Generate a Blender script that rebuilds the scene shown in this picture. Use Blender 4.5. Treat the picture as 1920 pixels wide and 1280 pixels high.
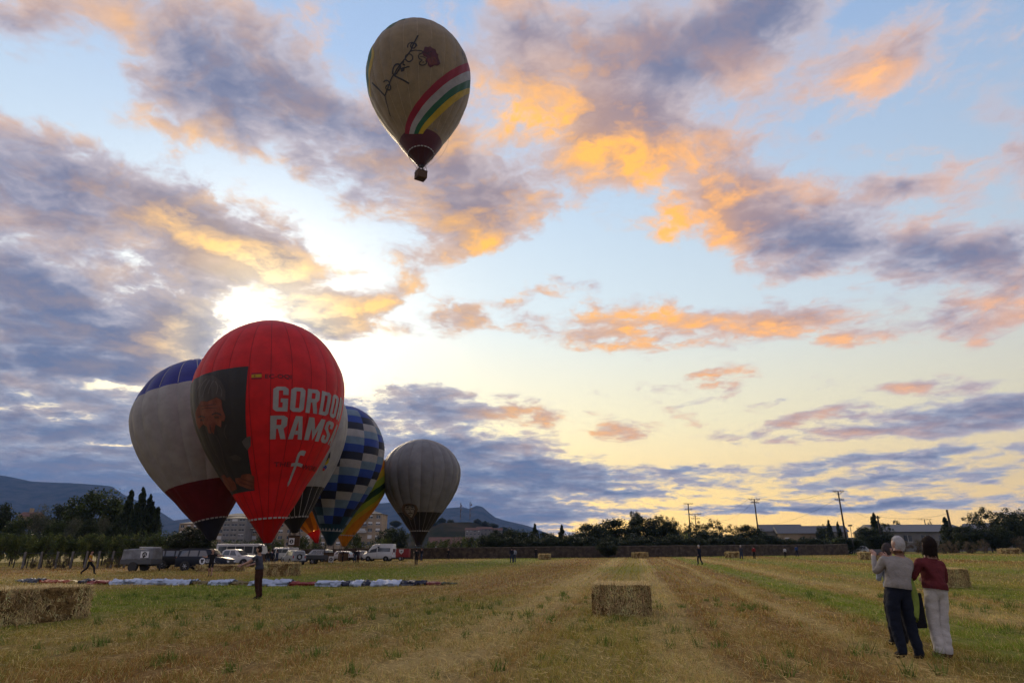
import bpy, bmesh, math, random
import numpy as np
from mathutils import Vector, Matrix, noise as mnoise

# ------------------------------------------------------------------ scene, camera
for o in list(bpy.data.objects):
    bpy.data.objects.remove(o, do_unlink=True)
SC = bpy.context.scene
COL = SC.collection
IW, IH, FPX = 1920.0, 1280.0, 1200.0
HORIZON = 1036.0
CAMH = 1.5
PITCH = math.atan((HORIZON - IH / 2) / FPX)
cam_data = bpy.data.cameras.new('camera')
cam_data.sensor_width = 36.0
cam_data.lens = 36.0 * FPX / IW
cam_data.clip_start = 0.1
cam_data.clip_end = 30000.0
cam = bpy.data.objects.new('camera', cam_data)
cam.location = (0, 0, CAMH)
cam.rotation_euler = (math.pi / 2 + PITCH, 0, 0)
COL.objects.link(cam)
SC.camera = cam
CP, SP = math.cos(PITCH), math.sin(PITCH)

def ray(px, py):
    """unit-depth direction (world) through a photo pixel; y component is horizontal depth"""
    u = (px - IW / 2) / FPX
    v = (IH / 2 - py) / FPX
    d = Vector((u, CP - v * SP, SP + v * CP))
    return d

def at(px, py, depth):
    """point on that sight line whose horizontal distance along Y is depth"""
    d = ray(px, py)
    return Vector((0, 0, CAMH)) + d * (depth / d.y)

def proj(p):
    x, y, z = p[0], p[1], p[2] - CAMH
    w = y * CP + z * SP
    v = -y * SP + z * CP
    return (IW / 2 + FPX * x / w, IH / 2 - FPX * v / w)

def azel(px, py):
    d = ray(px, py).normalized()
    return math.atan2(d.x, d.y), math.asin(d.z)

# ------------------------------------------------------------------ node helper
class S:
    """a socket with arithmetic"""
    def __init__(s, nt, sock):
        s.nt, s.k = nt, sock
    def _m(s, op, a, b=None, c=None, clamp=False):
        n = s.nt.nodes.new('ShaderNodeMath')
        n.operation = op
        n.use_clamp = clamp
        for i, v in enumerate((a, b, c)):
            if v is None:
                continue
            if isinstance(v, S):
                s.nt.links.new(v.k, n.inputs[i])
            else:
                n.inputs[i].default_value = v
        return S(s.nt, n.outputs[0])
    def __add__(s, o): return s._m('ADD', s, o)
    def __radd__(s, o): return s._m('ADD', o, s)
    def __sub__(s, o): return s._m('SUBTRACT', s, o)
    def __rsub__(s, o): return s._m('SUBTRACT', o, s)
    def __mul__(s, o): return s._m('MULTIPLY', s, o)
    def __rmul__(s, o): return s._m('MULTIPLY', o, s)
    def __truediv__(s, o): return s._m('DIVIDE', s, o)
    def __pow__(s, o): return s._m('POWER', s, o)
    def mx(s, o): return s._m('MAXIMUM', s, o)
    def mn(s, o): return s._m('MINIMUM', s, o)
    def fma(s, a, b): return s._m('MULTIPLY_ADD', s, a, b)
    def exp(s): return s._m('EXPONENT', s)
    def absv(s): return s._m('ABSOLUTE', s)
    def clamp(s): return s._m('ADD', s, 0.0, clamp=True)
    def ss(s, lo, hi):
        n = s.nt.nodes.new('ShaderNodeMapRange')
        n.interpolation_type = 'SMOOTHSTEP'
        s.nt.links.new(s.k, n.inputs[0])
        n.inputs[1].default_value = lo
        n.inputs[2].default_value = hi
        return S(s.nt, n.outputs[0])
    def lin(s, lo, hi, a=0.0, b=1.0):
        n = s.nt.nodes.new('ShaderNodeMapRange')
        s.nt.links.new(s.k, n.inputs[0])
        for i, v in enumerate((lo, hi, a, b)):
            n.inputs[i + 1].default_value = v
        return S(s.nt, n.outputs[0])

def n_noise(nt, vec, scale, detail=4.0, rough=0.5, dist=0.0, color=False, dim='3D'):
    n = nt.nodes.new('ShaderNodeTexNoise')
    n.noise_dimensions = dim
    n.inputs['Scale'].default_value = scale
    n.inputs['Detail'].default_value = detail
    n.inputs['Roughness'].default_value = rough
    n.inputs['Distortion'].default_value = dist
    if vec is not None:
        nt.links.new(vec.k if isinstance(vec, S) else vec, n.inputs['Vector'])
    return S(nt, n.outputs['Color' if color else 0])

def n_comb(nt, x, y, z=0.0):
    n = nt.nodes.new('ShaderNodeCombineXYZ')
    for i, v in enumerate((x, y, z)):
        if isinstance(v, S):
            nt.links.new(v.k, n.inputs[i])
        else:
            n.inputs[i].default_value = v
    return S(nt, n.outputs[0])

def n_sep(nt, v):
    n = nt.nodes.new('ShaderNodeSeparateXYZ')
    nt.links.new(v.k, n.inputs[0])
    return [S(nt, n.outputs[i]) for i in range(3)]

def n_vm(nt, op, a, b=None, scale=None):
    n = nt.nodes.new('ShaderNodeVectorMath')
    n.operation = op
    for i, v in enumerate((a, b)):
        if v is None:
            continue
        if isinstance(v, S):
            nt.links.new(v.k, n.inputs[i])
        else:
            n.inputs[i].default_value = v
    if scale is not None:
        if isinstance(scale, S):
            nt.links.new(scale.k, n.inputs['Scale'])
        else:
            n.inputs['Scale'].default_value = scale
    return S(nt, n.outputs['Value' if op in ('DOT_PRODUCT', 'LENGTH', 'DISTANCE') else 0])

def n_mix(nt, f, a, b, blend='MIX'):
    n = nt.nodes.new('ShaderNodeMix')
    n.data_type = 'RGBA'
    n.blend_type = blend
    n.clamp_factor = True
    for i, v in ((0, f), (6, a), (7, b)):
        if isinstance(v, S):
            nt.links.new(v.k, n.inputs[i])
        elif i == 0:
            n.inputs[0].default_value = v
        else:
            n.inputs[i].default_value = (*v, 1.0)
    return S(nt, n.outputs[2])

def n_ramp(nt, f, stops, interp='LINEAR'):
    n = nt.nodes.new('ShaderNodeValToRGB')
    nt.links.new(f.k, n.inputs[0])
    cr = n.color_ramp
    cr.interpolation = interp
    while len(cr.elements) < len(stops):
        cr.elements.new(0.5)
    for e, (p, c) in zip(cr.elements, stops):
        e.position = p
        e.color = (*c, 1.0)
    return S(nt, n.outputs[0])

def lin(r, g, b):
    """sRGB 0-255 -> linear"""
    f = lambda c: c / 255 / 12.92 if c <= 10 else ((c / 255 + 0.055) / 1.055) ** 2.4
    return (f(r), f(g), f(b))
# ------------------------------------------------------------------ sky, sun, exposure
SUN_PX = (492, 640)
SUN_AZ, SUN_EL = azel(*SUN_PX)
SUN_DIR = Vector((math.sin(SUN_AZ) * math.cos(SUN_EL), math.cos(SUN_AZ) * math.cos(SUN_EL), math.sin(SUN_EL)))

# cloud masses: photo position, radii, tilt (deg, + = falls to the right), weight
CLOUDS = [
    (330, 90, 280, 170, 20, .75), (600, 220, 360, 150, 25, .85), (860, 340, 200, 110, 15, .8), (120, 330, 320, 120, 18, .95),
    (90, 560, 330, 170, 8, 1.15), (330, 600, 120, 90, 0, .55), (60, 40, 140, 80, 0, .5),
    (160, 690, 360, 70, 4, .9), (120, 790, 340, 60, 3, 1.0), (80, 890, 420, 80, 0, 1.3), (300, 960, 330, 60, 0, 1.3), (600, 900, 300, 110, 0, .9), (640, 990, 500, 40, 0, 1.0),
    (420, 440, 190, 75, 28, 1.05), (520, 500, 210, 62, 22, 1.0), (680, 572, 110, 36, -18, .95), (600, 600, 120, 40, 10, .7), (350, 640, 110, 60, -20, .8),
    (1210, 110, 340, 190, -6, .95), (1420, 20, 190, 110, -20, .7), (1180, 270, 250, 120, 6, .9), (980, 60, 150, 110, 0, .6),
    (1218, 425, 62, 50, 0, .62), (1360, 390, 120, 75, 10, .68), (1500, 370, 230, 90, 8, .75), (1680, 330, 120, 50, 12, .7),
    (1600, 450, 260, 65, 12, .7), (1810, 480, 220, 70, 10, .72), (1890, 580, 160, 60, -8, .8), (1530, 500, 220, 35, 4, .45),
    (1480, 600, 240, 48, 3, .85), (1170, 622, 190, 42, -4, .8), (900, 590, 150, 48, -12, .72), (860, 440, 190, 60, -14, .55),
    (1740, 578, 70, 26, -8, .5), (1340, 712, 130, 24, -7, .68), (1735, 718, 140, 26, -5, .66), (1500, 775, 120, 15, -4, .6),
    (1600, 806, 260, 22, -4, .66), (1860, 770, 240, 52, -10, .9), (1080, 545, 130, 30, 0, .4),
    (780, 762, 210, 50, 3, .85), (960, 772, 70, 16, 4, .6), (1035, 792, 60, 14, 8, .55), (1180, 812, 170, 24, -6, .45),
    (860, 835, 200, 38, 2, .85), (1000, 885, 230, 42, 4, 1.0), (880, 940, 300, 60, 0, .9), (1000, 975, 230, 26, 0, .9),
    (1300, 882, 150, 15, -4, .66), (1180, 920, 90, 10, 0, .6), (1690, 862, 420, 20, -6, .72), (1640, 905, 420, 22, -4, .66), (1700, 945, 460, 20, -2, .66),
    (1500, 955, 260, 14, -1, .7), (1270, 905, 60, 10, 0, .35), (1890, 190, 140, 140, 30, .5), (1640, 100, 150, 70, -22, .55), (1560, 230, 120, 40, -15, .4),
]
CLEAR = [
    (215, 722, 170, 20, 3, .7), (70, 782, 150, 15, 2, .7), (330, 690, 70, 34, -20, .5), (200, 842, 150, 12, 0, .5), (40, 690, 90, 14, 0, .4),
    (560, 340, 120, 55, 25, .5), (90, 170, 170, 80, 15, .45), (1010, 480, 160, 80, 0, .55), (1180, 500, 230, 55, 0, .5),
    (1760, 230, 150, 60, 0, .25), (700, 660, 130, 50, 0, .5), (900, 690, 220, 40, 0, .5), (1200, 690, 300, 30, 0, .4),
    (1250, 850, 240, 26, 0, .3), (490, 585, 75, 55, 0, .5), (1300, 985, 500, 20, 0, .7), (1650, 660, 260, 40, 0, .45),
]
# sun-caught patches
WARM = [
    (1150, 275, 240, 105, 12, 1.0), (1050, 120, 160, 80, 10, .42), (1218, 425, 70, 60, 0, 1.0), (1345, 400, 90, 70, 20, .8), (1460, 350, 140, 60, 0, .3),
    (1480, 612, 240, 40, 3, .95), (1170, 622, 200, 50, -4, .95), (900, 590, 160, 50, -12, .8), (860, 440, 220, 70, -14, .75),
    (1890, 580, 170, 65, -8, 1.0), (470, 490, 150, 70, 22, 1.0), (600, 560, 160, 70, 20, .8), (690, 570, 100, 40, -18, .9),
    (480, 290, 190, 60, 24, .45), (330, 400, 220, 60, 20, .35), (820, 310, 110, 70, 0, .5), (950, 230, 120, 80, 0, .5), (230, 70, 80, 60, 40, .3),
    (1340, 715, 140, 28, -7, .75), (1720, 722, 130, 28, -5, .6), (1500, 778, 130, 16, -4, .7), (1600, 812, 280, 18, -4, .45),
    (960, 772, 90, 22, 4, .9), (1040, 794, 80, 20, 8, .9), (1180, 812, 190, 30, -6, .8), (340, 640, 90, 90, -30, .7), (1780, 690, 300, 14, 0, .2), (1620, 105, 110, 60, -22, .6),
]

def blob_sum(nt, vec, blobs, sign=1.0, start=None):
    acc = start
    for (px, py, a, b, rot, w) in blobs:
        u0, v0 = azel(px, py)
        ux, vx = azel(px + 8, py)
        uy, vy = azel(px, py + 8)
        su = math.hypot(ux - u0, vx - v0) / 8
        sv = math.hypot(uy - u0, vy - v0) / 8
        tilt = math.atan2(vx - v0, ux - u0)
        m = nt.nodes.new('ShaderNodeMapping')
        m.vector_type = 'TEXTURE'
        m.inputs['Location'].default_value = (u0, v0, 0)
        m.inputs['Rotation'].default_value = (0, 0, tilt - math.radians(rot))
        m.inputs['Scale'].default_value = (a * su * 1.62, b * sv * 1.62, 1)
        nt.links.new(vec.k, m.inputs['Vector'])
        g = nt.nodes.new('ShaderNodeTexGradient')
        g.gradient_type = 'QUADRATIC_SPHERE'
        nt.links.new(m.outputs[0], g.inputs[0])
        f = S(nt, g.outputs['Fac'])
        acc = f * (w * sign) if acc is None else f.fma(w * sign, acc)
    return acc

world = bpy.data.worlds.new('World')
SC.world = world
world.use_nodes = True
wt = world.node_tree
wt.nodes.clear()
tc = wt.nodes.new('ShaderNodeTexCoord')
wdir = n_vm(wt, 'NORMALIZE', S(wt, tc.outputs['Generated']))
wx, wy, wz = n_sep(wt, wdir)
az = wx._m('ARCTAN2', wx, wy)
el = wx._m('ARCSINE', wz)
# the cloud deck seen in perspective
inv = wx._m('DIVIDE', 1.0, wz.mx(0.0) + 0.16)
deck = n_comb(wt, wx * inv, wy * inv, 0.0)
warp = n_vm(wt, 'SUBTRACT', n_noise(wt, deck, 2.1, 5.0, 0.62, color=True), (0.5, 0.5, 0.5))
wu, wv, ww = n_sep(wt, warp)
squash = (el.mx(0.0) * 1.7 + 0.10).mn(1.0)
uvw = n_comb(wt, az + wu * (squash * 0.22), el + wv * (squash * 0.19), 0.0)
deckw = n_vm(wt, 'ADD', deck, n_vm(wt, 'SCALE', warp, scale=0.22))
f1 = n_noise(wt, deckw, 5.0, 9.0, 0.64)
sun_xy = Vector((SUN_DIR.x, SUN_DIR.y, 0)).normalized() * 0.09
f1s = n_noise(wt, n_vm(wt, 'ADD', deckw, tuple(sun_xy)), 5.0, 5.0, 0.60)
f2 = n_noise(wt, deckw, 15.0, 6.0, 0.66)
blobs = blob_sum(wt, uvw, CLEAR, -1.0, blob_sum(wt, uvw, CLOUDS))
warm = blob_sum(wt, uvw, WARM).clamp()
# beyond the picture the deck simply goes on
beyond = (az.absv() - 0.72).mx(el - 0.80).lin(0.0, 0.4, 0.0, 0.32)
D0 = blobs.mn(1.0) * 0.92 + (f1 - 0.5) * 1.75 + (f2 - 0.5) * 0.42 + beyond + 0.04
alpha = D0.ss(0.10, 0.48)
thick = D0.ss(0.22, 0.95)
lit = ((f1 - f1s) * (squash * 3.6 + 0.2) + 0.14).clamp()

# clear sky behind the clouds
sky = wt.nodes.new('ShaderNodeTexSky')
sky.sky_type = 'NISHITA'
sky.sun_disc = False
sky.sun_elevation = SUN_EL
sky.sun_rotation = SUN_AZ
sky.altitude = 400
sky.air_density = 1.0
sky.dust_density = 1.5
sky.ozone_density = 1.2
nish = n_vm(wt, 'SCALE', S(wt, sky.outputs[0]), scale=0.085)
cs = n_vm(wt, 'DOT_PRODUCT', wdir, tuple(SUN_DIR))
ang = wx._m('ARCCOSINE', cs.mn(0.99999))
sun_side = cs.lin(-0.3, 0.9)
elr = (el / (math.pi / 2)).clamp()
grad = n_ramp(wt, elr, [(0.0, (1.75, .94, .07)), (0.05, (1.55, 1.0, .18)), (0.12, (1.15, .98, .52)), (0.22, lin(228, 240, 240)), (0.32, lin(204, 224, 240)), (0.46, lin(168, 196, 232)), (1.0, lin(98, 138, 200))])
back = n_ramp(wt, elr, [(0.0, lin(120, 122, 145)), (0.15, lin(118, 132, 165)), (0.5, lin(104, 134, 182)), (1.0, lin(98, 138, 200))])
clear = n_mix(wt, sun_side, back, grad)
clear = n_mix(wt, 0.22, clear, nish)
glow = (ang * -13.0).exp()
clear = n_mix(wt, 1.0, clear, n_mix(wt, glow, (0, 0, 0), (1.5, 1.2, 0.66)), 'ADD')

near = ang.lin(0.05, 1.0, 1.0, 0.0)
shade_hi = n_mix(wt, thick, lin(190, 182, 190), lin(112, 120, 148))
shade_lo = n_mix(wt, thick, lin(172, 176, 188), lin(96, 112, 142))
lowleft = el.lin(0.10, 0.42, 1.0, 0.0)
shade = n_mix(wt, lowleft, shade_hi, shade_lo)
litcol = n_ramp(wt, near, [(0.0, (1.0, .50, .21)), (0.35, (1.08, .50, .11)), (0.7, (1.1, .56, .11)), (0.9, (1.18, .74, .28)), (1.0, (1.3, 1.15, .8))])
hot = (lit * (0.45 - thick * 0.25) + warm * (lit * 1.2 + 0.55)).clamp()
ccol = n_mix(wt, hot, shade, litcol)
final = n_mix(wt, alpha, clear, ccol)
below = el.lin(-0.02, 0.0)
final = n_mix(wt, below, lin(95, 90, 80), final)
bg = wt.nodes.new('ShaderNodeBackground')
bg.inputs['Strength'].default_value = 1.0
wt.links.new(final.k, bg.inputs['Color'])
wo = wt.nodes.new('ShaderNodeOutputWorld')
wt.links.new(bg.outputs[0], wo.inputs[0])
world.cycles.sampling_method = 'MANUAL'
world.cycles.sample_map_resolution = 512

sun_data = bpy.data.lights.new('sun', 'SUN')
sun_data.energy = 2.4
sun_data.angle = math.radians(20)
sun_data.color = (1.0, 0.80, 0.55)
sun = bpy.data.objects.new('sun', sun_data)
sun.rotation_euler = (-SUN_DIR).to_track_quat('-Z', 'Y').to_euler()
COL.objects.link(sun)

SC.view_settings.view_transform = 'Standard'
SC.view_settings.look = 'None'
SC.view_settings.exposure = 0.3
SC.view_settings.gamma = 1.0
SC.view_settings.use_curve_mapping = False

SC.cycles.max_bounces = 5
SC.cycles.diffuse_bounces = 2
SC.cycles.glossy_bounces = 2
SC.cycles.transmission_bounces = 4
SC.cycles.transparent_max_bounces = 4
SC.cycles.use_adaptive_sampling = True
SC.cycles.adaptive_threshold = 0.02
SC.cycles.use_denoising = True
# ------------------------------------------------------------------ helpers: meshes, things, materials
RNG = np.random.default_rng(7)
random.seed(11)

def sstep(a, b, x):
    t = np.clip((np.asarray(x, float) - a) / (b - a), 0, 1)
    return t * t * (3 - 2 * t)

def gz(x, y):
    """height of the field; it climbs gently to the back and the right"""
    yy = np.minimum(y, 170.0)
    k = sstep(8, 45, yy)
    xx = np.clip(x, -90, 120)
    return k * (0.006 * (yy - 15) + 0.009 * xx)

def gpt(px, depth, dz=0.0):
    """ground point at that depth which shows at photo column px"""
    py = 1050.0
    for _ in range(8):
        d = ray(px, py)
        x = d.x / d.y * depth
        p = Vector((x, depth, float(gz(x, depth)) + dz))
        py = proj(p)[1]
    return p

def pxm(p):
    """photo pixels per metre at point p"""
    w = p[1] * CP + (p[2] - CAMH) * SP
    return FPX / w

def mesh_obj(name, verts, faces, mat=None, parent=None, smooth=False, loc=None):
    me = bpy.data.meshes.new(name)
    me.from_pydata([tuple(v) for v in verts], [], faces)
    me.update()
    return link_mesh(name, me, mat, parent, smooth, loc)

def link_mesh(name, me, mat=None, parent=None, smooth=False, loc=None):
    if mat is not None:
        for m in (mat if isinstance(mat, (list, tuple)) else [mat]):
            me.materials.append(m)
    if smooth:
        me.polygons.foreach_set('use_smooth', [True] * len(me.polygons))
    o = bpy.data.objects.new(name, me)
    COL.objects.link(o)
    if parent is not None:
        o.parent = parent
    if loc is not None:
        o.location = loc
    return o

def fast_mesh(name, V, F):
    """numpy verts (n,3) and equal-sized faces (m,k) -> mesh"""
    V = np.asarray(V, np.float32)
    F = np.asarray(F, np.int32)
    me = bpy.data.meshes.new(name)
    me.vertices.add(len(V))
    me.vertices.foreach_set('co', V.ravel())
    k = F.shape[1]
    me.loops.add(F.size)
    me.loops.foreach_set('vertex_index', F.ravel())
    me.polygons.add(len(F))
    me.polygons.foreach_set('loop_start', np.arange(0, F.size, k, dtype=np.int32))
    me.update(calc_edges=True)
    return me

def bm_obj(name, bm, mat=None, parent=None, smooth=False, loc=None, bevel=0.0):
    if bevel > 0:
        bmesh.ops.bevel(bm, geom=bm.edges[:], offset=bevel, segments=2, affect='EDGES', profile=0.7, clamp_overlap=True)
    me = bpy.data.meshes.new(name)
    bm.to_mesh(me)
    bm.free()
    return link_mesh(name, me, mat, parent, smooth, loc)

def bx(bm, x0, x1, y0, y1, z0, z1, mi=0):
    vs = [bm.verts.new(p) for p in ((x0, y0, z0), (x1, y0, z0), (x1, y1, z0), (x0, y1, z0), (x0, y0, z1), (x1, y0, z1), (x1, y1, z1), (x0, y1, z1))]
    for f in ((0, 3, 2, 1), (4, 5, 6, 7), (0, 1, 5, 4), (1, 2, 6, 5), (2, 3, 7, 6), (3, 0, 4, 7)):
        fc = bm.faces.new([vs[i] for i in f])
        fc.material_index = mi
    return vs

def box(name, x0, x1, y0, y1, z0, z1, mat, parent=None, bevel=0.0, smooth=False):
    bm = bmesh.new()
    bx(bm, x0, x1, y0, y1, z0, z1)
    return bm_obj(name, bm, mat, parent, smooth, bevel=bevel)

def tube(bm, pts, radii, n=6, cap=True):
    """tapered tube along a polyline"""
    pts = [Vector(p) for p in pts]
    if not isinstance(radii, (list, tuple)):
        radii = [radii] * len(pts)
    rings = []
    for i, p in enumerate(pts):
        t = (pts[min(i + 1, len(pts) - 1)] - pts[max(i - 1, 0)]).normalized()
        a = Vector((0, 0, 1)) if abs(t.z) < 0.9 else Vector((1, 0, 0))
        e1 = t.cross(a).normalized()
        e2 = t.cross(e1)
        rings.append([bm.verts.new(p + (e1 * math.cos(2 * math.pi * k / n) + e2 * math.sin(2 * math.pi * k / n)) * radii[i]) for k in range(n)])
    for a, b in zip(rings, rings[1:]):
        for k in range(n):
            bm.faces.new((a[k], a[(k + 1) % n], b[(k + 1) % n], b[k]))
    if cap:
        bm.faces.new(rings[0][::-1])
        bm.faces.new(rings[-1])

def tube_obj(name, pts, radii, mat, parent=None, n=6, smooth=True):
    bm = bmesh.new()
    tube(bm, pts, radii, n)
    return bm_obj(name, bm, mat, parent, smooth)

def cyl(bm, c, axis, r, h, n=20, r2=None):
    """solid cylinder centred at c along axis"""
    ax = Vector(axis).normalized()
    tube(bm, [Vector(c) - ax * h / 2, Vector(c) + ax * h / 2], [r, r if r2 is None else r2], n)

def tag(o, label=None, cat=None, group=None, kind=None):
    for k, v in (('label', label), ('category', cat), ('group', group), ('kind', kind)):
        if v is not None:
            o[k] = v
    return o

def thing(name, label, cat, loc=(0, 0, 0), rz=0.0, group=None):
    o = bpy.data.objects.new(name, None)
    o.empty_display_size = 0.2
    o.location = loc
    o.rotation_euler = (0, 0, rz)
    COL.objects.link(o)
    return tag(o, label, cat, group)

def copy_tree(o, parent=None):
    c = o.copy()
    COL.objects.link(c)
    c.parent = parent
    for ch in list(o.children):
        copy_tree(ch, c)
    return c

MATS = {}
def mat(name, col, rough=0.8, var=0.0, vscale=4.0, bump=0.0, bscale=30.0, metal=0.0, spec=0.5, trans=0.0, alpha=None, col2=None, coords='Object', detail=5.0):
    """a procedural principled material: base colour, noise variation towards col2, bump, optional thin translucency"""
    if name in MATS:
        return MATS[name]
    m = bpy.data.materials.new(name)
    m.use_nodes = True
    nt = m.node_tree
    p = nt.nodes['Principled BSDF']
    p.inputs['Roughness'].default_value = rough
    p.inputs['Metallic'].default_value = metal
    p.inputs['Specular IOR Level'].default_value = spec
    p.inputs['Base Color'].default_value = (*col, 1)
    csock = None
    if var > 0 or col2 is not None:
        t = nt.nodes.new('ShaderNodeTexCoord')
        nz = n_noise(nt, S(nt, t.outputs[coords]), vscale, detail, 0.6)
        c2 = col2 if col2 is not None else tuple(c * (1 - var) for c in col)
        c1 = col if col2 is not None else tuple(min(1.0, c * (1 + var * 0.6)) for c in col)
        cc = n_mix(nt, nz.ss(0.3, 0.7), c1, c2)
        nt.links.new(cc.k, p.inputs['Base Color'])
        csock = cc
    if bump > 0:
        t = nt.nodes.new('ShaderNodeTexCoord')
        nz = n_noise(nt, S(nt, t.outputs[coords]), bscale, 4.0, 0.6)
        b = nt.nodes.new('ShaderNodeBump')
        b.inputs['Strength'].default_value = bump
        b.inputs['Distance'].default_value = 0.05
        nt.links.new(nz.k, b.inputs['Height'])
        nt.links.new(b.outputs[0], p.inputs['Normal'])
    if trans > 0:
        out = nt.nodes['Material Output']
        tr = nt.nodes.new('ShaderNodeBsdfTranslucent')
        tr.inputs[0].default_value = (*col, 1)
        if csock is not None:
            nt.links.new(csock.k, tr.inputs[0])
        mx = nt.nodes.new('ShaderNodeMixShader')
        mx.inputs[0].default_value = trans
        nt.links.new(p.outputs[0], mx.inputs[1])
        nt.links.new(tr.outputs[0], mx.inputs[2])
        nt.links.new(mx.outputs[0], out.inputs[0])
    MATS[name] = m
    return m

def attr_mat(name, attr='tint', rough=0.9, trans=0.0, spec=0.2, mult=1.0):
    """colour read from a per-point attribute (each blade or leaf has a colour of its own)"""
    if name in MATS:
        return MATS[name]
    m = bpy.data.materials.new(name)
    m.use_nodes = True
    nt = m.node_tree
    p = nt.nodes['Principled BSDF']
    p.inputs['Roughness'].default_value = rough
    p.inputs['Specular IOR Level'].default_value = spec
    a = nt.nodes.new('ShaderNodeAttribute')
    a.attribute_name = attr
    nt.links.new(a.outputs['Color'], p.inputs['Base Color'])
    if trans > 0:
        tr = nt.nodes.new('ShaderNodeBsdfTranslucent')
        nt.links.new(a.outputs['Color'], tr.inputs[0])
        mx = nt.nodes.new('ShaderNodeMixShader')
        mx.inputs[0].default_value = trans
        nt.links.new(p.outputs[0], mx.inputs[1])
        nt.links.new(tr.outputs[0], mx.inputs[2])
        nt.links.new(mx.outputs[0], nt.nodes['Material Output'].inputs[0])
    MATS[name] = m
    return m

def set_tint(me, cols, attr='tint'):
    a = me.attributes.new(attr, 'FLOAT_COLOR', 'POINT')
    c = np.ones((len(cols), 4), np.float32)
    c[:, :3] = cols
    a.data.foreach_set('color', c.ravel())

def vnoise(x, y, seed=0.0, octaves=4):
    """cheap numpy value noise, -1..1"""
    x = np.asarray(x, float)
    y = np.asarray(y, float)
    tot = np.zeros(np.broadcast(x, y).shape)
    amp, f, s = 1.0, 1.0, 0.0
    for o in range(octaves):
        xi, yi = np.floor(x * f), np.floor(y * f)
        fx, fy = x * f - xi, y * f - yi
        fx, fy = fx * fx * (3 - 2 * fx), fy * fy * (3 - 2 * fy)
        h = lambda a, b: np.modf(np.abs(np.sin(a * 127.1 + b * 311.7 + seed * 74.7 + o * 19.3) * 43758.5453))[0]
        tot += amp * ((h(xi, yi) * (1 - fx) + h(xi + 1, yi) * fx) * (1 - fy) + (h(xi, yi + 1) * (1 - fx) + h(xi + 1, yi + 1) * fx) * fy)
        s += amp
        amp *= 0.5
        f *= 2.0
    return tot / s * 2 - 1
# ------------------------------------------------------------------ the field
ROW_AZ = azel(1195, 1036)[0]
RC, RS = math.cos(ROW_AZ), math.sin(ROW_AZ)
# colour across the rows (metres from the vanishing line): straw, stubble, regrowth
STRAW = (0.50, 0.375, 0.14)
STUB = (0.31, 0.195, 0.050)
RUST = (0.225, 0.115, 0.026)
GREEN = (0.175, 0.225, 0.022)
OLIVE = (0.29, 0.235, 0.042)
STRIPS = [(-90, OLIVE), (-70, STUB), (-52, RUST), (-44, STUB), (-36, OLIVE), (-29, STUB), (-24, OLIVE), (-20, GREEN), (-15, GREEN), (-11.5, OLIVE), (-9.5, STUB), (-6.5, RUST), (-4.2, STUB),
          (-3.2, STRAW), (-2.4, STRAW), (-1.8, STUB), (-1.3, OLIVE), (-0.9, OLIVE), (0.05, OLIVE), (0.5, STRAW), (0.95, STRAW), (1.4, RUST), (2.5, STUB), (3.0, RUST), (3.5, STUB), (3.8, STRAW), (4.2, STUB), (4.9, RUST),
          (5.6, GREEN), (6.8, GREEN), (7.5, STUB), (8.2, STRAW), (9.5, OLIVE), (10.5, STUB), (12.5, GREEN), (16, OLIVE), (19, RUST), (22, GREEN), (27, OLIVE), (33, RUST), (37, GREEN), (46, GREEN), (54, STUB), (66, GREEN), (80, OLIVE), (110, STUB)]
S0, S1 = STRIPS[0][0], STRIPS[-1][0]

def strip_col(s):
    xs = [a for a, _ in STRIPS]
    return np.stack([np.interp(s, xs, [c[i] for _, c in STRIPS]) for i in range(3)], -1)

def field_cols(x, y):
    s = x * RC - y * RS
    along = x * RS + y * RC
    warp = vnoise(s * 0.35, along * 0.10, 3.0) * (0.35 + 0.035 * np.abs(s)) + vnoise(s * 1.6, along * 0.5, 5.0) * 0.35
    c = strip_col(s + warp)
    # regrowth comes and goes along the rows
    g = sstep(0.12, 0.55, vnoise(s * 0.22, along * 0.055, 9.0))[..., None]
    c = c * (1 - g * 0.55) + np.array(GREEN) * g * 0.55
    st = sstep(0.15, 0.6, vnoise(s * 1.1, along * 0.09, 13.0))[..., None]
    c = c * (1 - st * 0.3) + np.array(STRAW) * st * 0.3
    return c

def axis_pts(parts):
    out = []
    for a, b, n in parts:
        out += list(np.linspace(a, b, n, endpoint=False))
    return np.array(out + [parts[-1][1]])

gx = axis_pts([(-9000, -400, 10), (-400, -90, 14), (-90, -20, 70), (-20, 25, 180), (25, 130, 100), (130, 400, 14), (400, 9000, 10)])
gy = axis_pts([(-300, -5, 8), (-5, 4, 12), (4, 30, 170), (30, 120, 180), (120, 220, 20), (220, 9000, 14)])
GX, GY = np.meshgrid(gx, gy)
GZ = gz(GX, GY)
bumpz = 0.025 * vnoise(GX * 1.3, GY * 1.3, 2.0) + 0.018 * np.sin((GX * RC - GY * RS) * 2 * math.pi / 0.9) * (GY < 60)
GZ = GZ + np.where((GY > 3) & (GY < 130) & (np.abs(GX) < 120), bumpz, 0.0)
nx, ny = len(gx), len(gy)
idx = np.arange(nx * ny).reshape(ny, nx)
F = np.stack([idx[:-1, :-1], idx[:-1, 1:], idx[1:, 1:], idx[1:, :-1]], -1).reshape(-1, 4)
gm = fast_mesh('ground', np.stack([GX, GY, GZ], -1).reshape(-1, 3), F)
set_tint(gm, field_cols(GX, GY).reshape(-1, 3) * 0.72)
gmat = attr_mat('field_soil', rough=0.95, spec=0.1)
nt = gmat.node_tree
tcg = nt.nodes.new('ShaderNodeTexCoord')
pz = nt.nodes['Principled BSDF']
base = S(nt, pz.inputs['Base Color'].links[0].from_socket)
rowmap = nt.nodes.new('ShaderNodeMapping')
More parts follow.
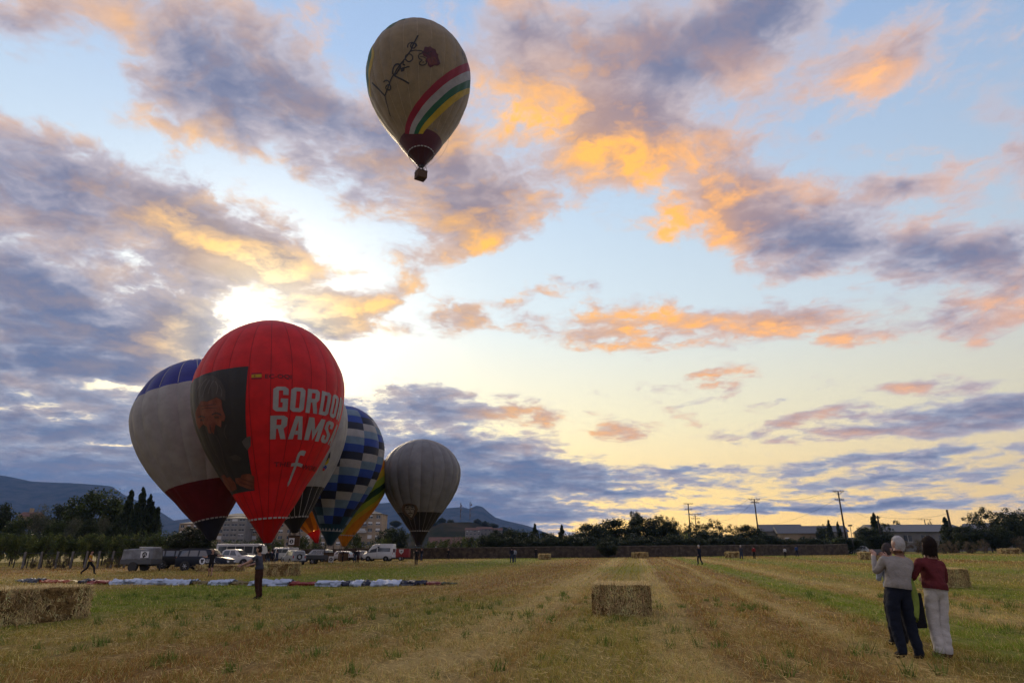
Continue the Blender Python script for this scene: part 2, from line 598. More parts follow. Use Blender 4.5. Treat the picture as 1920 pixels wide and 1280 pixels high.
rowmap.inputs['Rotation'].default_value = (0, 0, ROW_AZ)
rowmap.inputs['Scale'].default_value = (1.0, 0.22, 1.0)
nt.links.new(tcg.outputs['Object'], rowmap.inputs[0])
fine = n_noise(nt, S(nt, rowmap.outputs[0]), 9.0, 8.0, 0.7)
mid = n_noise(nt, S(nt, rowmap.outputs[0]), 1.4, 5.0, 0.6)
base = n_mix(nt, fine.ss(0.40, 0.75) * 0.75, base, (0.32, 0.22, 0.08))
base = n_mix(nt, fine.ss(0.55, 0.25) * 0.8, base, (0.055, 0.040, 0.018))
base = n_mix(nt, mid.ss(0.5, 0.8) * 0.35, base, (0.10, 0.055, 0.025))
nt.links.new(base.k, pz.inputs['Base Color'])
bmp = nt.nodes.new('ShaderNodeBump')
bmp.inputs['Strength'].default_value = 0.9
bmp.inputs['Distance'].default_value = 0.08
nt.links.new(fine.k, bmp.inputs['Height'])
nt.links.new(bmp.outputs[0], pz.inputs['Normal'])
ground = link_mesh('ground', gm, gmat, smooth=True)
tag(ground, kind='structure')

def blades(n, d0, d1, hmin, hmax, wid, spread):
    """stubble and grass blades between two depths, one triangle each"""
    d = np.sqrt(RNG.uniform(d0 * d0, d1 * d1, n))
    half = d * 0.86 + 1.5
    x = RNG.uniform(-1, 1, n) * half
    y = d
    # half of them stand in drilled rows
    s = x * RC - y * RS
    a = x * RS + y * RC
    inrow = RNG.random(n) < 0.6
    pitch = 0.17 if d1 < 40 else 0.45
    s = np.where(inrow, np.round(s / pitch) * pitch + RNG.normal(0, 0.025, n), s)
    x, y = s * RC + a * RS, -s * RS + a * RC
    cl = vnoise(x * 1.9, y * 1.9, 21.0, 3)
    keep = (RNG.random(n) < 0.50 + 0.9 * cl) & (y > 3.5)
    x, y, cl = x[keep], y[keep], cl[keep]
    n = len(x)
    z = gz(x, y) - 0.02
    col = field_cols(x, y)
    jit = RNG.normal(0, 0.09, (n, 3))
    greenish = col[:, 1] > col[:, 0] * 0.9
    straw = RNG.random(n) < np.where(greenish, 0.12, 0.26)
    base = np.where(straw[:, None], np.array([0.62, 0.46, 0.17]) * RNG.uniform(0.35, 1.25, (n, 1)), col * RNG.uniform(0.55, 1.5, (n, 1)))
    gsel = RNG.random(n) < 0.13
    base[gsel] = np.array([0.15, 0.19, 0.035]) * RNG.uniform(0.6, 1.5, (gsel.sum(), 1))
    base = np.clip(base * 1.2 * (1 + jit), 0.01, 0.8)
    h = RNG.uniform(hmin, hmax, n) * (1 + 0.5 * cl) * np.where(straw, 1.1, 1.0)
    ang = RNG.uniform(0, 2 * math.pi, n)
    lean = RNG.normal(0, spread, (n, 2)) * h[:, None]
    w = wid * RNG.uniform(0.6, 1.4, n)
    dx, dy = np.cos(ang) * w / 2, np.sin(ang) * w / 2
    V = np.zeros((n, 3, 3), np.float32)
    V[:, 0] = np.stack([x - dx, y - dy, z], -1)
    V[:, 1] = np.stack([x + dx, y + dy, z], -1)
    V[:, 2] = np.stack([x + lean[:, 0], y + lean[:, 1], z + h], -1)
    return V.reshape(-1, 3), np.repeat(base, 3, 0)

def litter(n, d0, d1, wid, lens):
    """loose straw lying across the stubble, thickest in the swaths"""
    d = np.sqrt(RNG.uniform(d0 * d0, d1 * d1, n))
    x = RNG.uniform(-1, 1, n) * (d * 0.86 + 1.5)
    y = d
    c = field_cols(x, y)
    keep = RNG.random(n) < np.clip((c[:, 0] - .2) * 3.2, .04, 1)
    x, y = x[keep], y[keep]
    n = len(x)
    z = gz(x, y) + RNG.uniform(.02, .09, n)
    a = RNG.uniform(0, 2 * math.pi, n)
    L = RNG.uniform(*lens, n)
    dx, dy = np.cos(a), np.sin(a)
    w = wid * RNG.uniform(.5, 1.2, n) / 2
    V = np.zeros((n, 3, 3), np.float32)
    V[:, 0] = np.stack([x - dy * w, y + dx * w, z], -1)
    V[:, 1] = np.stack([x + dy * w, y - dx * w, z + .004], -1)
    V[:, 2] = np.stack([x + dx * L, y + dy * L, z + RNG.uniform(-.02, .05, n)], -1)
    return V.reshape(-1, 3), np.repeat(np.array([.56, .42, .16]) * RNG.uniform(.5, 1.2, (n, 1)), 3, 0)

def weeds(n, d0, d1):
    """taller green tufts standing here and there"""
    d = np.sqrt(RNG.uniform(d0 * d0, d1 * d1, n))
    x = RNG.uniform(-1, 1, n) * (d * 0.86 + 1.5)
    keep = vnoise(x * .5, d * .5, 31.0, 3) > .05
    x, d = x[keep], d[keep]
    k = 22
    X = np.repeat(x, k) + RNG.normal(0, .05, len(x) * k)
    Y = np.repeat(d, k) + RNG.normal(0, .05, len(x) * k)
    n = len(X)
    h = np.repeat(RNG.uniform(.10, .26, len(x)), k) * RNG.uniform(.5, 1.1, n)
    a = RNG.uniform(0, 2 * math.pi, n)
    w = .006 * (1 + Y / 20)
    z = gz(X, Y) - .02
    V = np.zeros((n, 3, 3), np.float32)
    V[:, 0] = np.stack([X - np.cos(a) * w, Y - np.sin(a) * w, z], -1)
    V[:, 1] = np.stack([X + np.cos(a) * w, Y + np.sin(a) * w, z], -1)
    V[:, 2] = np.stack([X + RNG.normal(0, .4, n) * h, Y + RNG.normal(0, .4, n) * h, z + h], -1)
    return V.reshape(-1, 3), np.repeat(np.array([.13, .19, .035]) * RNG.uniform(.5, 1.4, (n, 1)), 3, 0)

bl = [blades(420000, 5.0, 14, 0.03, 0.12, 0.007, 0.6), blades(380000, 14, 30, 0.03, 0.12, 0.014, 0.55), blades(220000, 30, 62, 0.04, 0.13, 0.032, 0.45), blades(120000, 62, 118, 0.05, 0.15, 0.07, 0.4),
      litter(60000, 5.0, 16, 0.012, (0.06, 0.2)), litter(45000, 16, 36, 0.022, (0.1, 0.3)), weeds(900, 6, 26)]
gv = np.concatenate([b[0] for b in bl])
gc = np.concatenate([b[1] for b in bl])
gme = fast_mesh('stubble_grass', gv, np.arange(len(gv)).reshape(-1, 3))
set_tint(gme, gc)
grass = link_mesh('stubble_grass', gme, attr_mat('stubble_blade', rough=0.75, trans=0.25))
tag(grass, 'cut straw stubble and green regrowth over the whole field', 'grass', kind='stuff')

# ------------------------------------------------------------------ mountains and the far hill
def ridge(name, crest, depth, run, seed, rough, mat_, back=1.0, n=150, m=26):
    """a ridge whose crest shows along the given photo line at that depth; real slopes in front and behind"""
    px = np.linspace(crest[0][0], crest[-1][0], n)
    py = np.interp(px, [c[0] for c in crest], [c[1] for c in crest])
    V, Fc = [], []
    for j in range(m):
        t = j / (m - 1) * 2 - 1            # -1 front foot, 0 crest, 1 back foot
        for i in range(n):
            c = at(px[i], py[i], depth)
            h = max(c.z, 2.0)
            k = (1 - abs(t)) ** 1.15
            yy = depth + t * run * (1.0 if t < 0 else back)
            spur = mnoise.fractal(Vector((c.x / (run * 0.45) + seed, yy / (run * 0.6), seed)), 1.0, 2.0, 5)
            zz = h * k + rough * spur * h * 0.5 * min(1.0, abs(t) * 3.5) * k
            V.append((c.x * (yy / depth if abs(t) > 0 else 1.0), yy, zz - 2.0))
    for j in range(m - 1):
        for i in range(n - 1):
            a = j * n + i
            Fc.append((a, a + 1, a + n + 1, a + n))
    o = mesh_obj(name, V, Fc, mat_, smooth=True)
    tag(o, kind='structure')
    return o

m_mtn = mat('mountain_scrub', (0.025, 0.032, 0.024), 1.0, col2=(0.07, 0.068, 0.06), vscale=0.012, bump=0.5, bscale=0.02, coords='Object', spec=0.0)
ridge('mountain', [(-420, 850), (-200, 862), (-60, 872), (0, 886), (60, 897), (130, 900), (190, 905), (212, 908), (232, 922), (250, 930), (300, 955), (345, 985), (420, 1004), (520, 1020)], 4200, 1500, 3.1, 0.35, m_mtn)
ridge('mountain', [(520, 1010), (600, 985), (660, 965), (705, 940), (740, 938), (800, 952), (850, 948), (868, 946), (880, 950), (893, 943), (905, 946), (916, 956), (928, 966), (945, 972), (990, 983), (1040, 1002), (1110, 1022)], 4600, 1400, 8.4, 0.3, m_mtn)
ridge('mountain', [(230, 1020), (300, 975), (400, 962), (520, 970), (640, 985), (760, 1012)], 3600, 900, 5.5, 0.3, m_mtn, n=80)
m_hill = mat('hill_grass', (0.055, 0.044, 0.028), 1.0, col2=(0.018, 0.024, 0.014), vscale=0.03, spec=0.0)
ridge('hill', [(700, 1030), (750, 1000), (800, 982), (830, 974), (880, 972), (905, 976), (930, 985), (960, 996), (1000, 1010), (1040, 1028)], 700, 170, 1.7, 0.25, m_hill, n=90)
ridge('hill', [(900, 1032), (1000, 1016), (1200, 1010), (1400, 1003), (1560, 1000), (1700, 1004), (1850, 1010), (2000, 1020), (2200, 1036)], 520, 160, 6.2, 0.15, m_hill, n=90)
# ------------------------------------------------------------------ hot-air balloons
PROF_T = np.array([0, .077, .14, .216, .33, .4375, .52, .59, .65, .71, .764, .815, .86, .90, .928, .955, .976, .99, 1.0])
PROF_R = np.array([.235, .375, .47, .615, .795, .917, .975, .998, 1.0, .97, .91, .84, .755, .655, .56, .44, .32, .205, .04])
def smooth_profile(t, top_flat=0.0):
    # Catmull-like smoothing by dense interpolation + box filter
    tt = np.linspace(0, 1, 400)
    rr = np.interp(tt, PROF_T, PROF_R)
    k = np.ones(15) / 15
    pad = np.concatenate([rr[0] + (rr[0] - rr[1:8][::-1]), rr, np.maximum(0, rr[-1] - (rr[-8:-1][::-1] - rr[-1]) * 0.2)])
    sm = np.convolve(pad, k, 'same')[7:-7]
    sm[-12:] = rr[-12:]
    return np.interp(t, tt, sm)

class Balloon:
    def __init__(s, tip, top_y, x0, x1, depth, gores, bulge, skirt=0.30, lean_y=0.0, tip_r=0.05):
        s.gores, s.bulge, s.skirt, s.tip_r = gores, bulge, skirt, tip_r
        tx, ty = (x0 + x1) / 2, top_y
        R = (x1 - x0) / 2 / FPX * depth
        s.tip = at(tip[0], tip[1], depth)
        for _ in range(25):
            top = at(tx, ty, depth + lean_y)
            s.setup(top, R)
            th, t = np.meshgrid(np.linspace(0, 2 * np.pi, 48, endpoint=False), np.linspace(0, 1, 60))
            P = s.surf(th, t)
            X, Y, Z = P[..., 0], P[..., 1], P[..., 2] - CAMH
            w = Y * CP + Z * SP
            sx = IW / 2 + FPX * X / w
            sy = IH / 2 - FPX * (-Y * SP + Z * CP) / w
            a, b, c = sx.min(), sx.max(), sy.min()
            R *= (x1 - x0) / (b - a)
            tx += ((x0 + x1) / 2 - (a + b) / 2) * 1.2
            ty += top_y - c
    def setup(s, top, R):
        ax = top - s.tip
        L = ax.length
        s.ax = ax / L
        s.R = R
        s.sk = s.skirt * R               # skirt height below the mouth
        s.H = L - s.sk
        to_cam = (Vector((0, 0, CAMH)) - s.tip)
        e2 = (to_cam - s.ax * to_cam.dot(s.ax)).normalized()
        s.e2 = e2
        s.e1 = e2.cross(s.ax) * -1.0
        if s.e1.x < 0:
            s.e1 = -s.e1
    def rad(s, th, t, off=0.0):
        r = smooth_profile(t) * s.R
        ph = (np.asarray(th) * s.gores / (2 * np.pi)) % 1.0
        b = s.bulge * (np.sin(np.pi * ph) ** 0.75 - 0.65) * np.sin(np.pi * np.clip(t, 0, 1)) ** 0.6
        return r * (1 + b) + off
    def surf(s, th, t, off=0.0):
        th, t = np.asarray(th, float), np.asarray(t, float)
        r = s.rad(th, t, off)
        h = s.sk + t * s.H
        e1, e2, ax, o = (np.array(v) for v in (s.e1, s.e2, s.ax, s.tip))
        return o + h[..., None] * ax + r[..., None] * (np.cos(th)[..., None] * e2 + np.sin(th)[..., None] * e1)
    def inv(s, px, py):
        """photo pixel -> (theta, t) on the side that faces the field"""
        if not hasattr(s, '_g'):
            th, t = np.meshgrid(np.linspace(-1.75, 1.75, 500), np.linspace(0, 1, 500))
            P = s.surf(th, t)
            w = P[..., 1] * CP + (P[..., 2] - CAMH) * SP
            sx = IW / 2 + FPX * P[..., 0] / w
            sy = IH / 2 - FPX * (-P[..., 1] * SP + (P[..., 2] - CAMH) * CP) / w
            s._g = (th, t, sx, sy)
        th, t, sx, sy = s._g
        k = np.argmin((sx - px) ** 2 + (sy - py) ** 2 + (np.abs(th) > 1.5) * 0.5)
        return th.flat[k], t.flat[k]

def balloon_thing(b, name, label):
    root = thing(name, label, 'balloon', b.tip)
    b.root = root
    b.org = np.array(b.tip)
    return root

def gore_parts(b, cols, rows=46, across=8, panel=None, seam=None):
    """each gore (or each panel of each gore) its own mesh. cols(g, t0, t1) -> material; splits: list of t borders"""
    cuts = panel if panel else [0, 1]
    for g in range(b.gores):
        for k in range(len(cuts) - 1):
            n = max(2, int(rows * (cuts[k + 1] - cuts[k]) + 1.5))
            th = np.linspace(g, g + 1, across + 1) / b.gores * 2 * np.pi
            t = np.linspace(cuts[k], cuts[k + 1], n + 1)
            TH, T = np.meshgrid(th, t)
            P = b.surf(TH, T) - b.org
            idx = np.arange(TH.size).reshape(TH.shape)
            F = np.stack([idx[:-1, :-1], idx[:-1, 1:], idx[1:, 1:], idx[1:, :-1]], -1).reshape(-1, 4)
            me = fast_mesh('panel' if panel else 'gore', P.reshape(-1, 3), F)
            link_mesh('panel' if panel else 'gore', me, cols(g, k), b.root, smooth=True)
    # load tapes along the seams
    if seam is not None:
        for g in range(b.gores):
            th0 = g / b.gores * 2 * np.pi
            t = np.linspace(0, 0.995, 50)
            w = 0.03 / np.maximum(b.rad(th0, t), 0.2)
            V = np.concatenate([b.surf(th0 - w, t, 0.018), b.surf(th0 + w, t, 0.018)]) - b.org
            F = [(i, i + 1, 51 + i, 50 + i) for i in range(49)]
            link_mesh('seam_tape', fast_mesh('seam_tape', V, F), seam, b.root)

def skirt_part(b, m, ring=None, n=40, drop=1.0, name='skirt', rows=8):
    """nomex scoop below the mouth, down to a small opening"""
    V, F = [], []
    for j in range(rows + 1):
        k = j / rows * drop
        r = b.R * (0.235 * (1 - k) + b.tip_r * k) * (1.0 - 0.06 * math.sin(math.pi * k))
        h = b.sk * (1 - k)
        for i in range(n):
            a = 2 * math.pi * i / n
            rr = r * (1 + 0.02 * math.sin(a * 10))
            V.append(b.ax * (h - 0.02) + (b.e2 * math.cos(a) + b.e1 * math.sin(a)) * rr)
    for j in range(rows):
        for i in range(n):
            F.append((j * n + i, j * n + (i + 1) % n, (j + 1) * n + (i + 1) % n, (j + 1) * n + i))
    mesh_obj(name, V, F, m, b.root, True)
    if ring is not None:       # pale hem where the skirt is laced on, in short dashes
        V, F = [], []
        r = b.R * 0.236
        for i in range(24):
            a0, a1 = 2 * math.pi * i / 24, 2 * math.pi * (i + 0.72) / 24
            q = len(V)
            for a in (a0, (a0 + a1) / 2, a1):
                d = b.e2 * math.cos(a) + b.e1 * math.sin(a)
                V += [b.ax * (b.sk - 0.14) + d * (r + 0.0), b.ax * (b.sk + 0.02) + d * (r + 0.05)]
            F += [(q, q + 2, q + 3, q + 1), (q + 2, q + 4, q + 5, q + 3)]
        mesh_obj('lacing', V, F, ring, b.root)

M_WICKER = mat('wicker', (0.10, 0.055, 0.025), 0.85, var=0.5, vscale=18, bump=0.8, bscale=40)
M_LEATHER = mat('suede_rim', (0.035, 0.022, 0.015), 0.7, var=0.3)
M_STEEL = mat('burner_steel', (0.12, 0.12, 0.13), 0.4, metal=0.8)
M_CABLE = mat('rigging_cable', (0.02, 0.02, 0.02), 0.6)

def basket_part(b, top_z, width=1.3, depth=1.1, height=1.1, ground=None, frame_gap=1.0, yaw=0.3):
    """wicker basket under the burner frame; z measured down from the envelope tip (local metres)"""
    up = Vector((0, 0, 1))
    c = Vector((b.ax.x, b.ax.y, 0)) * 0
    zt = top_z
    cy, sy = math.cos(yaw), math.sin(yaw)
    def P(x, y, z):
        return (c.x + x * cy - y * sy, c.y + x * sy + y * cy, z)
    bm = bmesh.new()
    rows = 9
    for j in range(rows):                   # woven courses
        z0 = zt - height + j * height / rows
        k = 1.0 + 0.015 * (j % 2)
        w, d = width / 2 * k, depth / 2 * k
        vs = [bm.verts.new(P(x, y, z)) for z in (z0, z0 + height / rows) for x, y in ((-w, -d), (w, -d), (w, d), (-w, d))]
        for i in range(4):
            bm.faces.new((vs[i], vs[(i + 1) % 4], vs[4 + (i + 1) % 4], vs[4 + i]))
        if j == 0:
            bm.faces.new((vs[3], vs[2], vs[1], vs[0]))
        if j == rows - 1:
            bm.faces.new((vs[4], vs[5], vs[6], vs[7]))
    bk = bm_obj('basket', bm, M_WICKER, b.root)
    w, d = width / 2, depth / 2
    tube_obj('basket_rim', [P(-w, -d, zt), P(w, -d, zt), P(w, d, zt), P(-w, d, zt), P(-w, -d, zt)], 0.06, M_LEATHER, bk)
    tube_obj('skid', [P(-w, 0, zt - height), P(w, 0, zt - height)], 0.05, M_LEATHER, bk)
    fz = zt + frame_gap
    for x, y in ((-w, -d), (w, -d), (w, d), (-w, d)):
        tube_obj('upright', [P(x * .95, y * .95, zt), P(x * .72, y * .72, fz)], 0.035, M_LEATHER, bk)
    bm = bmesh.new()
    fw, fd = w * .72, d * .72
    tube(bm, [P(-fw, -fd, fz), P(fw, -fd, fz), P(fw, fd, fz), P(-fw, fd, fz), P(-fw, -fd, fz)], 0.035)
    for x in (-0.16, 0.16):
        cyl(bm, P(x, 0, fz + 0.1), (0, 0, 1), 0.13, 0.32, 14)
        cyl(bm, P(x, 0, fz - 0.12), (0, 0, 1), 0.05, 0.2, 10)
        tube(bm, [P(x, -fd, fz), P(x, fd, fz)], 0.02)
    bm_obj('burner', bm, M_STEEL, b.root, True)
    bm = bmesh.new()
    for i in range(12):
        a = 2 * math.pi * (i + .5) / 12
        top = b.ax * (b.sk * 0.98) + (b.e2 * math.cos(a) + b.e1 * math.sin(a)) * b.R * 0.23
        ca, sa = math.cos(a + yaw * 0), math.sin(a)
        m = max(abs(ca), abs(sa))
        tube(bm, [top, Vector(P(fw * (1 if sa > 0 else -1), fd * (-1 if ca > 0 else 1), fz))], 0.012, 4)
    bm_obj('rigging', bm, M_CABLE, b.root)

# --- draped prints -----------------------------------------------------------
def drape_grid(b, L, Rr, m, name, off=0.03, n=60, k=8, parent=None):
    """band between two (theta,t) curves"""
    L, Rr = np.array(L, float), np.array(Rr, float)
    def res(c):
        d = np.concatenate([[0], np.cumsum(np.hypot(np.diff(c[:, 0]), np.diff(c[:, 1])))])
        q = np.linspace(0, d[-1], n)
        out = np.stack([np.interp(q, d, c[:, 0]), np.interp(q, d, c[:, 1])], -1)
        ker = np.ones(5) / 5
        for i in range(2):
            pad = np.concatenate([[out[0, i]] * 2, out[:, i], [out[-1, i]] * 2])
            sm = np.convolve(pad, ker, 'valid')
            sm[0], sm[-1] = out[0, i], out[-1, i]
            out[:, i] = sm
        return out
    A, B = res(L), res(Rr)
    w = np.linspace(0, 1, k + 1)[:, None, None]
    G = A[None] * (1 - w) + B[None] * w
    P = b.surf(G[..., 0], np.clip(G[..., 1], 0, 1), off) - b.org
    idx = np.arange((k + 1) * n).reshape(k + 1, n)
    F = np.stack([idx[:-1, :-1], idx[:-1, 1:], idx[1:, 1:], idx[1:, :-1]], -1).reshape(-1, 4)
    return link_mesh(name, fast_mesh(name, P.reshape(-1, 3), F), m, parent or b.root, smooth=True)

def drape_bm(b, bm, m, name, off, step=0.35, parent=None):
    """flat bmesh whose coords are (theta*R, t*H): cut into a grid, then wrap on the envelope"""
    xs = [v.co.x for v in bm.verts]
    ys = [v.co.y for v in bm.verts]
    for lo, hi, no in ((min(xs), max(xs), (1, 0, 0)), (min(ys), max(ys), (0, 1, 0))):
        q = lo + step
        while q < hi:
            bmesh.ops.bisect_plane(bm, geom=bm.verts[:] + bm.edges[:] + bm.faces[:], plane_co=(q * no[0], q * no[1], 0), plane_no=no)
            q += step
    bmesh.ops.triangulate(bm, faces=bm.faces[:])
    co = np.array([v.co[:] for v in bm.verts])
    P = b.surf(co[:, 0] / b.R, np.clip(co[:, 1] / b.H, 0, 1), off) - b.org
    for v, p in zip(bm.verts, P):
        v.co = p
    return bm_obj(name, bm, m, parent or b.root)

def flat_pts(b, pix):
    out = []
    for px, py in pix:
        th, t = b.inv(px, py)
        out.append((th * b.R, t * b.H))
    return out

def drape_poly(b, pix, m, name, off=0.03, flat=None, parent=None):
    pts = flat if flat is not None else flat_pts(b, pix)
    bm = bmesh.new()
    vs = [bm.verts.new((x, y, 0)) for x, y in pts]
    f = bm.faces.new(vs)
    bmesh.ops.triangulate(bm, faces=[f], ngon_method='EAR_CLIP')
    return drape_bm(b, bm, m, name, off, parent=parent)

def drape_strokes(b, strokes, m, name, off=0.05, parent=None, step=0.35):
    """pen strokes: [(pixel polyline, width in m)] as flat ribbons"""
    if len(strokes) > 1 and 'lettering' not in name and 'emblem' not in name:
        for st_ in strokes:
            drape_strokes(b, [st_], m, name, off, parent, step)
        return
    bm = bmesh.new()
    for pix, w in strokes:
        pts = [Vector((x, y, 0)) for x, y in flat_pts(b, pix)]
        dense = []
        for i in range(len(pts) - 1):                # Catmull-Rom
            p0, p1, p2, p3 = pts[max(i - 1, 0)], pts[i], pts[i + 1], pts[min(i + 2, len(pts) - 1)]
            for q in range(5):
                u = q / 5
                dense.append(0.5 * ((2 * p1) + (p2 - p0) * u + (2 * p0 - 5 * p1 + 4 * p2 - p3) * u * u + (3 * p1 - p0 - 3 * p2 + p3) * u ** 3))
        dense.append(pts[-1])
        prev = None
        for i, p in enumerate(dense):
            t = dense[min(i + 1, len(dense) - 1)] - dense[max(i - 1, 0)]
            if t.length < 1e-6:
                continue
            nrm = Vector((-t.y, t.x, 0)).normalized() * w / 2
            cur = (bm.verts.new(p + nrm), bm.verts.new(p - nrm))
            if prev:
                bm.faces.new((prev[0], prev[1], cur[1], cur[0]))
            prev = cur
    return drape_bm(b, bm, m, name, off, step=step, parent=parent)

def circle_px(cx, cy, r, n=14, a0=0, a1=360, ry=None):
    return [(cx + r * math.cos(math.radians(a0 + (a1 - a0) * i / n)), cy + (ry or r) * math.sin(math.radians(a0 + (a1 - a0) * i / n))) for i in range(n + 1)]

def text_bm(body, height, width=None, bold=0.0, slant=0.0):
    """built-in font -> flat bmesh, scaled to cap height and total width"""
    cu = bpy.data.curves.new('t', 'FONT')
    cu.body = body
    cu.size = 1.0
    cu.offset = bold
    cu.resolution_u = 4
    cu.shear = slant
    cu.space_character = 1.0 + bold * 2.5
    ob = bpy.data.objects.new('t', cu)
    COL.objects.link(ob)
    dg = bpy.context.evaluated_depsgraph_get()
    me = bpy.data.meshes.new_from_object(ob.evaluated_get(dg))
    bpy.data.objects.remove(ob, do_unlink=True)
    bpy.data.curves.remove(cu)
    bm = bmesh.new()
    bm.from_mesh(me)
    bpy.data.meshes.remove(me)
    xs = [v.co.x for v in bm.verts]
    ys = [v.co.y for v in bm.verts]
    x0, x1, y0, y1 = min(xs), max(xs), min(ys), max(ys)
    sy = height / (y1 - y0)
    sx = sy if width is None else width / (x1 - x0)
    for v in bm.verts:
        v.co = Vector(((v.co.x - x0) * sx, (v.co.y - y0) * sy, 0))
    return bm

def drape_text(b, body, pix_bl, pix_tl, width, m, bold=0.0, off=0.05, slant=0.0, name='lettering'):
    (x0, y0), (x1, y1) = flat_pts(b, [pix_bl, pix_tl])
    bm = text_bm(body, y1 - y0, width, bold, slant)
    for v in bm.verts:
        v.co += Vector((x0, y0, 0))
    return drape_bm(b, bm, m, name, off)

def strip2d(bm, pts, hw, closed=False):
    """mitred thick line, no overlaps"""
    P = [Vector((x, y)) for x, y in pts]
    n = len(P)
    L = []
    for i in range(n):
        a = P[(i - 1) % n] if (closed or i > 0) else None
        c = P[(i + 1) % n] if (closed or i < n - 1) else None
        d0 = (P[i] - a).normalized() if a is not None else None
        d1 = (c - P[i]).normalized() if c is not None else None
        d0 = d0 or d1
        d1 = d1 or d0
        n0, n1 = Vector((-d0.y, d0.x)), Vector((-d1.y, d1.x))
        m = (n0 + n1).normalized()
        k = hw / max(.35, m.dot(n0))
        L.append((bm.verts.new((*(P[i] + m * k), 0)), bm.verts.new((*(P[i] - m * k), 0))))
    for i in range(n if closed else n - 1):
        a, c = L[i], L[(i + 1) % n]
        bm.faces.new((a[0], a[1], c[1], c[0]))

def poly2d(bm, pts):
    bm.faces.new([bm.verts.new((x, y, 0)) for x, y in pts])

def block_letter(bm, ch, x0):
    """heavy condensed capitals; cap height 2.3, returns the advance"""
    h, hw, c = 2.3, .18, .30
    q = bmesh.new()
    w = 1.0
    if ch == 'O':
        strip2d(q, [(hw, c), (c, hw), (w - c, hw), (w - hw, c), (w - hw, h - c), (w - c, h - hw), (c, h - hw), (hw, h - c)], hw, True)
    elif ch == 'G':
        strip2d(q, [(w - hw, .66 * h), (w - hw, h - c), (w - c, h - hw), (c, h - hw), (hw, h - c), (hw, c), (c, hw), (w - hw, hw), (w - hw, .44 * h), (.50, .44 * h)], hw)
    elif ch in 'RD':
        strip2d(q, [(hw, 0), (hw, h)], hw)
        if ch == 'D':
            strip2d(q, [(2 * hw, h - hw), (w - c, h - hw), (w - hw, h - c), (w - hw, c), (w - c, hw), (2 * hw, hw)], hw)
        else:
            strip2d(q, [(2 * hw, h - hw), (w - c, h - hw), (w - hw, h - c), (w - hw, .60 * h), (w - c, .52 * h), (2 * hw, .52 * h)], hw)
            poly2d(q, [(.46, .52 * h - hw - .002), (.80, .52 * h - hw - .002), (w, 0), (.66, 0)])
    elif ch == 'N':
        strip2d(q, [(hw, 0), (hw, h)], hw)
        strip2d(q, [(w - hw, 0), (w - hw, h)], hw)
        poly2d(q, [(2 * hw, h), (2 * hw, h - .95), (w - 2 * hw, 0), (w - 2 * hw, .95)])
    elif ch == 'A':
        poly2d(q, [(0, 0), (.33, 0), (.5, h * .80), (.5, h), (.29, h)])
        poly2d(q, [(w, 0), (.71, h), (.5, h), (.5, h * .80), (.67, 0)])
        poly2d(q, [(.385, .20 * h), (.615, .20 * h), (.575, .37 * h), (.425, .37 * h)])
    elif ch == 'M':
        w = 1.34
        strip2d(q, [(hw, 0), (hw, h)], hw)
        strip2d(q, [(w - hw, 0), (w - hw, h)], hw)
        poly2d(q, [(2 * hw, h), (2 * hw, .52 * h), (w / 2, 0), (w / 2, .48 * h)])
        poly2d(q, [(w - 2 * hw, h), (w / 2, .48 * h), (w / 2, 0), (w - 2 * hw, .52 * h)])
    elif ch == 'S':
        strip2d(q, [(w - hw, .68 * h), (w - hw, h - c), (w - c, h - hw), (c, h - hw), (hw, h - c), (hw, .64 * h), (w - hw, .38 * h), (w - hw, c), (w - c, hw), (c, hw), (hw, c), (hw, .32 * h)], hw)
    elif ch == 'Y':
        poly2d(q, [(0, h), (.34, h), (.5, .66 * h), (.5, .42 * h), (.32, .42 * h)])
        poly2d(q, [(w, h), (.68, .42 * h), (.5, .42 * h), (.5, .66 * h), (.66, h)])
        poly2d(q, [(.32, 0), (.68, 0), (.68, .418 * h), (.32, .418 * h)])
    for v in q.verts:
        v.co.x += x0
    me = bpy.data.meshes.new('t')
    q.to_mesh(me)
    q.free()
    bm.from_mesh(me)
    bpy.data.meshes.remove(me)
    return w + .17

def block_text(b, word, pix_bl, pix_tl, width, m):
    """each letter a part of its own"""
    (x0, y0), (x1, y1) = flat_pts(b, [pix_bl, pix_tl])
    tot = sum(1.51 if ch == 'M' else 1.17 for ch in word)
    x = 0.0
    for ch in word:
        bm = bmesh.new()
        adv = block_letter(bm, ch, x)
        for v in bm.verts:
            v.co = Vector((x0 + v.co.x * width / tot, y0 + v.co.y / 2.3 * (y1 - y0), 0))
        drape_bm(b, bm, m, 'letter', 0.05)
        x += adv

def fabric(name, col, trans=0.22):
    return mat('fabric_' + name, col, 0.5, var=0.16, vscale=0.7, bump=0.28, bscale=1.6, trans=trans, spec=0.3)

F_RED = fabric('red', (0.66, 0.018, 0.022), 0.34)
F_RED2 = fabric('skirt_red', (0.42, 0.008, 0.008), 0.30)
F_BLUE = fabric('blue', (0.025, 0.03, 0.22))
F_WHITE = fabric('off_white', (0.31, 0.30, 0.29), 0.14)
F_MAROON = fabric('maroon', (0.13, 0.010, 0.014))
F_NAVY = fabric('navy', (0.012, 0.016, 0.03), 0.1)
F_BLACK = fabric('black', (0.016, 0.015, 0.015), 0.08)
F_CREAM = fabric('cream', (0.24, 0.18, 0.092), 0.16)
F_GREY = fabric('grey', (0.20, 0.197, 0.198), 0.14)
F_GREY2 = fabric('grey_shade', (0.175, 0.173, 0.175), 0.14)
F_STEEL = fabric('steel_blue', (0.14, 0.21, 0.28))
F_COBALT = fabric('cobalt', (0.02, 0.055, 0.27))
F_INK = fabric('ink', (0.010, 0.013, 0.028), 0.1)
F_TEAL = fabric('teal', (0.012, 0.05, 0.075))
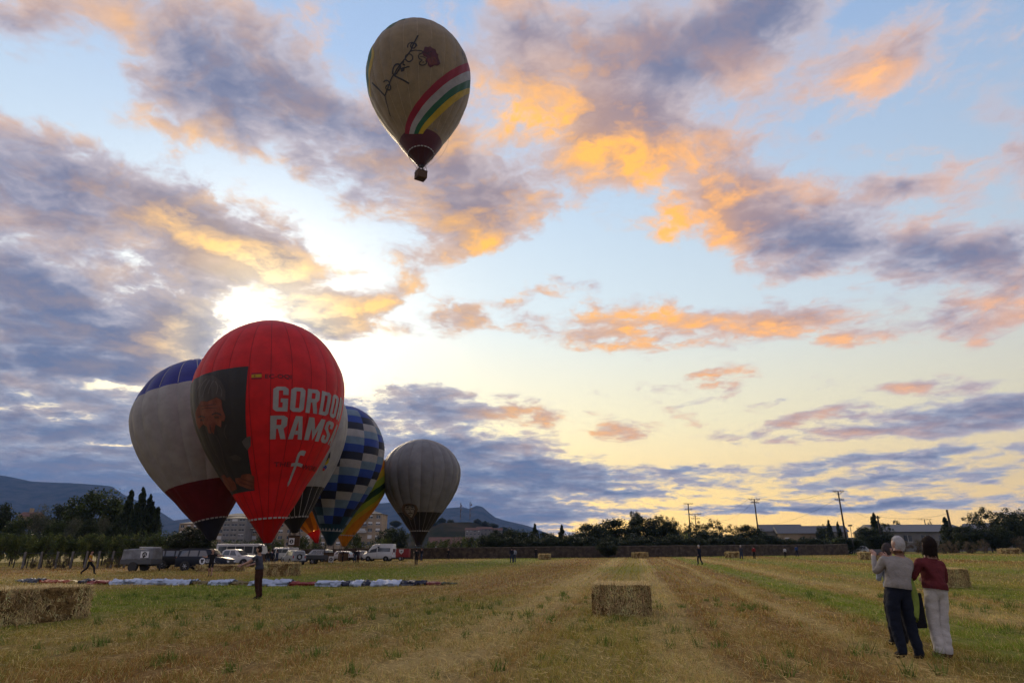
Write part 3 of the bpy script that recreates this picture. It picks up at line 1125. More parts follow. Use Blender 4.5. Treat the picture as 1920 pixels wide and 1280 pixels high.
F_ORANGE = fabric('orange', (0.55, 0.22, 0.012), 0.3)
F_YELLOW = fabric('yellow', (0.52, 0.36, 0.02), 0.3)
F_LIME = fabric('lime', (0.25, 0.34, 0.03), 0.3)
F_GREEN = fabric('green', (0.02, 0.11, 0.045))
F_DGREEN = fabric('dark_green', (0.012, 0.05, 0.018))
F_WINE = fabric('wine', (0.27, 0.010, 0.025))
F_BROWN = fabric('amber_brown', (0.28, 0.10, 0.012), 0.3)
F_PRINT = fabric('print_white', (0.32, 0.315, 0.31), 0.1)
F_TAPE = fabric('tape', (0.40, 0.38, 0.36), 0.2)
F_TAPE_R = fabric('tape_red', (0.34, 0.010, 0.014), 0.25)
F_TAPE_G = fabric('tape_grey', (0.17, 0.16, 0.155), 0.15)
F_SKIN = mat('fabric_print_skin', (0.20, 0.068, 0.042), 0.6, col2=(0.12, 0.036, 0.022), vscale=1.3, spec=0.2)
F_SKIN2 = fabric('print_skin_dark', (0.105, 0.032, 0.020), 0.1)
F_HAIR = fabric('print_hair', (0.055, 0.045, 0.042), 0.1)
F_HAIR2 = fabric('print_hair_grey', (0.10, 0.09, 0.085), 0.1)
F_CHAR = fabric('print_charcoal', (0.030, 0.028, 0.028), 0.1)

# 1. blue, white and dark red balloon, furthest left
b = Balloon((398, 1012), 672, 241, 505, 78, 20, 0.035, skirt=0.30)
balloon_thing(b, 'hot_air_balloon', 'inflated balloon with blue top, off-white middle and dark red base, furthest left')
gore_parts(b, lambda g, k: (F_MAROON, F_WHITE, F_BLUE)[k], panel=[0, .20, .755, 1.0])
for g in range(b.gores):
    th0 = g / b.gores * 2 * math.pi
    t = np.linspace(.76, 0.99, 26)
    w = 0.035 / np.maximum(b.rad(th0, t), 0.2)
    V = np.concatenate([b.surf(th0 - w, t, 0.02), b.surf(th0 + w, t, 0.02)]) - b.org
    link_mesh('seam_tape', fast_mesh('seam_tape', V, [(i, i + 1, 27 + i, 26 + i) for i in range(25)]), F_TAPE, b.root)
skirt_part(b, F_NAVY, F_TAPE)
BAL_FR = b

# 2. red balloon with the printed portrait
b = Balloon((502, 1017), 600, 357, 646, 64, 24, 0.012, skirt=0.30)
balloon_thing(b, 'hot_air_balloon', 'big red balloon with a printed portrait panel and large white lettering')
gore_parts(b, lambda g, k: F_RED, seam=F_TAPE_R)
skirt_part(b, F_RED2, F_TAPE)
BAL_RED = b
C2 = lambda x, y: (220 + x / 2.783, 580 + y / 2.783)
tr, br_ = flat_pts(b, [C2(684, 297), C2(718, 944)])
tm = flat_pts(b, [C2(560, 308)])[0]
bl_ = flat_pts(b, [C2(640, 946)])[0]
lx = -1.80 * b.R
drape_poly(b, None, F_CHAR, 'portrait_panel', 0.035, flat=[(tr[0], tr[1]), (tm[0], tr[1]), (lx, tr[1]), (lx, br_[1]), (bl_[0], br_[1]), (br_[0], br_[1])])
def pp(pts, m, name, off):
    drape_poly(b, [C2(*p) for p in pts], m, name, off)
pp([(412, 470), (404, 410), (425, 365), (462, 345), (505, 345), (545, 375), (566, 425), (566, 480), (548, 470), (520, 455), (470, 478), (440, 475), (428, 500), (418, 545)], F_HAIR, 'portrait_hair', 0.055)
drape_strokes(b, [([C2(430, 455), C2(440, 400), C2(470, 362)], .14), ([C2(448, 455), C2(462, 405), C2(486, 366)], .16), ([C2(476, 440), C2(490, 400), C2(505, 372)], .10), ([C2(520, 440), C2(526, 405), C2(515, 375)], .12), ([C2(545, 455), C2(548, 425), C2(535, 395)], .08), ([C2(420, 470), C2(420, 420), C2(440, 385)], .08)], F_HAIR2, 'portrait_hair', 0.07)
pp([(428, 500), (440, 478), (470, 480), (520, 458), (545, 472), (552, 520), (566, 560), (560, 585), (546, 580), (545, 615), (515, 600), (508, 650), (480, 645), (472, 612), (452, 600), (432, 625), (415, 590), (412, 540)], F_SKIN, 'portrait_face', 0.07)
pp([(506, 556), (536, 558), (534, 570), (512, 570)], F_SKIN2, 'portrait_face', 0.085)
pp([(434, 572), (456, 570), (454, 582), (438, 584)], F_SKIN2, 'portrait_face', 0.085)
drape_strokes(b, [([C2(498, 548), C2(520, 541), C2(546, 549)], .11), ([C2(428, 563), C2(446, 557), C2(464, 566)], .11), ([C2(512, 565), C2(522, 562), C2(533, 566)], .08), ([C2(438, 578), C2(446, 575), C2(454, 579)], .08), ([C2(440, 505), C2(480, 500), C2(520, 495)], .05), ([C2(445, 520), C2(480, 514), C2(525, 512)], .05), ([C2(488, 600), C2(494, 640), C2(505, 645)], .1)], F_CHAR, 'portrait_lines', 0.10)
pp([(546, 868), (562, 860), (575, 880), (592, 872), (605, 890), (618, 905), (628, 938), (600, 950), (575, 940), (560, 905)], F_SKIN, 'portrait_hand', 0.07)
pp([(618, 880), (645, 878), (652, 860), (690, 855), (716, 872), (716, 940), (690, 938), (640, 918), (622, 905)], F_SKIN, 'portrait_hand', 0.07)
drape_strokes(b, [([C2(575, 880), C2(590, 910), C2(600, 935)], .1), ([C2(592, 874), C2(608, 905), C2(616, 930)], .1), ([C2(645, 880), C2(680, 892), C2(714, 905)], .1), ([C2(640, 900), C2(675, 912), C2(712, 925)], .1)], F_SKIN2, 'portrait_lines', 0.09)
pp([(650, 690), (672, 668), (695, 660), (697, 712), (680, 735), (662, 715)], F_HAIR2, 'portrait_fold', 0.06)
pp([(585, 770), (620, 755), (650, 775), (640, 790), (610, 785)], F_HAIR, 'portrait_fold', 0.06)
drape_strokes(b, [([C2(520, 660), C2(545, 720), C2(560, 800), C2(580, 860)], .16), ([C2(460, 640), C2(490, 720), C2(530, 800)], .12), ([C2(575, 675), C2(560, 640), C2(570, 600)], .12), ([C2(480, 690), C2(500, 740), C2(530, 770)], .1)], F_HAIR, 'portrait_fold', 0.06)
# flag and registration
fb, ft = flat_pts(b, [C2(701, 366), C2(701, 332)])
fw = flat_pts(b, [C2(754, 349)])[0][0] - fb[0]
fh = ft[1] - fb[1]
for k, (a0, a1, m) in enumerate(((0, .27, F_WINE), (.27, .73, F_YELLOW), (.73, 1, F_WINE))):
    drape_poly(b, None, m, 'flag_stripe', 0.045, flat=[(fb[0], fb[1] + fh * a0), (fb[0] + fw, fb[1] + fh * a0), (fb[0] + fw, fb[1] + fh * a1), (fb[0], fb[1] + fh * a1)])
drape_poly(b, None, F_BROWN, 'flag_crest', 0.06, flat=[(fb[0] + fw * .25, fb[1] + fh * .35), (fb[0] + fw * .4, fb[1] + fh * .35), (fb[0] + fw * .4, fb[1] + fh * .66), (fb[0] + fw * .25, fb[1] + fh * .66)])
x0, x1 = flat_pts(b, [C2(770, 364), C2(908, 366)])
drape_text(b, 'EC-OQI', C2(770, 364), C2(770, 337), x1[0] - x0[0], F_BLACK, 0.012)
g0, g1 = flat_pts(b, [C2(812, 530), C2(1140, 565)])
wG = (g1[0] - g0[0]) * 6 / 5
block_text(b, 'GORDON', C2(812, 532), C2(814, 402), wG * 1.0, F_PRINT)
r0, r1 = flat_pts(b, [C2(797, 680), C2(1112, 712)])
block_text(b, 'RAMSAY', C2(797, 678), C2(799, 555), (r1[0] - r0[0]) * 6 / 5.05, F_PRINT)
drape_strokes(b, [([C2(978, 752), C2(955, 748), C2(938, 775), C2(930, 810), C2(915, 850), C2(895, 900), (220 + 886 / 2.783, 580 + 912 / 2.783)], .42), ([C2(906, 812), C2(935, 808), C2(962, 816)], .28)], F_PRINT, 'lettering', 0.06)
x0, x1 = flat_pts(b, [C2(815, 820), C2(898, 818)])
drape_text(b, 'THE', C2(815, 822), C2(815, 796), x1[0] - x0[0], F_MAROON, 0.02)
x0, x1 = flat_pts(b, [C2(955, 826), C2(1032, 838)])
drape_text(b, 'WORD', C2(955, 834), C2(955, 808), x1[0] - x0[0], F_MAROON, 0.02)
# band above the skirt
basket_part(b, -1.05, ground=True, yaw=0.4, frame_gap=0.95)

# 3. white balloon, mostly hidden behind the red one
b = Balloon((553, 998), 690, 440, 652, 76, 20, 0.02, skirt=0.26)
balloon_thing(b, 'hot_air_balloon', 'white balloon with black base, mostly hidden behind the red balloon')
gore_parts(b, lambda g, k: (F_BLACK, F_WHITE, F_STEEL)[k], panel=[0, .17, .80, 1.0], seam=F_TAPE)
skirt_part(b, F_BLACK, F_TAPE)
C3 = lambda x, y: (530 + x / 4, 740 + y / 4)
for pts, m in (([(345, 440), (358, 425), (352, 470), (335, 500), (325, 495)], F_BLACK), ([(312, 520), (345, 470), (342, 510), (322, 525)], F_YELLOW), ([(300, 545), (322, 525), (330, 545), (310, 560)], F_COBALT), ([(296, 560), (310, 545), (314, 565), (300, 572)], F_RED)):
    drape_poly(b, [C3(*p) for p in pts], m, 'emblem', 0.05)
basket_part(b, -0.35, ground=None, yaw=0.2, frame_gap=0.75, width=1.2)
BAL_WHITE = b
# number plate on the basket side
m_plate = mat('plate_white', (0.7, 0.7, 0.7), 0.5, var=0.05)
m_plateblack = mat('plate_black', (0.012, 0.012, 0.014), 0.5)
def number_plate(parent, loc, size, rz=0.0, glyph='3'):
    bm = bmesh.new()
    bx(bm, -size / 2, size / 2, -0.02, 0.02, -size * .58, size * .58)
    pl = bm_obj('number_plate', bm, m_plate, parent, bevel=0.015)
    pl.location = loc
    pl.rotation_euler = (0, 0, rz)
    bm = bmesh.new()
    cyl(bm, (0, -0.026, -0.03 * size), (0, 1, 0), size * .36, 0.008, 24)
    bm_obj('plate_disc', bm, m_plateblack, pl)
    bm = text_bm(glyph, size * .42, size * .26, 0.02)
    for v in bm.verts:
        v.co = Vector((v.co.x - size * .13, -0.034, v.co.y - size * .24))
    bm_obj('plate_digit', bm, m_plate, pl)
    return pl
number_plate(b.root, (-0.05, -0.72, -0.95), 0.62, 0.0)

# 4. orange balloon behind, only its base in view, burner lit
b = Balloon((595, 1018), 866, 512, 622, 112, 16, 0.03, skirt=0.42)
balloon_thing(b, 'hot_air_balloon', 'amber brown balloon base with red skirt and lit burner, glimpsed behind the white balloon')
gore_parts(b, lambda g, k: F_BROWN if g % 2 else F_ORANGE, rows=30, across=5)
skirt_part(b, F_RED2)
m_flame = bpy.data.materials.new('burner_flame')
m_flame.use_nodes = True
ntf = m_flame.node_tree
ntf.nodes.remove(ntf.nodes['Principled BSDF'])
em = ntf.nodes.new('ShaderNodeEmission')
em.inputs[0].default_value = (1.0, 0.45, 0.12, 1)
em.inputs[1].default_value = 5.0
ntf.links.new(em.outputs[0], ntf.nodes['Material Output'].inputs[0])
bm = bmesh.new()
tube(bm, [b.ax * 1.4, b.ax * 1.8, b.ax * 2.4, b.ax * 3.4], [0.08, 0.15, 0.12, 0.02], 10)
bm_obj('flame', bm, m_flame, b.root, True)
basket_part(b, -1.0, yaw=0.1)

# 5. blue chequered balloon
b = Balloon((618, 1022), 760, 556, 721, 92, 12, 0.055, skirt=0.30)
balloon_thing(b, 'hot_air_balloon', 'balloon chequered in white, steel blue, cobalt and black panels')
rows_t = [0, .055] + list(np.linspace(.055, 1.0, 17)[1:])
CHK = (F_WHITE, F_INK, F_COBALT, F_STEEL)
gore_parts(b, lambda g, k: F_TEAL if k == 0 else (F_COBALT if k == len(rows_t) - 2 else (F_TEAL if (k < 3 and (k - g) % 4 == 0) else CHK[(k - g) % 4])), panel=rows_t, rows=44)
skirt_part(b, F_TEAL)
V, Fz = [], []                       # white zigzag at the mouth
for i in range(20):
    a0, a1, a2 = (2 * math.pi * (i + q) / 20 for q in (0, .5, 1))
    q = len(V)
    for a, h in ((a0, 0), (a1, .55), (a2, 0)):
        V.append(b.ax * (b.sk + 0.02 + h * 0.9) + (b.e2 * math.cos(a) + b.e1 * math.sin(a)) * (b.R * .235 * (1 + h * .26) + 0.10))
    Fz.append((q, q + 2, q + 1))
mesh_obj('zigzag_trim', V, Fz, F_PRINT, b.root)
basket_part(b, -0.95, yaw=0.2)
BAL_CHK = b

# 6. yellow and green balloon behind the chequered one
b = Balloon((645, 1024), 828, 590, 729, 104, 16, 0.02, skirt=0.30)
balloon_thing(b, 'hot_air_balloon', 'orange, yellow and green slant-striped balloon half hidden by the chequered balloon')
gore_parts(b, lambda g, k: F_ORANGE, seam=None, rows=40)
def sl(th, c):                       # slanted bands, rising to the right
    return c + 0.26 * th
ths = np.linspace(-0.6, 2.4, 40)
for lo, hi, m in ((.02, .10, F_YELLOW), (.10, .19, F_LIME), (.19, .28, F_DGREEN), (.28, .37, F_LIME), (.37, .45, F_YELLOW)):
    drape_grid(b, [(q, min(.99, sl(q, lo))) for q in ths], [(q, min(.995, sl(q, hi))) for q in ths], m, 'colour_band', 0.03, n=40, k=6)
x0 = flat_pts(b, [(662, 1000)])[0]
drape_text(b, 'EC', (660, 1003), (660, 997), 1.1, F_BLACK, 0.02)
skirt_part(b, F_ORANGE, F_TAPE)
basket_part(b, -0.95, yaw=0.5)

# 7. grey balloon with black base and a line-drawn face
b = Balloon((785, 1023), 823, 714, 864, 106, 20, 0.04, skirt=0.36)
balloon_thing(b, 'hot_air_balloon', 'grey balloon with black base and line-drawn face emblem, standing apart on the right')
gore_parts(b, lambda g, k: F_BLACK if k == 0 else (F_GREY if g % 2 else F_GREY2) if k == 1 else F_BLACK, panel=[0, .185, .985, 1.0], seam=F_TAPE_G)
skirt_part(b, F_BLACK, F_TAPE)
E = lambda x, y: C3(x, y)
drape_poly(b, [E(*p) for p in [(893, 850), (905, 822), (950, 812), (1000, 825), (1016, 855), (1005, 890), (985, 915), (965, 938), (945, 920), (915, 895), (898, 872)]], F_BROWN if False else fabric('emblem_brown', (0.13, 0.085, 0.05), .1), 'emblem', 0.04)
drape_poly(b, [E(*p) for p in [(915, 840), (925, 826), (960, 822), (988, 832), (992, 860), (985, 890), (968, 922), (950, 905), (928, 885), (918, 865)]], fabric('emblem_pale', (0.30, 0.27, 0.23), .1), 'emblem', 0.06)
ln = [([E(918, 848), E(925, 828), E(955, 824), E(985, 832), E(992, 855)], .13), ([E(920, 850), E(930, 880), E(950, 905), E(968, 924), E(984, 895), (530 + 990 / 4, 740 + 860 / 4)], .13),
      ([E(930, 842), E(950, 838)], .12), ([E(962, 838), E(982, 842)], .12), ([E(930, 858), E(940, 852), E(950, 860)], .12), ([E(965, 860), E(974, 853), E(984, 860)], .12),
      ([E(958, 848), E(956, 872), E(964, 876)], .12), ([E(944, 888), E(958, 884), E(976, 890)], .14), ([E(952, 900), E(966, 898)], .12), ([E(926, 832), E(955, 832), E(984, 838)], .08)]
drape_strokes(b, ln, F_BLACK, 'emblem_lines', 0.08)
basket_part(b, -0.9, yaw=0.3)
BAL_GREY = b

# 8. the balloon in the air
b = Balloon((790, 311), 33, 686, 882, 76, 24, 0.015, skirt=0.26, lean_y=3.0, tip_r=0.06)
balloon_thing(b, 'hot_air_balloon', 'cream balloon with wine, white, green and yellow bands flying high above')
gore_parts(b, lambda g, k: (F_WINE if False else fabric('wine_dark', (0.085, 0.016, 0.022), .15), F_CREAM)[min(k, 1)], panel=[0, .085, 1.0], seam=None, rows=56)
tape_c = fabric('tape_cream', (0.40, 0.33, 0.21), .25)
for g in range(b.gores):
    th0 = g / b.gores * 2 * math.pi
    t = np.linspace(.1, 0.99, 50)
    w = 0.02 / np.maximum(b.rad(th0, t), 0.2)
    V = np.concatenate([b.surf(th0 - w, t, 0.012), b.surf(th0 + w, t, 0.012)]) - b.org
    link_mesh('seam_tape', fast_mesh('seam_tape', V, [(i, i + 1, 51 + i, 50 + i) for i in range(49)]), tape_c, b.root)
C1 = lambda x, y: (660 + x / 3.554, 10 + y / 3.554)
def curve(pts):
    c = [b.inv(*C1(*p)) for p in pts]
    return c
def wrap(c, k=0.9):                  # carry on round the side
    (a0, t0), (a1, t1) = c[0], c[2]
    sl_ = (t0 - t1) / (a0 - a1 + 1e-6)
    return [(a0 + k * q, t0 + sl_ * k * q * (1 - .35 * q)) for q in (1.0, .75, .5, .25)] + c
cur = [wrap(curve(p)) for p in (
    [(770, 383), (700, 412), (610, 470), (520, 550), (440, 640), (390, 720), (360, 790), (353, 858)],
    [(770, 440), (715, 465), (640, 510), (560, 580), (490, 650), (440, 720), (400, 790), (381, 858)],
    [(770, 500), (730, 520), (665, 555), (590, 620), (520, 690), (470, 750), (430, 810), (413, 858)],
    [(768, 553), (730, 570), (670, 605), (600, 665), (540, 725), (490, 780), (455, 830), (443, 858)],
    [(755, 598), (720, 622), (660, 668), (600, 722), (545, 775), (505, 815), (478, 845), (472, 858)])]
for a, c, m in zip(cur, cur[1:], (F_WINE, F_WHITE, F_GREEN, F_YELLOW)):
    drape_grid(b, a, c, m, 'colour_band', 0.025, n=70, k=6)
def wrapl(c):
    (a0, t0), (a1, t1) = c[0], c[1]
    return [(a0 - .35 * q, t0 - .12 * q) for q in (1.0, .6, .3)] + c
lc = [wrapl(curve(p)) for p in (
    [(100, 420), (118, 330), (165, 232), (245, 148), (350, 100)],
    [(112, 420), (135, 320), (185, 228), (265, 150), (375, 96)],
    [(128, 420), (160, 320), (215, 228), (295, 152), (400, 98)])]
lc0 = [(a - 0.22, min(t + .03, .97)) for a, t in lc[0]]
for a, c, m in ((lc0, lc[0], F_WHITE), (lc[0], lc[1], F_GREEN), (lc[1], lc[2], F_YELLOW)):
    drape_grid(b, a, c, m, 'colour_band', 0.025, n=50, k=5)
CC = lambda *a, **k: [C1(*p) for p in circle_px(*a, **k)]
LW = .17
drape_strokes(b, [
    ([C1(440, 203), C1(405, 275), C1(385, 312), C1(330, 388), C1(285, 455), C1(245, 535), C1(226, 590), C1(222, 610), C1(236, 665), C1(258, 742)], .20),
    ([C1(135, 518), C1(180, 562), C1(222, 606)], .26),
    (CC(244, 550, 17), LW), ([C1(211, 515), C1(225, 504), C1(243, 508), C1(254, 530), C1(258, 560)], LW),
    ([C1(272, 462), C1(274, 425), C1(290, 398), C1(314, 396), C1(322, 415), C1(300, 455), C1(284, 470), C1(320, 490), C1(380, 523)], .22),
    ([C1(325, 430), C1(345, 418), C1(343, 436), C1(330, 442), C1(352, 418), C1(384, 412)], LW),
    (CC(380, 352, 25), LW), ([C1(345, 372), C1(340, 395), C1(356, 400)], LW),
    (CC(408, 272, 17), LW), ([C1(371, 285), C1(376, 262), C1(398, 250), C1(424, 258), C1(432, 275)], LW),
    ([C1(388, 310), C1(425, 303), C1(458, 305), C1(480, 318)], .14)], F_BLACK, 'lettering', 0.05, step=0.3)
drape_poly(b, [C1(*p) for p in [(466, 318), (480, 298), (484, 278), (505, 282), (522, 275), (536, 288), (556, 296), (562, 320), (575, 330), (573, 350), (582, 368), (588, 392), (570, 405), (548, 402), (522, 418), (506, 405), (502, 385), (488, 372), (498, 350), (478, 340)]], fabric('leaf_wine', (0.075, 0.012, 0.018), .1), 'vine_leaf', 0.045)
drape_poly(b, [C1(*p) for p in [(502, 365), (530, 345), (555, 350), (566, 378), (560, 398), (535, 400), (515, 396)]], fabric('leaf_rust', (0.14, 0.035, 0.02), .1), 'vine_leaf', 0.06)
drape_strokes(b, [([C1(468, 322), C1(445, 335), C1(448, 358), C1(468, 368), C1(450, 385), C1(455, 402), C1(480, 402), C1(496, 390), C1(492, 374)], .14), ([C1(455, 345), C1(478, 350), C1(495, 360)], .1), ([C1(470, 385), C1(482, 380)], .1), ([C1(480, 315), C1(520, 340), C1(560, 380)], .07), ([C1(500, 325), C1(530, 310)], .06), ([C1(520, 345), C1(528, 380)], .06)], F_BLACK, 'lettering', 0.07)
x0 = flat_pts(b, [C1(735, 330)])[0]
drape_text(b, 'EC', C1(733, 330), C1(733, 305), 0.95, F_NAVY, 0.0)
drape_text(b, 'IMOAS', C1(545, 835), C1(549, 818), 1.6, F_TAPE_G, 0.0)
skirt_part(b, fabric('scoop_wine', (0.05, 0.008, 0.010), .1), F_TAPE)
basket_part(b, -1.0, width=1.35, depth=1.25, height=1.05, frame_gap=0.75, yaw=0.55)
# crown line hanging from the side
p0, p1 = np.array(at(845, 228, 77)), np.array(at(797, 316, 76))
pts = [Vector(p0 * (1 - q) + p1 * q) + Vector((1.0 * math.sin(q * math.pi), 0, -0.9 * math.sin(q * math.pi))) - b.tip for q in np.linspace(0, 1, 14)]
tube_obj('crown_line', pts, 0.012, M_CABLE, b.root, 5)
BAL_FLY = b
# ------------------------------------------------------------------ walls, buildings, poles
M_STONE = mat('field_stone', (0.12, 0.095, 0.07), 0.95, col2=(0.04, 0.033, 0.026), vscale=1.6, bump=1.0, bscale=3.0, spec=0.1)
nt = M_STONE.node_tree                      # coursed rubble: each stone its own shade
tcw = nt.nodes.new('ShaderNodeTexCoord')
vor = nt.nodes.new('ShaderNodeTexVoronoi')
vor.inputs['Scale'].default_value = 2.6
nt.links.new(tcw.outputs['Object'], vor.inputs['Vector'])
pw = nt.nodes['Principled BSDF']
old = S(nt, pw.inputs['Base Color'].links[0].from_socket)
vr, vg, vb = n_sep(nt, S(nt, vor.outputs['Color']))
nt.links.new(n_mix(nt, vr * 0.6, old, (0.05, 0.04, 0.033)).k, pw.inputs['Base Color'])
M_COPING = mat('wall_coping', (0.13, 0.11, 0.09), 0.9, var=0.4, vscale=1.5, spec=0.1)

def wall_run(name, label, pts, thick=0.5, hs=1.9):
    """stone wall along ground points, crest a little uneven; coping as a part"""
    root = thing(name, label, 'wall', pts[0])
    o = np.array(pts[0])
    dense = []
    for a, c in zip(pts, pts[1:]):
        n = max(2, int((Vector(c) - Vector(a)).length / 1.5))
        for i in range(n):
            dense.append(Vector(a).lerp(Vector(c), i / n))
    dense.append(Vector(pts[-1]))
    V, F, V2, F2 = [], [], [], []
    for i, p in enumerate(dense):
        t = (dense[min(i + 1, len(dense) - 1)] - dense[max(i - 1, 0)])
        t.z = 0
        nrm = Vector((-t.y, t.x, 0)).normalized() * thick / 2
        g = float(gz(p.x, p.y))
        h = hs + 0.10 * mnoise.noise(Vector((p.x * 0.2, p.y * 0.2, 3.0))) + 0.05 * mnoise.noise(Vector((p.x * 1.1, p.y, 8.0)))
        base = Vector((p.x, p.y, g - 0.3))
        for s_, z in ((-1, 0), (-1, h + .3), (1, h + .3), (1, 0)):
            q = base + nrm * s_ + Vector((0, 0, z))
            V.append(q - Vector(o))
        for s_, z in ((-1.18, h + .302), (-1.1, h + .42), (1.1, h + .42), (1.18, h + .302)):
            V2.append(base + nrm * s_ + Vector((0, 0, z)) - Vector(o))
    for i in range(len(dense) - 1):
        a = i * 4
        for k in range(3):
            F.append((a + k, a + k + 1, a + k + 5, a + k + 4))
            F2.append((a + k, a + k + 1, a + k + 5, a + k + 4))
        F2.append((a + 3, a, a + 4, a + 7))
    mesh_obj('wall_body', V, F, M_STONE, root)
    mesh_obj('coping', V2, F2, M_COPING, root)
    return root

WALL_D = 118.0
wall_run('field_wall', 'long low rubble stone wall closing the field behind the cars and balloons', [gpt(px, d) for px, d in ((452, 121), (700, 120), (900, 118), (1240, 116), (1410, 118), (1590, 124))], hs=1.75)

M_RENDER = mat('ochre_render', (0.30, 0.235, 0.165), 0.9, var=0.25, vscale=0.25, spec=0.2)
M_RENDER2 = mat('grey_render', (0.20, 0.19, 0.18), 0.9, var=0.2, vscale=0.3, spec=0.2)
M_SLATE = mat('slate_roof', (0.06, 0.055, 0.055), 0.8, var=0.3, vscale=1.5)
M_TILE = mat('clay_roof', (0.12, 0.055, 0.04), 0.85, var=0.35, vscale=1.2)
M_SHUT = mat('white_shutter', (0.55, 0.55, 0.56), 0.6, var=0.1)
M_GLASS = mat('dark_glass', (0.02, 0.024, 0.03), 0.12, spec=0.7)
M_SLAB = mat('balcony_slab', (0.36, 0.35, 0.34), 0.8, var=0.1)
M_METALP = mat('metal_cladding', (0.075, 0.08, 0.092), 0.6, var=0.2)

def building(name, label, corner, rz, w, d, h, wallm, roofm, roof_h, floors, cols, win=(1.5, 1.3), balcony=(), shut=0.5, seed=1, cat='building', gable=False, sill=1.0, eave=0.5, chimneys=0):
    """front face along local +x at y=0, looking to -y"""
    root = thing(name, label, cat, corner, rz)
    rnd = random.Random(seed)
    box('wall', 0, w, 0, d, -1.5, h, wallm, root)
    e = eave
    if gable:
        V = [(-e, -e, h), (w + e, -e, h), (w + e, d + e, h), (-e, d + e, h), (-e, d / 2, h + roof_h), (w + e, d / 2, h + roof_h)]
        Fc = [(0, 1, 5, 4), (2, 3, 4, 5), (0, 4, 3), (1, 2, 5), (3, 2, 1, 0)]
    else:
        i = min(w, d) * 0.45
        V = [(-e, -e, h), (w + e, -e, h), (w + e, d + e, h), (-e, d + e, h), (i, d / 2, h + roof_h), (w - i, d / 2, h + roof_h)]
        Fc = [(0, 1, 5, 4), (2, 3, 4, 5), (3, 0, 4), (1, 2, 5), (3, 2, 1, 0)]
    V = [(x, y, z + 0.004) for x, y, z in V]
    rf = mesh_obj('roof', V, Fc, roofm, root)
    for c in range(chimneys):
        x = w * (c + 0.6) / (chimneys + 0.4)
        box('chimney', x - .5, x + .5, d / 2 - .5, d / 2 + .5, h + roof_h * .5, h + roof_h + 1.3, wallm, rf)
    fh = h / floors
    def windows(x0, x1, yface, n, axis):
        for f in range(floors):
            for c in range(n):
                q = x0 + (x1 - x0) * (c + .5) / n
                z0 = f * fh + sill
                ww, wh = win
                if (c % max(n, 1)) in balcony and axis == 0:
                    ww, wh = ww * 1.5, wh * 1.25
                    z0 -= .35
                if rnd.random() < 0.05:
                    continue
                def bxx(nm, a0, a1, o0, o1, zz0, zz1, m, par):
                    if axis == 0:
                        return box(nm, a0, a1, yface - o1, yface - o0, zz0, zz1, m, par)
                    return box(nm, yface + o0, yface + o1, a0, a1, zz0, zz1, m, par)
                wn = bxx('window', q - ww / 2, q + ww / 2, -.1, .03, z0, z0 + wh, M_GLASS, root)
                bxx('frame', q - ww / 2 - .08, q + ww / 2 + .08, .0, .05, z0 - .1, z0, M_SHUT, wn)
                bxx('frame', q - .04, q + .04, .0, .045, z0, z0 + wh, M_SHUT, wn)
                if rnd.random() < shut:
                    k = rnd.choice((.35, .6, 1.0))
                    bxx('shutter', q - ww / 2, q + ww / 2, .03, .07, z0 + wh * (1 - k), z0 + wh, M_SHUT, wn)
                if (c % max(n, 1)) in balcony and axis == 0:
                    bl = box('balcony', q - ww * .8, q + ww * .8, yface - 1.3, yface - .004, z0 - .28, z0 - .1, M_SLAB, root)
                    box('railing', q - ww * .8, q + ww * .8, yface - 1.3, yface - 1.22, z0 - .1, z0 + .85, M_SLAB if rnd.random() < .6 else M_METALP, bl)
    windows(0, w, 0.0, cols[0], 0)
    if cols[1]:
        windows(0, d, w, cols[1], 1)
    return root

def place(px, py_base, depth):
    """ground-level point far behind the field"""
    p = at(px, py_base, depth)
    return p

BD = 330.0
k = BD / FPX * 1.02
def bpt(px, z, d=BD):
    p = at(px, 1000, d)
    return Vector((p.x, d, z))
hB = at(716, 957, BD).z
building('apartment_block', 'ochre apartment block behind the right-hand balloons, five storeys with white shutters', bpt(556, 1.0), 0.0, at(714, 980, BD).x - at(556, 980, BD).x, 14, hB - 1.0 - 1.5, M_RENDER, M_SLATE, 2.0, 6, (11, 0), (2.0, 1.5), (8,), 0.7, 3, chimneys=2)
hA = at(440, 966, BD).z
building('apartment_block', 'ochre apartment block with balcony column, seen between the two leftmost balloons', bpt(404, 1.0, BD + 6), 0.0, at(552, 980, BD).x - at(404, 980, BD).x, 14, hA - 1.0, M_RENDER, M_SLATE, 1.8, 6, (9, 0), (2.0, 1.5), (2, 3), 0.6, 5, chimneys=1)
building('apartment_block', 'small pale apartment block showing left of the red-based balloon', bpt(334, 1.0, BD + 40), 0.0, 18, 12, at(340, 981, BD + 40).z - 1, M_RENDER, M_SLATE, 1.5, 5, (5, 0), (1.8, 1.4), (), 0.6, 8)
building('apartment_tower', 'grey glazed stair tower rising between the balloons', bpt(416, 1.0, BD - 6), 0.0, 11, 10, at(425, 972, BD).z - 1, M_RENDER2, M_SLATE, 1.0, 7, (3, 0), (2.6, 1.0), (), 0.2, 12, cat='building')
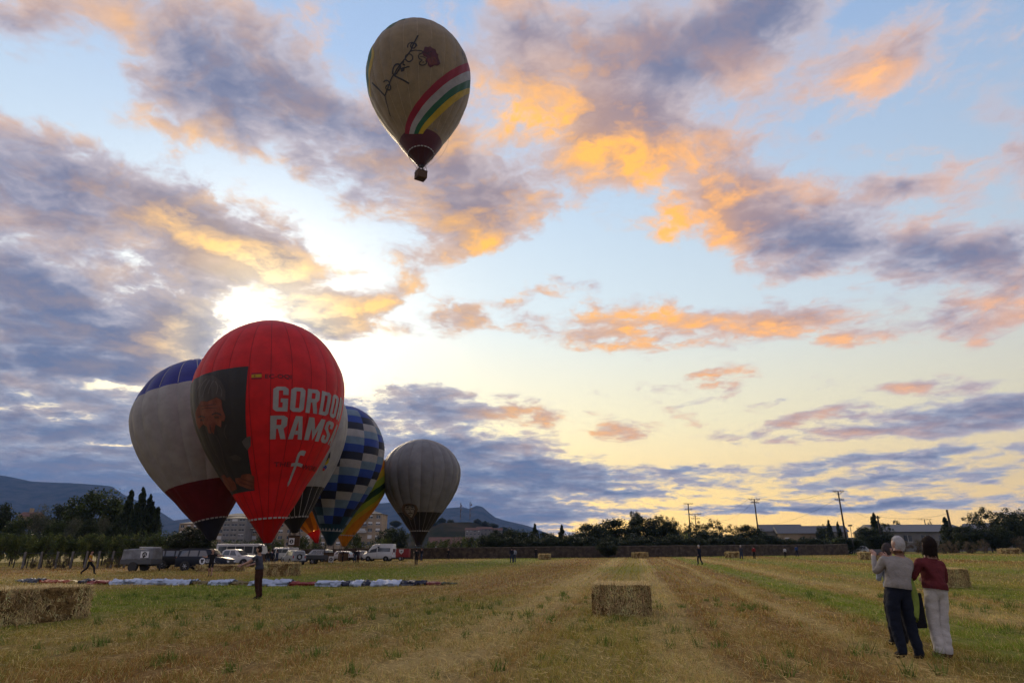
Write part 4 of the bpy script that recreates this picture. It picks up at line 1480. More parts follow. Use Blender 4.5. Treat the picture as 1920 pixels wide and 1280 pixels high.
# houses behind the middle of the field
building('farm_shed', 'long low shed with red tiled roof right of the grey balloon', bpt(806, 2.0, 260), 0.1, 16, 9, 3.0, M_RENDER, M_TILE, 2.4, 1, (4, 0), (1.4, 1.0), (), 0.2, 4, gable=True)
rng_h = random.Random(5)
M_HW = mat('house_white', (0.17, 0.165, 0.16), 0.9, var=0.15, vscale=0.4)
for i, (px, py, d_, w_, h_, lab) in enumerate([
        (872, 1003, 560, 13, 5, 'small white house at the foot of the mast hill, left of three'),
        (893, 1002, 570, 13, 5.5, 'small white house at the foot of the mast hill, middle of three'),
        (915, 1003, 575, 12, 5, 'small white house at the foot of the mast hill, right of three')]):
    p = at(px, py + 2, d_)
    building('house', lab, p, 0.0, w_, 8, h_, M_HW, M_TILE, 2.0, 2, (4, 0), (1.1, 1.0), (), 0.3, 20 + i, cat='house', gable=True)
for i, (px, py, d_, w_, h_, m_, lab) in enumerate([
        (1432, 1018, 210, 12, 3.6, M_HW, 'pale low house above the wall, left of the tall conifers, leftmost of three'),
        (1463, 1020, 205, 13, 3.2, M_RENDER, 'tan low house with grey roof above the wall, middle of three'),
        (1502, 1017, 225, 15, 3.4, M_HW, 'pale long house above the wall beside the conifers, rightmost of three')]):
    p = at(px, py, d_)
    building('house', lab, p, -0.2, w_, 9, h_, m_, M_METALP, 2.2, 1, (3, 0), (1.2, 1.0), (), 0.3, 40 + i, cat='house', gable=True)
p = at(32, 982, 230)
building('house', 'red roofed house among the trees at the left edge', p, 0.15, 5, 6, 2.6, M_RENDER, M_TILE, 1.6, 1, (2, 0), (1.0, .9), (), 0.5, 60, cat='house', gable=True, chimneys=1)
# warehouse on the right
p = at(1655, 1022, 165)
wh = building('warehouse', 'long pale warehouse with low grey roof behind the people on the right', p, -0.06, 21, 14, 3.2, M_HW, M_METALP, 2.0, 1, (5, 0), (1.9, 1.5), (), 0.0, 70, gable=True, sill=.9, eave=.6)
p = at(1808, 1020, 172)
building('shed', 'white gabled shed half hidden by bushes on the right', p, -0.9, 9, 7, 3.4, M_HW, M_METALP, 1.8, 1, (1, 0), (1.2, 1.0), (), 0.0, 72, gable=True)

# ---- poles and wires
M_WOOD = mat('creosoted_pole', (0.022, 0.018, 0.015), 0.85, var=0.4, vscale=3)
M_INSUL = mat('insulator', (0.06, 0.05, 0.05), 0.35)
M_WIRE = mat('power_wire', (0.03, 0.03, 0.032), 0.6)
def power_pole(label, px, top_y, depth, arms, lean=0.0, rad=0.17):
    top = at(px, top_y, depth)
    g = float(gz(top.x, depth))
    root = thing('power_pole', label, 'pole', (top.x - lean, depth, g), group=None)
    H = top.z - g
    tube_obj('pole', [(0, 0, -.5), (lean * .5, 0, H * .5), (lean, 0, H)], [rad * 1.25, rad, rad * .75], M_WOOD, root, 8)
    tips = []
    for (dz, half, style) in arms:
        bm = bmesh.new()
        tube(bm, [(lean - half, -.1, H - dz), (lean + half, -.1, H - dz)], 0.075, 6)
        if style == 'v':
            tube(bm, [(lean, -.1, H - dz - .7), (lean - half * .8, -.1, H - dz)], 0.04, 5)
            tube(bm, [(lean, -.1, H - dz - .7), (lean + half * .8, -.1, H - dz)], 0.04, 5)
        arm = bm_obj('crossarm', bm, M_WOOD, root)
        for q in (-.92, -.45, .45, .92):
            bm = bmesh.new()
            up = -1 if style == 'hang' else 1
            cyl(bm, (lean + half * q, -.1, H - dz + .17 * up), (0, 0, 1), .065, .26, 8)
            bm_obj('insulator', bm, M_INSUL, arm)
            tips.append(Vector((top.x + half * q, depth - .1, g + H - dz + .3 * up)))
    return tips
P1 = power_pole('slim power pole with two crossarms, leftmost of the tall poles', 1290, 943, 170, [(.15, 1.15, 's'), (1.6, .9, 's')])
P2 = power_pole('shorter power pole with wide crossarms behind the trees, beside the leftmost tall pole', 1303, 963, 190, [(.1, 1.7, 'v'), (1.3, 1.2, 's')], rad=.15)
P3 = power_pole('power pole with one wide braced crossarm, middle of the tall poles', 1414, 935, 150, [(.12, 1.25, 'v'), (.75, .9, 'hang')], lean=-.12)
P4 = power_pole('tallest power pole with two crossarms, nearest the parked white car', 1571, 920, 132, [(.12, 1.1, 'v'), (1.75, .85, 's')], lean=-.2)
P5 = power_pole('short bare wooden pole among the dark trees right of the tallest pole', 1645, 966, 140, [(.5, .45, 's')], rad=.2)
P6 = power_pole('thick bare wooden pole behind the conifer near the right edge', 1775, 955, 138, [], lean=-.15, rad=.26)
P7 = power_pole('small far power pole with one crossarm beyond the warehouse roof', 1733, 973, 215, [(.1, 2.2, 's')], rad=.15)
def wire(label, a, c, sag):
    pts = []
    for q in np.linspace(0, 1, 24):
        p = Vector(a).lerp(Vector(c), q)
        p.z -= sag * 4 * q * (1 - q)
        pts.append(p)
    o = tube_obj('power_wire', [p - Vector(a) for p in pts], 0.019, M_WIRE, None, 5)
    o.location = a
    tag(o, label, 'wire', 'overhead power wires')
wire('upper wire sagging between the middle pole and the tallest pole', P3[3], P4[0], 1.2)
wire('wire sagging from the leftmost tall pole to the middle pole', P1[3], P3[0], 2.6)
wire('lower wire sagging from the leftmost tall pole to the middle pole', P1[7], P3[4], 3.4)
g6 = at(1775, 963, 138)
wire('wire sagging from the short bare pole to the thick bare pole', P5[2], g6, 0.7)
wire('low wire from the tallest pole to the short bare pole', P4[6], P5[0], 1.4)
wire('low wire running left from the tallest pole to behind the trees', P4[5], P2[3], 4.5)
wire('thin wire above the vines at the left edge', at(-40, 988, 88), at(45, 1003, 92), 0.2)

# ---- masts on the hill
M_MASTR = mat('mast_red', (0.13, 0.08, 0.075), 0.7)
M_MASTW = mat('mast_white', (0.16, 0.16, 0.17), 0.7)
def mast(label, px, top_y, base_y, depth, w):
    base = at(px, base_y, depth)
    H = at(px, top_y, depth).z - base.z
    root = thing('lattice_mast', label, 'mast', base)
    n = 7
    for i in range(n):
        bm = bmesh.new()
        z0, z1 = H * i / n, H * (i + 1) / n
        for a in range(3):
            c0 = Vector((math.cos(a * 2.094) * w, math.sin(a * 2.094) * w, z0))
            c1 = Vector((math.cos(a * 2.094) * w, math.sin(a * 2.094) * w, z1))
            d1 = Vector((math.cos((a + 1) * 2.094) * w, math.sin((a + 1) * 2.094) * w, z1))
            tube(bm, [c0, c1], .16, 4)
            tube(bm, [c0, d1], .09, 4)
        bm_obj('mast_section', bm, M_MASTR if i % 2 else M_MASTW, root)
    for z in (.82, .6):
        bm = bmesh.new()
        cyl(bm, (w + .5, -.4, H * z), (0, 1, 0), .9, .5, 12)
        bm_obj('dish', bm, M_MASTW, root)
mast('thin lattice mast on the hill right of the grey balloon, left of two', 863, 942, 974, 700, .45)
mast('thicker lattice mast on the hill right of the grey balloon, right of two', 881, 940, 973, 700, .8)

# ---- street lamps
def lamp(label, px, top_y, depth, sign=None):
    top = at(px, top_y, depth)
    g = float(gz(top.x, depth))
    root = thing('street_lamp', label, 'street lamp', (top.x, depth, g))
    H = top.z - g
    m = mat('lamp_post', (0.05, 0.05, 0.055), 0.5)
    tube_obj('post', [(0, 0, -.3), (0, 0, H)], [.09, .06], m, root, 8)
    bm = bmesh.new()
    bx(bm, -.35, .35, -.2, .2, H, H + .28)
    bm_obj('lantern', bm, m, root, bevel=.06)
lamp('dark street lamp left of the red balloon skirt', 473, 993, 128)
lamp('pale slim street lamp left of the parked white car', 1594, 986, 128)
# orchard posts and the sign board are built with the trees
# ------------------------------------------------------------------ trees and vines
LEAF = attr_mat('leaf', rough=0.6, trans=0.18, spec=0.25)
BARK = mat('bark', (0.045, 0.034, 0.025), 0.95, var=0.4, vscale=6, bump=0.7, bscale=14)

def leaf_cloud(name, centers, radii, per, size, cols, seed, flat=0.8):
    """leaf-sized triangles pairs filling clumps"""
    r = np.random.default_rng(seed)
    C = np.repeat(np.asarray(centers, float), per, 0)
    Rr = np.repeat(np.asarray(radii, float), per)
    n = len(C)
    d = r.normal(size=(n, 3))
    d /= np.linalg.norm(d, axis=1)[:, None]
    rad = Rr * r.random(n) ** 0.45
    P = C + d * rad[:, None] * np.array([1, 1, flat])
    u = r.normal(size=(n, 3))
    u /= np.linalg.norm(u, axis=1)[:, None]
    u[:, 2] *= flat
    v = np.cross(u, r.normal(size=(n, 3)))
    v /= np.linalg.norm(v, axis=1)[:, None]
    v[:, 2] *= flat
    s = size * r.uniform(0.6, 1.4, n)
    V = np.stack([P - u * s[:, None], P + v * s[:, None] * .5, P + u * s[:, None], P - v * s[:, None] * .5], 1).reshape(-1, 3)
    me = fast_mesh(name, V, np.arange(len(V)).reshape(-1, 4))
    base = np.array(cols)
    pick = base[r.integers(0, len(base), len(centers))]
    tint = np.repeat(pick, per, 0) * r.uniform(0.6, 1.35, (n, 1)) * (1 + r.normal(0, .06, (n, 3)))
    set_tint(me, np.repeat(np.clip(tint, .003, .5), 4, 0))
    return me

GREENS = [(0.042, 0.062, 0.018), (0.058, 0.080, 0.022), (0.030, 0.046, 0.015)]
DARKS = [(0.024, 0.038, 0.015), (0.036, 0.050, 0.018), (0.018, 0.030, 0.012)]
OLIVES = [(0.075, 0.085, 0.050), (0.055, 0.068, 0.040), (0.090, 0.095, 0.060)]
LIGHTS = [(0.100, 0.130, 0.030), (0.075, 0.105, 0.026), (0.125, 0.145, 0.036)]
TAN = [(0.15, 0.11, 0.065), (0.11, 0.085, 0.05), (0.09, 0.08, 0.04)]

def trunk_mesh(h, r0, limbs, seed, spread, top):
    rnd = random.Random(seed)
    bm = bmesh.new()
    tube(bm, [(0, 0, -.3), (rnd.uniform(-.1, .1) * h, rnd.uniform(-.1, .1) * h, h * .5), (0, 0, h)], [r0 * 1.2, r0, r0 * .7], 8)
    for i in range(limbs):
        a = rnd.uniform(0, 6.28)
        e = Vector((math.cos(a) * spread * rnd.uniform(.4, .9), math.sin(a) * spread * rnd.uniform(.4, .9), rnd.uniform(h + (top - h) * .3, top * .85)))
        s0 = Vector((0, 0, h * rnd.uniform(.75, 1)))
        mid = s0.lerp(e, .5) + Vector((0, 0, .1 * (top - h)))
        tube(bm, [s0, mid, e], [r0 * .5, r0 * .32, r0 * .1], 6)
    me = bpy.data.meshes.new('trunk')
    bm.to_mesh(me)
    bm.free()
    me.materials.append(BARK)
    return me

def crown_broad(seed, cols, clumps=60, per=90, leaf=.035, open_=0.0, w=1.0, base=.25, flat=.42):
    """unit crown: width about 2w, height 1 (base..1)"""
    r = np.random.default_rng(seed)
    cs, rs = [], []
    while len(cs) < clumps:
        p = r.uniform(-1, 1, 3)
        q = np.linalg.norm(p)
        if q > 1 or q < (.25 if open_ < .5 else .5):
            continue
        z = base + (p[2] * .5 + .5) * (1 - base) * .93
        sh = 1.0 - .35 * max(0, -p[2])
        cs.append((p[0] * w * .86 * sh, p[1] * w * .86 * sh, z))
        rs.append(r.uniform(.16, .34) * (1 - open_ * .42) * max(w, .6))
    return leaf_cloud('crown', cs, rs, per, leaf, cols, seed, flat)

def crown_spire(seed, cols, w=.22, per=70, clumps=70, leaf=.022):
    r = np.random.default_rng(seed)
    cs, rs = [], []
    for i in range(clumps):
        z = .06 + .94 * (i / clumps) ** 1.05
        k = w * (1 - z) ** .72 + .012
        a = r.uniform(0, 6.28)
        q = k * r.uniform(.25, 1.0)
        cs.append((math.cos(a) * q, math.sin(a) * q, z * .97))
        rs.append(k * .42 + .012)
    return leaf_cloud('crown', cs, rs, per, leaf, cols, seed, 1.25)

def make_kind(name, crown, trunk):
    crown.materials.append(LEAF)
    return (name, crown, trunk)

KINDS = {}
for q in range(3):
    KINDS['broad', q] = ('broadleaf_tree', crown_broad(100 + q, GREENS, 120, 95, .045, base=.12), trunk_mesh(.3, .035, 6, q, .6, 1.0))
    KINDS['dark', q] = ('broadleaf_tree', crown_broad(120 + q, DARKS, 120, 95, .045, w=1.0, base=.08), trunk_mesh(.25, .035, 6, q + 5, .6, 1.0))
    KINDS['pine', q] = ('pine_tree', crown_broad(130 + q, DARKS, 60, 80, .04, w=1.0, base=.45, open_=.4), trunk_mesh(.55, .03, 7, q + 9, .7, 1.0))
    KINDS['spire', q] = ('conifer_tree', crown_spire(140 + q, DARKS, .30), trunk_mesh(.3, .025, 0, q + 12, .1, 1.0))
    KINDS['open', q] = ('broadleaf_tree', crown_broad(150 + q, DARKS, 80, 50, .036, open_=1.0, base=.3), trunk_mesh(.35, .03, 12, q + 15, .8, 1.0))
    KINDS['olive', q] = ('olive_tree', crown_broad(160 + q, OLIVES, 60, 80, .042, base=.2), trunk_mesh(.25, .04, 6, q + 18, .6, 1.0))
    KINDS['bush', q] = ('bush', crown_broad(170 + q, GREENS + LIGHTS[:1], 45, 80, .045, base=.0, flat=.7), trunk_mesh(.15, .03, 5, q + 21, .6, .9))
    KINDS['dry', q] = ('dry_shrub', crown_broad(180 + q, TAN, 40, 60, .045, base=.0, open_=.6, flat=.7), trunk_mesh(.15, .02, 6, q + 24, .6, .9))
    KINDS['vine', q] = ('fruit_tree', crown_broad(190 + q, LIGHTS + GREENS, 42, 80, .050, base=.30, w=1.0, flat=.55), trunk_mesh(.42, .05, 6, q + 27, .8, .9))
for v in KINDS.values():
    if not v[1].materials:
        v[1].materials.append(LEAF)

def tree(kind, label, px, top_y, hw, depth, base_y=None, group=None, seed=0):
    """tree whose top shows at (px, top_y); hw = half width in photo pixels"""
    top = at(px, top_y, depth)
    g = float(gz(top.x, depth)) if base_y is None else at(px, base_y, depth).z
    rnd = random.Random(int(px * 13 + top_y * 7 + seed))
    name, cr, tr = KINDS[kind, rnd.randrange(3)]
    H = max(.6, top.z - g) / .97
    W = hw / pxm(top)
    W *= {'dark': 1.22, 'broad': 1.15, 'open': 1.15, 'bush': 1.15}.get(kind, 1.0)
    if kind == 'spire':
        W /= .26
    root = thing(name, label, 'bush' if name in ('bush', 'dry_shrub') else 'tree', (top.x, depth, g), rnd.uniform(0, 6.28), group)
    for nm, me in (('trunk', tr), ('crown', cr)):
        o = bpy.data.objects.new(nm, me)
        COL.objects.link(o)
        o.parent = root
        o.scale = (W, W, H) if nm == 'crown' else (W if kind != 'spire' else W * .5, W if kind != 'spire' else W * .5, H)
    return root

# --- left side
ORD_ = ('first', 'second', 'third', 'fourth')
tree('broad', 'large round dark tree, tallest of the leafy trees on the left', 188, 917, 50, 130)
tree('dark', 'rounded dark tree just left of the largest round tree', 128, 943, 34, 142)
tree('dark', 'dark leafy tree between the largest round tree and the conifers', 228, 938, 24, 140)
for i, (px, ty, hw, d) in enumerate([(247, 920, 17, 126), (269, 915, 18, 124), (284, 928, 18, 127), (297, 951, 15, 123), (258, 944, 17, 120)]):
    tree('spire', ('tall dark conifer, leftmost spire of the conifer clump', 'tall dark conifer, highest spire of the clump beside the mountain slope', 'dark conifer right of the highest spire in the clump', 'shortest rightmost conifer of the clump near the left balloon', 'lower conifer standing in front of the clump')[i], px, ty, hw, d, group='conifers in the left clump')
for i, (px, ty, hw) in enumerate(((257, 945, 16), (276, 940, 16), (291, 962, 14), (240, 960, 14))):
    tree('dark', f'dense dark evergreen filling the conifer clump, {ORD_[i]} from the back', px, ty, hw, 129 - i, group='evergreens filling the conifer clump', seed=600 + i)
tree('dark', 'dark tree cut by the left edge of the picture', 5, 944, 34, 112)
tree('broad', 'green tree in front of the red roofed house', 42, 968, 26, 105)
tree('olive', 'pale feathery olive tree behind the vines, left one', 83, 951, 27, 122)
tree('broad', 'dark low tree between the pale olive and the big round tree', 108, 975, 20, 104)
tree('olive', 'grey-green olive below the big round tree, left of two', 146, 968, 17, 102)
tree('dark', 'dark low tree below the big round tree', 172, 972, 18, 100)
tree('olive', 'grey-green olive below the big round tree, right of two', 197, 967, 15, 104)
tree('dark', 'dark tree below the conifers at their left foot', 222, 978, 18, 101)
tree('bush', 'light green bushes in front of the conifer clump, left one', 245, 996, 24, 96)
tree('bush', 'light green bush in front of the conifer clump, middle one', 280, 994, 26, 98)
tree('bush', 'light green bush right of the conifer clump', 318, 995, 24, 99)
tree('dark', 'dark round tree below the blue-topped balloon', 364, 985, 36, 84)
# the orchard rows
vl = 'low fruit tree with bare forked trunk in the front orchard row'
ORD = ('first', 'second', 'third', 'fourth', 'fifth', 'sixth', 'seventh', 'eighth', 'ninth', 'tenth', 'eleventh', 'twelfth', 'thirteenth', 'fourteenth', 'fifteenth')
for i, px in enumerate((10, 38, 62, 90, 117, 144, 168, 194, 219)):
    tree('vine', f'low spreading fruit tree with forked trunk, {ORD[i]} from the left in the front orchard row', px, 1003 + (i % 3) * 2, 19, 76 + (i % 2), group='fruit trees of the front orchard row', seed=i)
for i, px in enumerate((2, 30, 58, 85, 112, 140, 170, 200, 232, 262, 292, 322)):
    tree('vine', f'low fruit tree, {ORD[i]} from the left in the rear orchard row', px, 1003 + (i * 7 % 3), 22, 88, group='fruit trees of the rear orchard row', seed=40 + i)
for i, px in enumerate((246, 276, 306, 336, 366, 398, 430, 460, 490)):
    tree('bush', f'leafy hedge bush behind the parked vehicles, {ORD[i]} from the left', px, 1006 + (i * 5 % 4), 22, 97, group='hedge bushes behind the vehicles', seed=70 + i)
M_POST = mat('concrete_post', (0.17, 0.16, 0.145), 0.9, var=0.3, vscale=4)
for i, px in enumerate((41, 73, 103, 131, 158, 182, 207, 232, 250)):
    p = gpt(px, 73)
    bm = bmesh.new()
    bx(bm, -.09, .09, -.09, .09, -.3, 1.75)
    o = bm_obj('concrete_post', bm, M_POST, bevel=.02)
    o.location = p
    o.rotation_euler = (random.uniform(-.04, .04), random.uniform(-.05, .05), .2)
    tag(o, f'weathered concrete post before the fruit trees, {ORD[i]} from the left', 'post', 'posts along the orchard')
wire('wire strung along the orchard posts', gpt(36, 73, 1.6), gpt(250, 73, 1.6), 0.02)
wire('pale trellis wire above the hedge behind the trailer', at(222, 1010, 86), at(330, 1013, 86), 0.05)
for i, (px, ty, hw) in enumerate(((120, 1040, 13), (96, 1043, 9), (205, 1044, 11), (66, 1044, 8), (225, 1042, 10))):
    tree('dry', f'reddish dry shrub at the foot of the orchard posts, {ORD[i]} built of five' .replace(' built of five', ' of the clumps'), px, ty, hw, 72, group='dry shrubs under the orchard')

# --- behind the cars and the apartment blocks
for i, (px, ty, hw, d, k) in enumerate([(492, 1004, 16, 128, 'bush'), (520, 1008, 15, 127, 'bush'), (565, 1004, 18, 129, 'bush'), (598, 1006, 14, 128, 'bush'), (668, 1000, 20, 129, 'bush'), (705, 1006, 16, 127, 'bush'), (728, 1004, 15, 130, 'bush')]):
    tree(k, f'green bush over the wall below the apartment blocks, {ORD[i]} from the left', px, ty, hw, d, group='bushes below the apartment blocks')
tree('dark', 'dark tree mass left of the grey balloon', 738, 986, 26, 170)
for i, (px, ty, hw, d) in enumerate([(815, 1010, 16, 128), (838, 1007, 17, 130), (862, 1004, 16, 132), (884, 1006, 16, 128), (905, 1004, 14, 133)]):
    tree('bush', f'light green bush over the wall right of the grey balloon, {ORD[i]} from the left', px, ty, hw, d, group='bushes right of the grey balloon')
for i, (px, ty, hw, d) in enumerate([(742, 975, 10, 640), (812, 976, 9, 690), (828, 970, 8, 700), (845, 973, 7, 700), (895, 972, 7, 700), (908, 976, 9, 690), (925, 980, 9, 680), (944, 987, 10, 660), (958, 992, 10, 650)]):
    tree('dark', f'small dark tree on the mast hill, {ORD[i]} from the left', px, ty, hw, d, base_y=ty + 14, group='trees on the mast hill')
MID = [('dark', 'dark tree behind the wall, left end of the pine belt', 932, 992, 18, 136), ('dark', 'broad dark tree of the pine belt behind the pair of walkers', 958, 990, 22, 138),
       ('dark', 'dark tree of the pine belt above the small bale', 985, 993, 20, 135), ('spire', 'thin dark conifer poking above the low pine belt, left one', 1003, 982, 10, 140),
       ('dark', 'low dark tree between the two thin conifers', 1025, 996, 22, 137), ('spire', 'thin dark conifer poking above the low pine belt, right one', 1053, 984, 11, 139), ('dark', 'low dark tree left of the big domed pines', 1072, 1000, 20, 134),
       ('dark', 'big domed pine, left end of the high belt', 1108, 980, 30, 146), ('dark', 'big domed pine with smooth crown, second of the high belt', 1145, 971, 38, 150), ('pine', 'flat topped pine standing above the domed crowns', 1188, 956, 15, 152),
       ('dark', 'big dark tree right of the flat topped pine', 1206, 966, 32, 148), ('open', 'loose crowned dark tree, right end of the high belt', 1235, 963, 24, 150), ('dark', 'dark tree sloping down beside the leftmost pole', 1256, 972, 20, 148),
       ('dark', 'low dark bush in front of the high pine belt, left', 1090, 1005, 22, 126), ('dark', 'low dark tree in front of the high belt, middle', 1180, 1000, 34, 128), ('bush', 'green bush in front of the high belt, right', 1272, 995, 24, 126),
       ('open', 'loose dark tree between the leftmost pole and the double pole', 1302, 975, 26, 140), ('open', 'spiky dark tree right of the double pole', 1333, 972, 26, 142), ('dark', 'dark spreading tree between the poles', 1318, 992, 36, 130),
       ('open', 'loose dark tree left of the middle pole', 1378, 981, 24, 138), ('dark', 'dark tree at the foot of the middle pole', 1405, 982, 24, 134), ('dark', 'dark low tree right of the middle pole', 1437, 1000, 22, 130), ('dark', 'wide dark bush over the wall left of the middle pole', 1362, 1003, 34, 126)]
for k, lab, px, ty, hw, d in MID:
    tree(k, lab, px, ty, hw, d)
tree('dark', 'dark round bush spilling in front of the stone wall', 1137, 1014, 19, 112)
for i, px in enumerate(range(918, 1450, 38)):
    tree('dark', f'low dark shrub just behind the stone wall, {ORD[i]} from the left of the belt', px, 1004 + (i * 5 % 4) - (4 if i % 3 == 0 else 0), 22, 123, group='low shrubs behind the wall', seed=300 + i)
for i, px in enumerate((1452, 1480, 1512, 1534, 1580, 1602)):
    tree('dark', f'dark shrub in front of the pale houses, {ORD[i]} from the left', px, 1006 + (i % 2) * 3, 20, 131, group='shrubs before the pale houses', seed=400 + i)
for i, px in enumerate((1690, 1722, 1748)):
    tree('dry', f'dry brush at the foot of the warehouse wall, {ORD[i]} from the left', px, 1011, 16, 134, group='brush before the warehouse', seed=500 + i)
FAR = [('dark', 'small dark tree above the pale houses', 1490, 986, 11, 240), ('dark', 'small dark tree right of the pale houses', 1520, 989, 9, 240), ('spire', 'narrow dark conifer left of the tallest pole', 1553, 975, 9, 190), ('spire', 'slim conifer close left of the tallest pole', 1570, 978, 7, 190),
       ('dark', 'dark tree behind the narrow conifers', 1540, 984, 12, 200), ('bush', 'low green bush above the wall beside the tallest pole', 1560, 1008, 24, 132), ('bush', 'low bush above the wall below the pale houses', 1495, 1010, 22, 140),
       ('dark', 'dark tree at the left of the clump beside the warehouse', 1617, 986, 16, 145), ('spire', 'pointed conifer in the clump beside the warehouse', 1637, 962, 14, 147), ('open', 'loose tree in the clump left of the warehouse', 1655, 978, 18, 150), ('dark', 'dark low tree filling the clump left of the warehouse', 1636, 990, 28, 142),
       ('open', 'small tree over the warehouse roof, left', 1679, 972, 8, 230), ('open', 'small tree over the warehouse roof, right', 1740, 974, 7, 235), ('spire', 'dark conifer before the right end of the warehouse', 1771, 970, 17, 140), ('dark', 'dark tree at the foot of the thick bare pole', 1783, 985, 18, 138),
       ('open', 'large loose-leaved tree against the sky on the right', 1842, 948, 36, 136), ('dark', 'dense dark tree at the right edge', 1896, 954, 32, 138), ('dark', 'dark round bush in front of the loose-leaved tree', 1812, 984, 24, 126), ('dark', 'dark bush below the dense tree near the right edge', 1866, 984, 22, 124), ('dark', 'tree cut off by the right edge', 1930, 972, 28, 130),
       ('dry', 'tan dry shrub left of the dark round bush', 1782, 1013, 16, 122), ('dry', 'tan dry shrub below the white shed', 1816, 1014, 14, 120), ('dry', 'tan dry shrub between the bushes on the right', 1840, 1010, 12, 121), ('dry', 'tan dry grass clump at the right edge', 1905, 1005, 26, 122), ('dry', 'tan dry shrub behind the woman in maroon', 1765, 1018, 12, 120)]
for k, lab, px, ty, hw, d in FAR:
    tree(k, lab, px, ty, hw, d)
# ------------------------------------------------------------------ vehicles
def paint(name, col, rough=0.42):
    return mat('paint_' + name, col, rough, var=0.06, vscale=1.5, spec=0.5 if max(col) > .1 else 0.25)
P_WHITE, P_SILVER, P_BLACK, P_NAVY, P_GREY, P_RED = paint('white', (0.62, 0.63, 0.65)), paint('silver', (0.36, 0.38, 0.41)), paint('black', (0.008, 0.009, 0.011)), paint('navy', (0.009, 0.013, 0.024)), paint('grey', (0.09, 0.095, 0.10), .6), paint('red', (0.22, 0.012, 0.015), .5)
M_GLASSV = mat('car_glass', (0.085, 0.095, 0.11), 0.08, spec=1.0)
M_TYRE = mat('tyre', (0.014, 0.014, 0.014), 0.85)
M_RIM = mat('alloy_rim', (0.40, 0.41, 0.43), 0.35, metal=0.7)
M_TRIM = mat('black_trim', (0.018, 0.018, 0.019), 0.6)
M_LAMPW = mat('headlamp', (0.65, 0.68, 0.72), 0.12)
M_LAMPR = mat('tail_lamp', (0.30, 0.012, 0.010), 0.2)
M_LOGO = mat('logo_white', (0.62, 0.63, 0.65), 0.5)

def loft_body(name, st, m, parent):
    """stations: (x, z_bottom, z_belt, z_top, half_belt, half_top)"""
    V, F = [], []
    for (x, zb, zl, zt, w, wt) in st:
        zt = max(zt, zl + .015)
        zm = zb + (zl - zb) * .45
        half = [(w * .93, zb), (w * 1.0, zm), (w * .985, zl), (wt, zt - .035), (wt * .9, zt)]
        ring = [(x, y, z) for y, z in half] + [(x, -y, z) for y, z in half[::-1]]
        V += ring
    n = 10
    for i in range(len(st) - 1):
        for k in range(n):
            F.append((i * n + k, i * n + (k + 1) % n, (i + 1) * n + (k + 1) % n, (i + 1) * n + k))
    F.append(tuple(range(n))[::-1])
    F.append(tuple((len(st) - 1) * n + k for k in range(n)))
    o = mesh_obj(name, V, F, m, parent, True)
    md = o.modifiers.new('edge', 'BEVEL')
    md.width = .025
    md.segments = 2
    md.angle_limit = .6
    return o

def wheel(parent, x, y, r, w=.22):
    o = bpy.data.objects.new('wheel', None)
    COL.objects.link(o)
    o.parent = parent
    o.location = (x, y, r)
    sgn = 1 if y > 0 else -1
    bm = bmesh.new()
    prof = [(-w / 2, r * .62), (-w / 2, r * .93), (-w * .3, r), (w * .3, r), (w / 2, r * .93), (w / 2, r * .62)]
    n = 22
    rings = [[bm.verts.new((math.cos(2 * math.pi * k / n) * q, yy, math.sin(2 * math.pi * k / n) * q)) for k in range(n)] for yy, q in prof]
    for a, c in zip(rings, rings[1:]):
        for k in range(n):
            bm.faces.new((a[k], a[(k + 1) % n], c[(k + 1) % n], c[k]))
    bm_obj('tyre', bm, M_TYRE, o, True)
    bm = bmesh.new()
    yy = sgn * w * .42
    cyl(bm, (0, yy * .6, 0), (0, 1, 0), r * .62, .03, 22)
    cyl(bm, (0, yy, 0), (0, 1, 0), r * .14, .04, 10)
    for k in range(6):
        a = 2 * math.pi * k / 6
        tube(bm, [(math.cos(a) * r * .1, yy, math.sin(a) * r * .1), (math.cos(a) * r * .6, yy * .9, math.sin(a) * r * .6)], [r * .09, r * .07], 4)
    bm_obj('rim', bm, M_RIM, o)
    return o

def arch(parent, x, w, r):
    for s in (-1, 1):
        bm = bmesh.new()
        cyl(bm, (x, s * w * .985, r), (0, 1, 0), r * 1.18, .05, 22)
        bm_obj('wheel_arch', bm, M_TRIM, parent)

def interp_st(st, x):
    xs = [q[0] for q in st]
    return [float(np.interp(x, xs, [q[k] for q in st])) for k in range(6)]

def side_glass(parent, st, x0, x1, lo=.12, hi=.86, m=None, slant0=0.0, slant1=0.0, both=True, name='side_window'):
    for s in (-1, 1):
        V = []
        for (x, f) in ((x0, lo), (x1, lo), (x1 + slant1, hi), (x0 + slant0, hi)):
            _, zb, zl, zt, w, wt = interp_st(st, x)
            zt = max(zt, zl + .015)
            y = w * .985 + (wt - w * .985) * f + .012
            V.append((x, s * y, zl + (zt - .035 - zl) * f))
        mesh_obj(name, V, [(0, 1, 2, 3) if s < 0 else (3, 2, 1, 0)], m or M_GLASSV, parent)

def end_glass(parent, xa, za, wa, xb, zb, wb, name='windscreen', out=.015):
    n = Vector((zb - za, 0, -(xb - xa))).normalized()
    if n.z < 0:
        n = -n
    V = [Vector((xa, -wa, za)) + n * out, Vector((xa, wa, za)) + n * out, Vector((xb, wb, zb)) + n * out, Vector((xb, -wb, zb)) + n * out]
    mesh_obj(name, V, [(0, 1, 2, 3)], M_GLASSV, parent)

